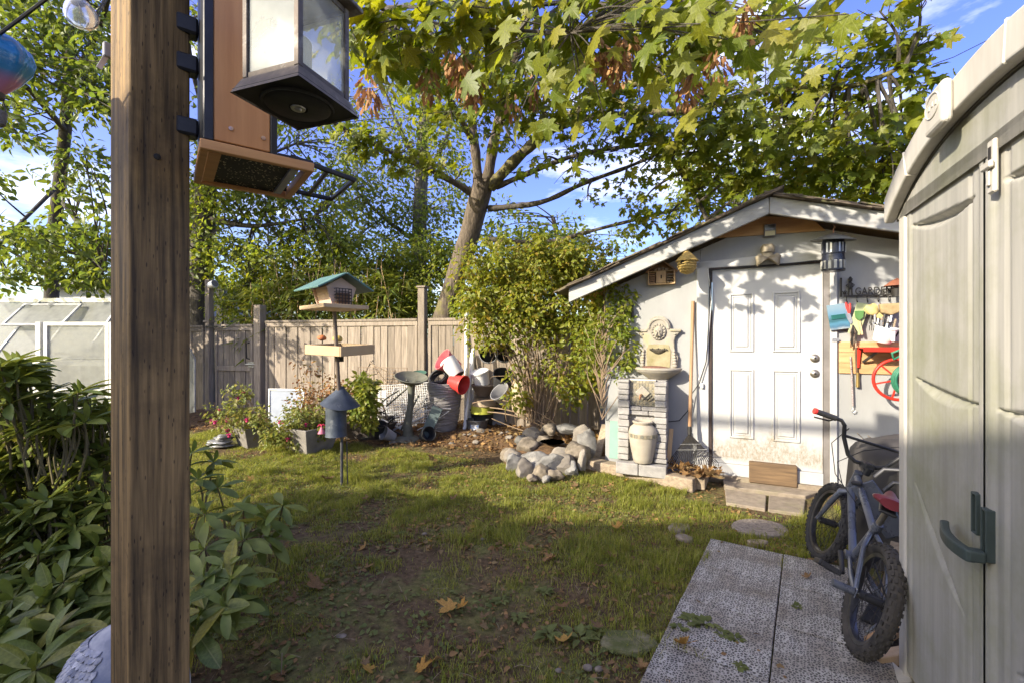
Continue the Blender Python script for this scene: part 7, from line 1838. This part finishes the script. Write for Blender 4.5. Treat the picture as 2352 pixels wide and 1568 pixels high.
# far pale conifers
for (px, top, Y, lab) in ((566, 640, 34, 'pale distant conifer seen above the gate'), (205, 590, 38, 'pale distant conifer behind the grey house')):
    o = thing('far_conifer', lab, 'tree', Vector((at(px, 784, Y).x, Y, 0))); h_ = at(px, top, Y).z
    MB().tube([(0, 0, 0), (0, 0, h_)], [.25, .03], 8).build('trunk', M_darkbark, o)
    n = 1500; t = rng.random(n) ** .8; a = rng.random(n) * 6.283; rr = (1 - t) * h_ * .26 + .1
    rr *= rng.uniform(.4, 1, n); Pn = np.stack([rr * np.cos(a), rr * np.sin(a), h_ * (.12 + .88 * t)], -1)
    leaf_part('crown', OVATE, Pn, frames(np.stack([np.cos(a), np.sin(a), -.3 * np.ones(n)], -1), np.tile([0, 0, 1.0], (n, 1))), rng.uniform(.4, .7, n), L_conif, o)

# ------------------------------------------------------------ vine bush before the fence
VB = thing('vine_bush', 'tall yellow-green leafy bush with bare stems between fence and shed', 'bush', Vector((.42, 6.15, .08)))
vo = Vector(VB.location)
stm = MB(); tips = []
for k in range(34):
    a = random.uniform(0, 6.28); b0 = Vector((random.uniform(-.14, .14), random.uniform(-.12, .12), 0))
    top = at(random.uniform(1120, 1330), random.uniform(660, 800), random.uniform(5.8, 6.3)) - vo
    mid = b0.lerp(top, .5) + Vector((random.uniform(-.12, .12), random.uniform(-.1, .1), .1))
    pts = polyline([b0, mid, top], 6); stm.tube(pts, [.013 - .0007 * i for i in range(len(pts))], 5, cap=False); tips += pts[5:]
stm.build('stems', M_rust, VB, smooth=60)
tw = MB()
for k in range(150):
    s0 = random.choice(tips); e = s0 + Vector((random.uniform(-.3, .3), random.uniform(-.25, .25), random.uniform(-.3, .12))); twig_to(tw, s0, e, .004, .0018, .25)
cl_ = []
for (px, py, Y, r_, n) in [(a_, b_, c_, d_, int(e_ * 1.1)) for a_, b_, c_, d_, e_ in region(1060, 1310, 580, 720, 5.75, 6.3, 44, .2, .34, 74, ((1060, 1110, 560, 610, .8),), 31) + region(1085, 1190, 700, 780, 5.8, 6.2, 18, .18, .25, 60, (), 32) + region(1180, 1290, 690, 780, 5.7, 6.1, 18, .18, .27, 60, (), 33) + region(1260, 1400, 580, 720, 5.8, 6.3, 24, .2, .3, 56, ((1340, 1420, 540, 640, .7),), 34) + region(1270, 1395, 700, 880, 5.6, 5.9, 30, .14, .23, 52, (), 35) + region(1160, 1210, 900, 950, 5.8, 6, 4, .1, .16, 36, (), 37) + region(1280, 1350, 880, 930, 5.7, 5.9, 5, .12, .16, 30, (), 38) + region(1180, 1290, 790, 880, 6.0, 6.3, 9, .15, .25, 28, (), 39)]:
    cl_.append(clump(at(px, py, Y) - vo, (r_, r_, r_), n, .068, .3, .85, .55, .1))
# arching sprays that break the outline
for k in range(64):
    p0 = at(random.uniform(1080, 1370), random.uniform(580, 760), random.uniform(5.7, 6.3)) - vo; a = random.uniform(0, 6.28); L__ = random.uniform(.25, .5)
    pts = polyline([p0, p0 + Vector((math.cos(a) * L__ * .6, math.sin(a) * L__ * .4, .22)), p0 + Vector((math.cos(a) * L__ * 1.1, math.sin(a) * L__ * .7, random.uniform(-.1, .25)))], 8)
    tw.tube(pts, .003, 4, cap=False)
    for p in pts[2:]: cl_.append(clump(p, (.05, .05, .05), 5, .06, .3, .85, .55, .1))
tw.build('twigs', M_rust, VB)['kind'] = 'stuff'
P, Rm, s_ = join_clumps(cl_); leaf_part('foliage', OVATE, P, Rm, s_ * np.ones(len(s_)), L_bush, VB)
# vine climbing the shed's left edge
VN = thing('wall_vine', 'green vine climbing the left corner of the shed front', 'vine', SO + U * -1.0 - N * -.1)
vo = Vector(VN.location); cl_ = []; tw = MB(); prev = Vector((0, 0, 0))
for (px, py, Y, r_, n) in region(1385, 1450, 650, 760, 4.9, 5.0, 14, .1, .17, 34, (), 41) + region(1395, 1455, 760, 860, 4.85, 4.95, 12, .08, .14, 26, (), 42) + region(1340, 1400, 660, 860, 5.0, 5.3, 18, .12, .2, 40, (), 43):
    c = at(px, py, Y) - vo; cl_.append(clump(c, (r_, r_ * .7, r_), n, .06, .3, .6, .5, .1)); twig_to(tw, Vector((-.1, 0, max(0, c.z - .5))), c, .006, .002, .2)
tw.build('stems', M_rust, VN); P, Rm, s_ = join_clumps(cl_); leaf_part('leaves', OVATE, P, Rm, s_, L_thick, VN)

# ------------------------------------------------------------ rhododendron
RH = thing('rhododendron', 'large rhododendron with long glossy leaves around the porch post', 'shrub', Vector((-1.75, 2.3, 0)))
ro = Vector(RH.location)
WH = []   # whorl tips: px, py, depth, outward
q_ = random.Random(9)
for k in range(300):
    x, y = q_.uniform(-60, 255), q_.uniform(940, 1560); Y = 1.75 + 1.1 * (1560 - y) / 600 + q_.uniform(-.2, .35)
    WH.append((x, y, Y))
for k in range(30): WH.append((q_.uniform(-20, 60), q_.uniform(840, 960), q_.uniform(2.2, 2.6)))
for k in range(22): WH.append((q_.uniform(40, 200), q_.uniform(900, 1000), q_.uniform(2.2, 2.7)))
for k in range(6): WH.append((q_.uniform(180, 255), q_.uniform(990, 1080), q_.uniform(2.6, 3.0)))
for (x, y, Y) in ((455, 1100, 2.5), (500, 1120, 2.5), (470, 1180, 2.3), (560, 1170, 2.4), (610, 1190, 2.35), (650, 1160, 2.4), (560, 1240, 2.2), (470, 1260, 2.1), (520, 1300, 2.0), (600, 1230, 2.3), (470, 1330, 1.95), (530, 1330, 1.95), (470, 1400, 1.85), (520, 1390, 1.85), (560, 1360, 1.95), (450, 1450, 1.8), (620, 1240, 2.35), (440, 1040, 2.6), (490, 1060, 2.7)): WH.append((x, y, Y))
Pl, Dl, Nl, Sl = [], [], [], []
stm = MB(); roots = [Vector((random.uniform(-.5, .5), random.uniform(-.3, .3), 0)) for _ in range(9)]
for (x, y, Y) in WH:
    c = at(x, y, Y) - ro
    if c.z < .03: c.z = .03
    out = (c - Vector((.1 if x > 300 else 0, .1, -.2))).normalized(); out = (out + Vector((0, -.25, .55))).normalized()
    src = min(roots, key=lambda r_: (r_ - c).length); twig_to(stm, c + (src - c) * min(1, .28 / (src - c).length), c, .006, .004, .12)
    ax_, ay_, _ = orth(out); n = q_.choice((6, 7, 8, 9)); sz = q_.uniform(.12, .18); off = q_.uniform(0, 6)
    for j in range(n):
        a = off + 6.2832 * j / n + q_.uniform(-.25, .25); rad = (ax_ * math.cos(a) + ay_ * math.sin(a))
        up_ = q_.uniform(-.15, .55); d = (rad + out * up_ + Vector((0, 0, -.18))).normalized()
        Pl.append(tuple(c + rad * .008)); Dl.append(tuple(d)); Nl.append(tuple(out + Vector((0, 0, .3)) + to_sun * .7 + Vector([q_.uniform(-.25, .25) for _ in range(3)]))); Sl.append(sz * q_.uniform(.75, 1.15))
    for j in range(2):
        a = q_.uniform(0, 6.28); Pl.append(tuple(c)); Dl.append(tuple((out + (ax_ * math.cos(a) + ay_ * math.sin(a)) * .5).normalized())); Nl.append(tuple(ax_)); Sl.append(sz * .6)
for k in range(5):
    a, b_ = random.choice(roots), at(*random.choice(WH)) - ro; twig_to(stm, a, b_.lerp(a, .4), .018, .01, .12)
stm.build('stems', mat('olive stem', (.16, .135, .055), (.09, .07, .035), 12, rough=.8), RH, smooth=60)
P = np.array(Pl); Rm = frames(np.array(Dl), np.array(Nl)); s_ = np.array(Sl)
Pw = P + np.array(ro); key = s_ / np.maximum(Pw[:, 1], .4)
pxs = Pw[:, 0] / Pw[:, 1] * FPX + 1176; pys = 784 - (Pw[:, 2] - CAMH) / Pw[:, 1] * FPX
seen = (pxs > -30) & (pys < 1580) & ~((pxs > 262) & (pxs < 430)); key = np.where(seen, key, 0)
rest = leaf_objects('leaf', RHODO_V, P, Rm, s_, L_rhodov, RH, 300, key)
leaf_part('foliage', RHODO, P[rest], Rm[rest], s_[rest], L_rhodo, RH)

# ------------------------------------------------------------ potted plants
def potplant(name, label, loc_, clumps, size, m_leaf, base=OVATE, flowers=0, fcol=None, group=None, cat='plant', stems=14):
    t = thing(name, label, cat, loc_, group=group); o0 = Vector(loc_)
    cl_ = []; st_ = MB()
    for (px, py, Y, r_, n) in clumps:
        c = at(px, py, Y) - o0; cl_.append(clump(c, (r_, r_, r_), n, size, .4, .5, .6, .05)); twig_to(st_, Vector((random.uniform(-.05, .05), random.uniform(-.05, .05), .0)), c, .006, .003, .1)
    st_.build('stems', M_rust, t); P, Rm, s_ = join_clumps(cl_); leaf_part('foliage', base, P, Rm, s_, m_leaf, t)
    if flowers:
        me = None
        for k in range(flowers):
            (px, py, Y, r_, n) = random.choice(clumps); p = at(px, py, Y) - o0 + Vector((random.uniform(-1, 1) * r_, -r_ * .8, -r_ * random.uniform(.1, .9)))
            if me is None:
                b = MB(); b.tube([(0, 0, 0), (0, 0, -.02)], [.004, .008], 6)
                for j in range(4): a = 1.57 * j; b.tube([(0, 0, -.015), (.022 * math.cos(a), .022 * math.sin(a), -.018), (.032 * math.cos(a), .032 * math.sin(a), -.008)], [.008, .008, .002], 5)
                b.lathe([(.006, -.02), (.017, -.032), (.019, -.05), (0, -.045)], 8)
                ob = b.build('flower', fcol, t, smooth=60, loc=p); me = ob.data
            else: link('flower', me, None, t, loc=p, rot=(random.uniform(-.3, .3), random.uniform(-.3, .3), random.uniform(0, 6)))
    return t
M_mag = leafmat('magenta fuchsia petal', [(.42, .02, .10), (.50, .03, .16)], .3, .5, 1.4)
potplant('fuchsia', 'pale green fuchsia in the tilted planter by the gate', PL2.location + Vector((0, 0, .25)), region(490, 600, 915, 985, 5.7, 6.1, 20, .10, .16, 44, (), 51) + region(520, 565, 890, 930, 5.9, 6.1, 6, .08, .13, 30, (), 52), .055, L_fuch, flowers=9, fcol=M_mag)
potplant('fuchsia', 'yellowing fuchsia in the square planter left of the pole', PL1.location + Vector((0, 0, .28)), region(650, 765, 930, 1000, 5.5, 5.9, 28, .09, .15, 54, (), 53), .045, L_fuch, flowers=7, fcol=M_mag)
potplant('azalea', 'rust-leaved azalea reaching above the planters', PL1.location + Vector((.05, .2, .25)), region(670, 800, 880, 950, 5.9, 6.3, 22, .09, .15, 38, (), 54) + region(680, 770, 820, 880, 6.0, 6.3, 7, .06, .1, 14, (), 55), .05, L_rusty)
potplant('euphorbia', 'bright yellow-green leafy plant right of the baffle', PL3.location + Vector((.0, 0, .2)), region(805, 858, 870, 975, 5.95, 6.25, 22, .09, .15, 60, (), 56), .08, L_bamb, base=NARROW if False else OVATE)
potplant('low_plant', 'pale low ground plant between the two square planters', gp(640, 1020), region(608, 680, 975, 1030, 5.5, 5.8, 16, .07, .12, 40, (), 57), .05, L_fuch)
big_f = thing('fuchsia_flower', 'large hanging pink and red fuchsia flower beside the baffle', 'flower', at(739, 985, 5.0))
MB().lathe([(.004, .05), (.012, .03), (.02, .0), (.04, -.04), (.043, -.045), (0, -.03)], 14).build('skirt', mat('pink petal', (.50, .18, .24), (.42, .12, .18), 9, rough=.6), big_f, smooth=50)
for k in range(5): MB().tube([(0, 0, .04), (.03 * math.cos(k * 1.26), .03 * math.sin(k * 1.26), .05), (.045 * math.cos(k * 1.26), .045 * math.sin(k * 1.26), .035)], [.009, .009, .002], 6).build('sepal', mat('red sepal', (.45, .02, .06), rough=.5) if k == 0 else bpy.data.materials['red sepal'], big_f, smooth=50)

# ------------------------------------------------------------ lawn
def vnoise(x, y, sc_, seed):
    g_ = np.random.default_rng(seed).random((64, 64)); X = x * sc_ % 64; Yv = y * sc_ % 64
    i, j = np.floor(X).astype(int) % 64, np.floor(Yv).astype(int) % 64; fx, fy = X - np.floor(X), Yv - np.floor(Yv); fx = fx * fx * (3 - 2 * fx); fy = fy * fy * (3 - 2 * fy)
    a, b_, c, d = g_[i, j], g_[(i + 1) % 64, j], g_[i, (j + 1) % 64], g_[(i + 1) % 64, (j + 1) % 64]
    return a * (1 - fx) * (1 - fy) + b_ * fx * (1 - fy) + c * (1 - fx) * fy + d * fx * fy
def on_path(x, y):
    o = gp(1632, 1243); dx, dy = x - o.x, y - o.y; u_ = dx * UT.x + dy * UT.y; v_ = dx * VT.x + dy * VT.y
    return (u_ > -.0) & (u_ < 2 * TS) & (v_ < .0) & (v_ > -5 * TS)
def lawn_ok(x, y):
    d_f = y - (6.05 - .2714 * (x + .81) + .22 * np.sin(3.1 * x + 1) * np.sin(1.7 * x) + .1 * np.sin(9 * x)); u_ = (x - SO.x) * U.x + (y - SO.y) * U.y; w_ = (x - SO.x) * N.x + (y - SO.y) * N.y
    ok = (d_f < 0) & (w_ > .35) & ~on_path(x, y) & ~(((x - .42) / .5) ** 2 + ((y - 5.25) / .5) ** 2 < 1)
    ok &= ~((u_ > -.2) & (u_ < .95) & (w_ < .75))                 # pavers at the door
    ok &= ~((x > 1.2) & (y < 2.9) & (u_ + w_ * 0 > 0) & (x - 1.35 > (y - 1.9) * .5))
    return ok
n0 = 560000
x = rng.uniform(-5.2, 3.0, n0); y = 1.5 + 5.6 * rng.random(n0) ** .8
dn = .55 * vnoise(x, y, 1.6, 1) + .45 * vnoise(x, y, 5, 2)
thr = np.where(y < 3.5, .41, .375) + .10 * (vnoise(x, y, .7, 3) - .5)
# worn bare patch in the middle
bare = np.exp(-(((x + .4) / 1.1) ** 2 + ((y - 3.35) / .35) ** 2)) * .15 + np.exp(-(((x + .1) / .9) ** 2 + ((y - 2.0) / .3) ** 2)) * .12
def path_joint(x, y):
    o = gp(1632, 1243); dx, dy = x - o.x, y - o.y; u_ = dx * UT.x + dy * UT.y; v_ = dx * VT.x + dy * VT.y
    e_ = np.minimum(np.minimum(np.abs(u_), np.abs(u_ - TS)), np.abs((v_ / TS) - np.round(v_ / TS)) * TS)
    return on_path(x, y) & (e_ < .012 + .03 * (np.abs(u_) < .05)) & (vnoise(x, y, 6, 15) > .55)
keep = (lawn_ok(x, y) | path_joint(x, y)) & (dn + rng.normal(size=n0) * .075 > thr + bare) & (np.abs(x) < 1.2 * y + .3)
x, y, dn = x[keep], y[keep], dn[keep]; n = len(x)
tf_ = np.clip((vnoise(x, y, 6.5, 12) * .6 + vnoise(x, y, 15, 13) * .4 - .52) * 5, 0, 1)
hgt = rng.uniform(.012, .038, n) * (1 + 1.5 * tf_) * (0.6 + 1.1 * np.clip(dn - .35, 0, .5)) * np.where(y < 2.6, .8, 1.05)
tuft = vnoise(x, y, 3.1, 8) > .82; hgt = np.where(tuft, hgt * 1.6, hgt)
GB = np.array([(-.5, 0, 0), (.5, 0, 0), (.38, .12, .55), (-.38, .12, .55), (0, .5, 1.0)]); GF4 = np.array([(0, 1, 2, 3), (3, 2, 4, 4)])
a = rng.random(n) * 6.283; lean = rng.uniform(.2, 2.2, n)
wd = rng.uniform(.0024, .0052, n)
bv = np.zeros((n, 5, 3)); ca_, sa_ = np.cos(a), np.sin(a)
for k, (gx_, gy_, gz_) in enumerate(GB):
    lx = gx_ * wd; ly = gy_ * lean * hgt
    bv[:, k, 0] = x + lx * ca_ - ly * sa_; bv[:, k, 1] = y + lx * sa_ + ly * ca_; bv[:, k, 2] = gzn(x, y) + gz_ * hgt - .002
F = np.concatenate([np.array([(0, 1, 2), (0, 2, 3), (3, 2, 4)])[None] + (np.arange(n) * 5)[:, None, None]]).reshape(-1, 3)
gr = link('grass', npmesh('grass', bv.reshape(-1, 3), F, False), L_grass); tag(gr, 'short patchy lawn grass with bare earth showing through', 'grass', kind='stuff')
# low weeds and clover
nw = 7500; x = rng.uniform(-4.2, 2.4, nw * 2); y = rng.uniform(1.75, 5.6, nw * 2); k_ = lawn_ok(x, y) & (vnoise(x, y, 2.2, 5) > .42) & (np.abs(x) < 1.15 * y); x, y = x[k_], y[k_]; n = len(x)
a = rng.random(n) * 6.283; ax = np.stack([np.cos(a), np.sin(a), rng.uniform(.05, .7, n)], -1)
V1 = leaf_part('weeds', OVATE, np.stack([x, y, gzn(x, y) + .008], -1), frames(ax, np.tile([0, 0, 1.0], (n, 1)) + rng.normal(size=(n, 3)) * .3), rng.uniform(.014, .04, n), L_weed, None)
tag(V1, 'small round-leaved weeds scattered in the lawn', 'weeds')
# leaf rosettes that stand out
WRO = [(1330, 1465, .11), (1260, 1455, .09), (1190, 1420, .07), (1370, 1450, .08), (1400, 1490, .07), (1150, 1380, .06), (1045, 1390, .05), (1620, 1445, .09), (1590, 1440, .08), (1660, 1470, .06), (1560, 1455, .06), (1830, 1405, .05), (1690, 1480, .05), (640, 1550, .09), (1700, 1545, .05), (1250, 1360, .07), (1420, 1330, .07), (880, 1440, .06)]
for k, (px, py, r_) in enumerate(WRO):
    c = gp(px, py); zz = .03 if on_path(np.array(c.x), np.array(c.y)) else .005
    o = thing('weed_rosette', ('leafy weed rosette growing through the deck tiles' if zz > .01 else 'leafy weed rosette in the bare near lawn'), 'weed', (c.x, c.y, zz), group='weed rosettes on the tiles' if zz > .01 else 'weed rosettes in the lawn')
    n = 16; a = rng.random(n) * 6.283; ax = np.stack([np.cos(a), np.sin(a), rng.uniform(.05, .55, n)], -1); rad = rng.random(n)[:, None] * r_ * .35
    leaf_part('leaves', OVATE, np.concatenate([np.cos(a)[:, None] * rad, np.sin(a)[:, None] * rad, np.zeros((n, 1))], 1), frames(ax, np.tile([0, 0, 1.0], (n, 1))), rng.uniform(.5, 1, n) * r_ * .75, L_weed, o, None)
sp_ = thing('seedling', 'young upright leafy seedling at the bottom of the lawn', 'plant', gp(640, 1568) + Vector((0, .02, 0)))
n = 9; a = rng.random(n) * 6.283; leaf_part('leaves', OVATE, np.stack([.01 * np.cos(a), .01 * np.sin(a), np.linspace(.0, .10, n)], -1), frames(np.stack([np.cos(a), np.sin(a), np.full(n, .7)], -1), np.tile([0, 0, 1.0], (n, 1))), rng.uniform(.04, .065, n), L_fuch, sp_, None)
MB().tube([(0, 0, 0), (.004, 0, .11)], .002, 5).build('stem', M_rust, sp_)
# brown litter flecks
nl = 15000; x = rng.uniform(-4.5, 2.6, nl); y = 1.7 + 5.6 * rng.random(nl); k_ = (np.abs(x) < 1.15 * y) & (vnoise(x, y, 1.8, 6) > .40) & (y < 6.9 - .27 * (x + .81)); k_ &= ~on_path(x, y) | (rng.random(nl) < .12)
x, y = x[k_], y[k_]; n = len(x); a = rng.random(n) * 6.283
zz = gzn(x, y) + np.where(on_path(x, y), .034, .012) + bed_h(x, y)
lt_ = leaf_part('leaf_litter', OVATE, np.stack([x, y, zz], -1), frames(np.stack([np.cos(a), np.sin(a), rng.normal(size=n) * .2], -1), np.tile([0, 0, 1.0], (n, 1)) + rng.normal(size=(n, 3)) * .5), np.where(np.exp(-(((x + .4) / 1.1) ** 2 + ((y - 3.35) / .4) ** 2)) > .45, 1.5, 1.0) * rng.uniform(.012, .042, n), L_dry, None)
tag(lt_, 'brown crumbled leaf litter scattered on lawn and bed', 'leaf litter')
# single fallen leaves
mdry = npmesh('fallen_leaf', MAPLE_DRY[0], MAPLE_DRY[1], True); mdry.materials.append(L_dry)
mgold = npmesh('fallen_leaf', MAPLE_DRY[0], MAPLE_DRY[1], True); mgold.materials.append(L_gold)
FL = [(1042, 1388, .13, 1, 'golden maple leaf lying in the middle of the lawn'), (735, 1342, .14, 0, 'long brown curled leaf left of the lawn centre'), (1552, 1480, .13, 1, 'orange maple leaf curled on the deck tiles'), (745, 1100, .16, 0, 'orange-brown leaf beside the foot of the feeder pole'), (998, 1055, .15, 0, 'pale dry maple leaf on the sunny lawn'), (980, 1358, .06, 0, 'small upright brown leaf left of the golden one'), (985, 1505, .10, 0, 'brown leaf on bare earth near the bottom of the lawn'), (1380, 1440, .08, 0, 'brown leaf beside the weed rosettes'), (1855, 1330, .06, 0, 'small orange leaf on the tiles by the pedal'), (1420, 1215, .10, 1, 'yellow leaf in the grass before the flat stones'), (1625, 1075, .13, 0, 'orange leaf heap piece by the short timber block'), (845, 1145, .08, 0, 'dark brown leaf right of the feeder pole')]
for (px, py, s_, g_, lab) in FL:
    c = gp(px, py, .03); o = bpy.data.objects.new('fallen_leaf', mgold if g_ else mdry); col.objects.link(o)
    s_ *= .72; o.location = c + Vector((0, 0, .010)); o.scale = (s_,) * 3; o.rotation_euler = (random.uniform(-.35, .35), random.uniform(-.35, .35), random.uniform(0, 6.28)); tag(o, lab, 'leaf')
q_ = random.Random(77); cnt = 0
while cnt < 60:
    px, py = q_.uniform(470, 1800), q_.uniform(1010, 1560); c = gp(px, py, .02)
    if not bool(lawn_ok(np.array(c.x), np.array(c.y))): continue
    o = bpy.data.objects.new('fallen_leaf', mgold if q_.random() < .2 else mdry); col.objects.link(o); s_ = q_.uniform(.03, .075)
    o.location = c + Vector((0, 0, .006)); o.scale = (s_,) * 3; o.rotation_euler = (q_.uniform(-.4, .4), q_.uniform(-.4, .4), q_.uniform(0, 6.28)); tag(o, 'small dry leaf scattered on the lawn', 'leaf', 'dry leaves on the lawn'); cnt += 1
for k in range(46):
    p = fac(q_.uniform(1545, 1660), q_.uniform(1050, 1095), q_.uniform(.15, .45)); w = SO + U * p.x - N * p.y; s_ = q_.uniform(.05, .11)
    o = bpy.data.objects.new('fallen_leaf', mdry); col.objects.link(o); o.location = (w.x, w.y, max(.03, min(p.z, .16))); o.scale = (s_,) * 3; o.rotation_euler = (q_.uniform(-.7, .7), q_.uniform(-.7, .7), q_.uniform(0, 6.28)); tag(o, 'dry orange leaf heaped under the rake', 'leaf', 'leaf heap under the rake')
for k in range(60):
    c = at(q_.uniform(1290, 1390), q_.uniform(955, 1010), q_.uniform(5.4, 6.0)); s_ = q_.uniform(.06, .12)
    o = bpy.data.objects.new('fallen_leaf', mgold if q_.random() < .5 else mdry); col.objects.link(o); o.location = (c.x, c.y, q_.uniform(.10, .20)); o.scale = (s_,) * 3; o.rotation_euler = (q_.uniform(-.6, .6), q_.uniform(-.6, .6), q_.uniform(0, 6.28)); tag(o, 'orange leaf on the bed behind the rock pond', 'leaf', 'leaves on the bed behind the pond')
# pebbles on the lawn
for k, (px, py, r_, lab) in enumerate([(785, 1462, .028, 'pale round pebble at the left of the near lawn'), (975, 1225, .02, 'small pale pebble in the bare patch'), (1108, 1237, .018, 'white pebble at the right end of the bare patch'), (1030, 1190, .015, 'tiny pebble in the worn earth'), (1350, 1532, .022, 'white stone at the bottom of the lawn beside the tiles'), (1375, 1535, .02, 'grey stone at the bottom of the lawn beside the tiles'), (1283, 1538, .015, 'flat pale pebble near the bottom edge')]):
    c = gp(px, py, .01); o = MB().blob((0, 0, 0), (r_, r_ * .8, r_ * .5), 2, .1, k).build('pebble', M_rock2, smooth=60, loc=c); tag(o, lab, 'pebble')
# wire seen against the sky at the upper right
uw = MB().tube([at(2110, 160, 14), at(2190, 132, 14), at(2270, 92, 14), at(2500, -30, 14)], .012, 6).build('utility_wire', M_iron, smooth=40); tag(uw, 'thin dark utility wire against the sky at the upper right', 'wire')

# ------------------------------------------------------------ unseen leaf clumps added by the lean-to to dapple the lawn
HG = thing('dapple_hedge', 'unseen loose hedge added to dapple the light on the lawn', 'hedge', Vector((-5.6, -.4, 0)))
ho = Vector(HG.location); cl_ = []; st_ = MB()
for k in range(36):
    yy = q_.uniform(-1.53, 1.57); top = 1.95 - .62 * (yy - .0) + q_.uniform(-.2, .75); c = Vector((q_.uniform(-5.7, -5.2), yy, max(.5, top))) - ho
    cl_.append(clump(c, (.22, .22, .18), 15, .11, .4, .6, .6, .05)); twig_to(st_, Vector((c.x * .5, c.y, 0)), c, .012, .004, .08)
for k in range(16):
    c = Vector((q_.uniform(-5.8, -5.2), q_.uniform(1.5, 3.1), q_.uniform(1.5, 2.7))) - ho
    cl_.append(clump(c, (.26, .26, .16), 12, .11, .4, .6, .6, .05)); twig_to(st_, Vector((c.x * .5, c.y, 0)), c, .012, .004, .08)
st_.build('stems', M_darkbark, HG); P, Rm, s_ = join_clumps(cl_); leaf_part('foliage', OVATE, P, Rm, s_, L_thick, HG)
# ------------------------------------------------------------ crumbs of earth and grit
nc = 16000; x = rng.uniform(-3.6, 2.2, nc); y = 1.7 + 4.6 * rng.random(nc) ** 1.2
k_ = (np.abs(x) < 1.12 * y) & (vnoise(x, y, 1.6, 1) * .55 + vnoise(x, y, 5, 2) * .45 < .56) & ~on_path(x, y) & lawn_ok(x, y); x, y = x[k_], y[k_]; n = len(x)
CB = np.array([(1, 0, -.3), (-.5, .9, -.3), (-.5, -.9, -.3), (.1, .1, .8), (.6, .6, .2), (-.7, .1, .3)]); CF = np.array([(0, 4, 3), (4, 1, 3), (1, 5, 3), (5, 2, 3), (2, 0, 3), (0, 1, 4), (1, 2, 5), (2, 1, 0)])
a = rng.random(n) * 6.283; sz = .0025 + .009 * rng.random(n) ** 4
o = link('soil_crumbs', npmesh('soil_crumbs', *scatter(CB, CF, np.stack([x, y, gzn(x, y) + .002], -1), frames(np.stack([np.cos(a), np.sin(a), rng.normal(size=n) * .3], -1), np.tile([0, 0, 1.0], (n, 1))), np.stack([sz * rng.uniform(.7, 1.4, n), sz * rng.uniform(.7, 1.4, n), sz * .8], -1))), mat('crumbled earth', (.22, .135, .07), (.09, .055, .028), 30, rough=.95, bump=.3)); tag(o, 'crumbs of earth and grit on the bare lawn', 'soil', kind='stuff')
nt_ = 1500; x = rng.uniform(-3.6, 2.2, nt_); y = 1.7 + 4.6 * rng.random(nt_); k_ = (np.abs(x) < 1.12 * y) & ~on_path(x, y) & lawn_ok(x, y); x, y = x[k_], y[k_]; n = len(x)
TWB = np.array([(-.02, 0, 0), (.02, 0, 0), (.02, .5, .05), (-.02, .5, .05), (0, 1, 0)]); TWF = np.array([(0, 1, 2), (0, 2, 3), (3, 2, 4)])
a = rng.random(n) * 6.283
o = link('dry_stalks', npmesh('dry_stalks', *scatter(TWB, TWF, np.stack([x, y, gzn(x, y) + .012], -1), frames(np.stack([np.cos(a), np.sin(a), rng.normal(size=n) * .1], -1), np.tile([0, 0, 1.0], (n, 1))), rng.uniform(.03, .09, n))), mat('straw stalk', (.34, .27, .16), (.2, .15, .09), 20, rough=.9)); tag(o, 'dry straw stalks and twigs lying in the lawn', 'twigs', kind='stuff')

# ------------------------------------------------------------ debris on the bed along the fence
nb = 5200; x = rng.uniform(-5.2, 1.2, nb); y = 5.6 + 2.6 * rng.random(nb); dd = y - (6.05 - .2714 * (x + .81)); k_ = (dd > -.15) & (dd < 1.6) & (vnoise(x, y, 2.4, 19) > .33); x, y = x[k_], y[k_]; n = len(x); a = rng.random(n) * 6.283
o = leaf_part('bed_litter', OVATE, np.stack([x, y, gzn(x, y) + bed_h(x, y) + .02], -1), frames(np.stack([np.cos(a), np.sin(a), rng.normal(size=n) * .25], -1), np.tile([0, 0, 1.0], (n, 1)) + rng.normal(size=(n, 3)) * .6), rng.uniform(.03, .085, n), L_dry, None)
tag(o, 'dead leaves and bark strewn on the bed along the fence', 'leaf litter')
for k in range(26):
    xx = q_.uniform(-4.6, .2); yy = 6.1 - .2714 * (xx + .81) + q_.uniform(-.1, .7); r_ = q_.uniform(.02, .06)
    o = MB().rock((r_, r_ * .85, r_ * .6), 300 + k).build('bed_stone', M_stone, smooth=40, loc=(xx, yy, float(bed_h(xx, yy)) + r_ * .3)); tag(o, 'small stone half sunk in the bed along the fence', 'stone', 'stones in the bed by the fence')
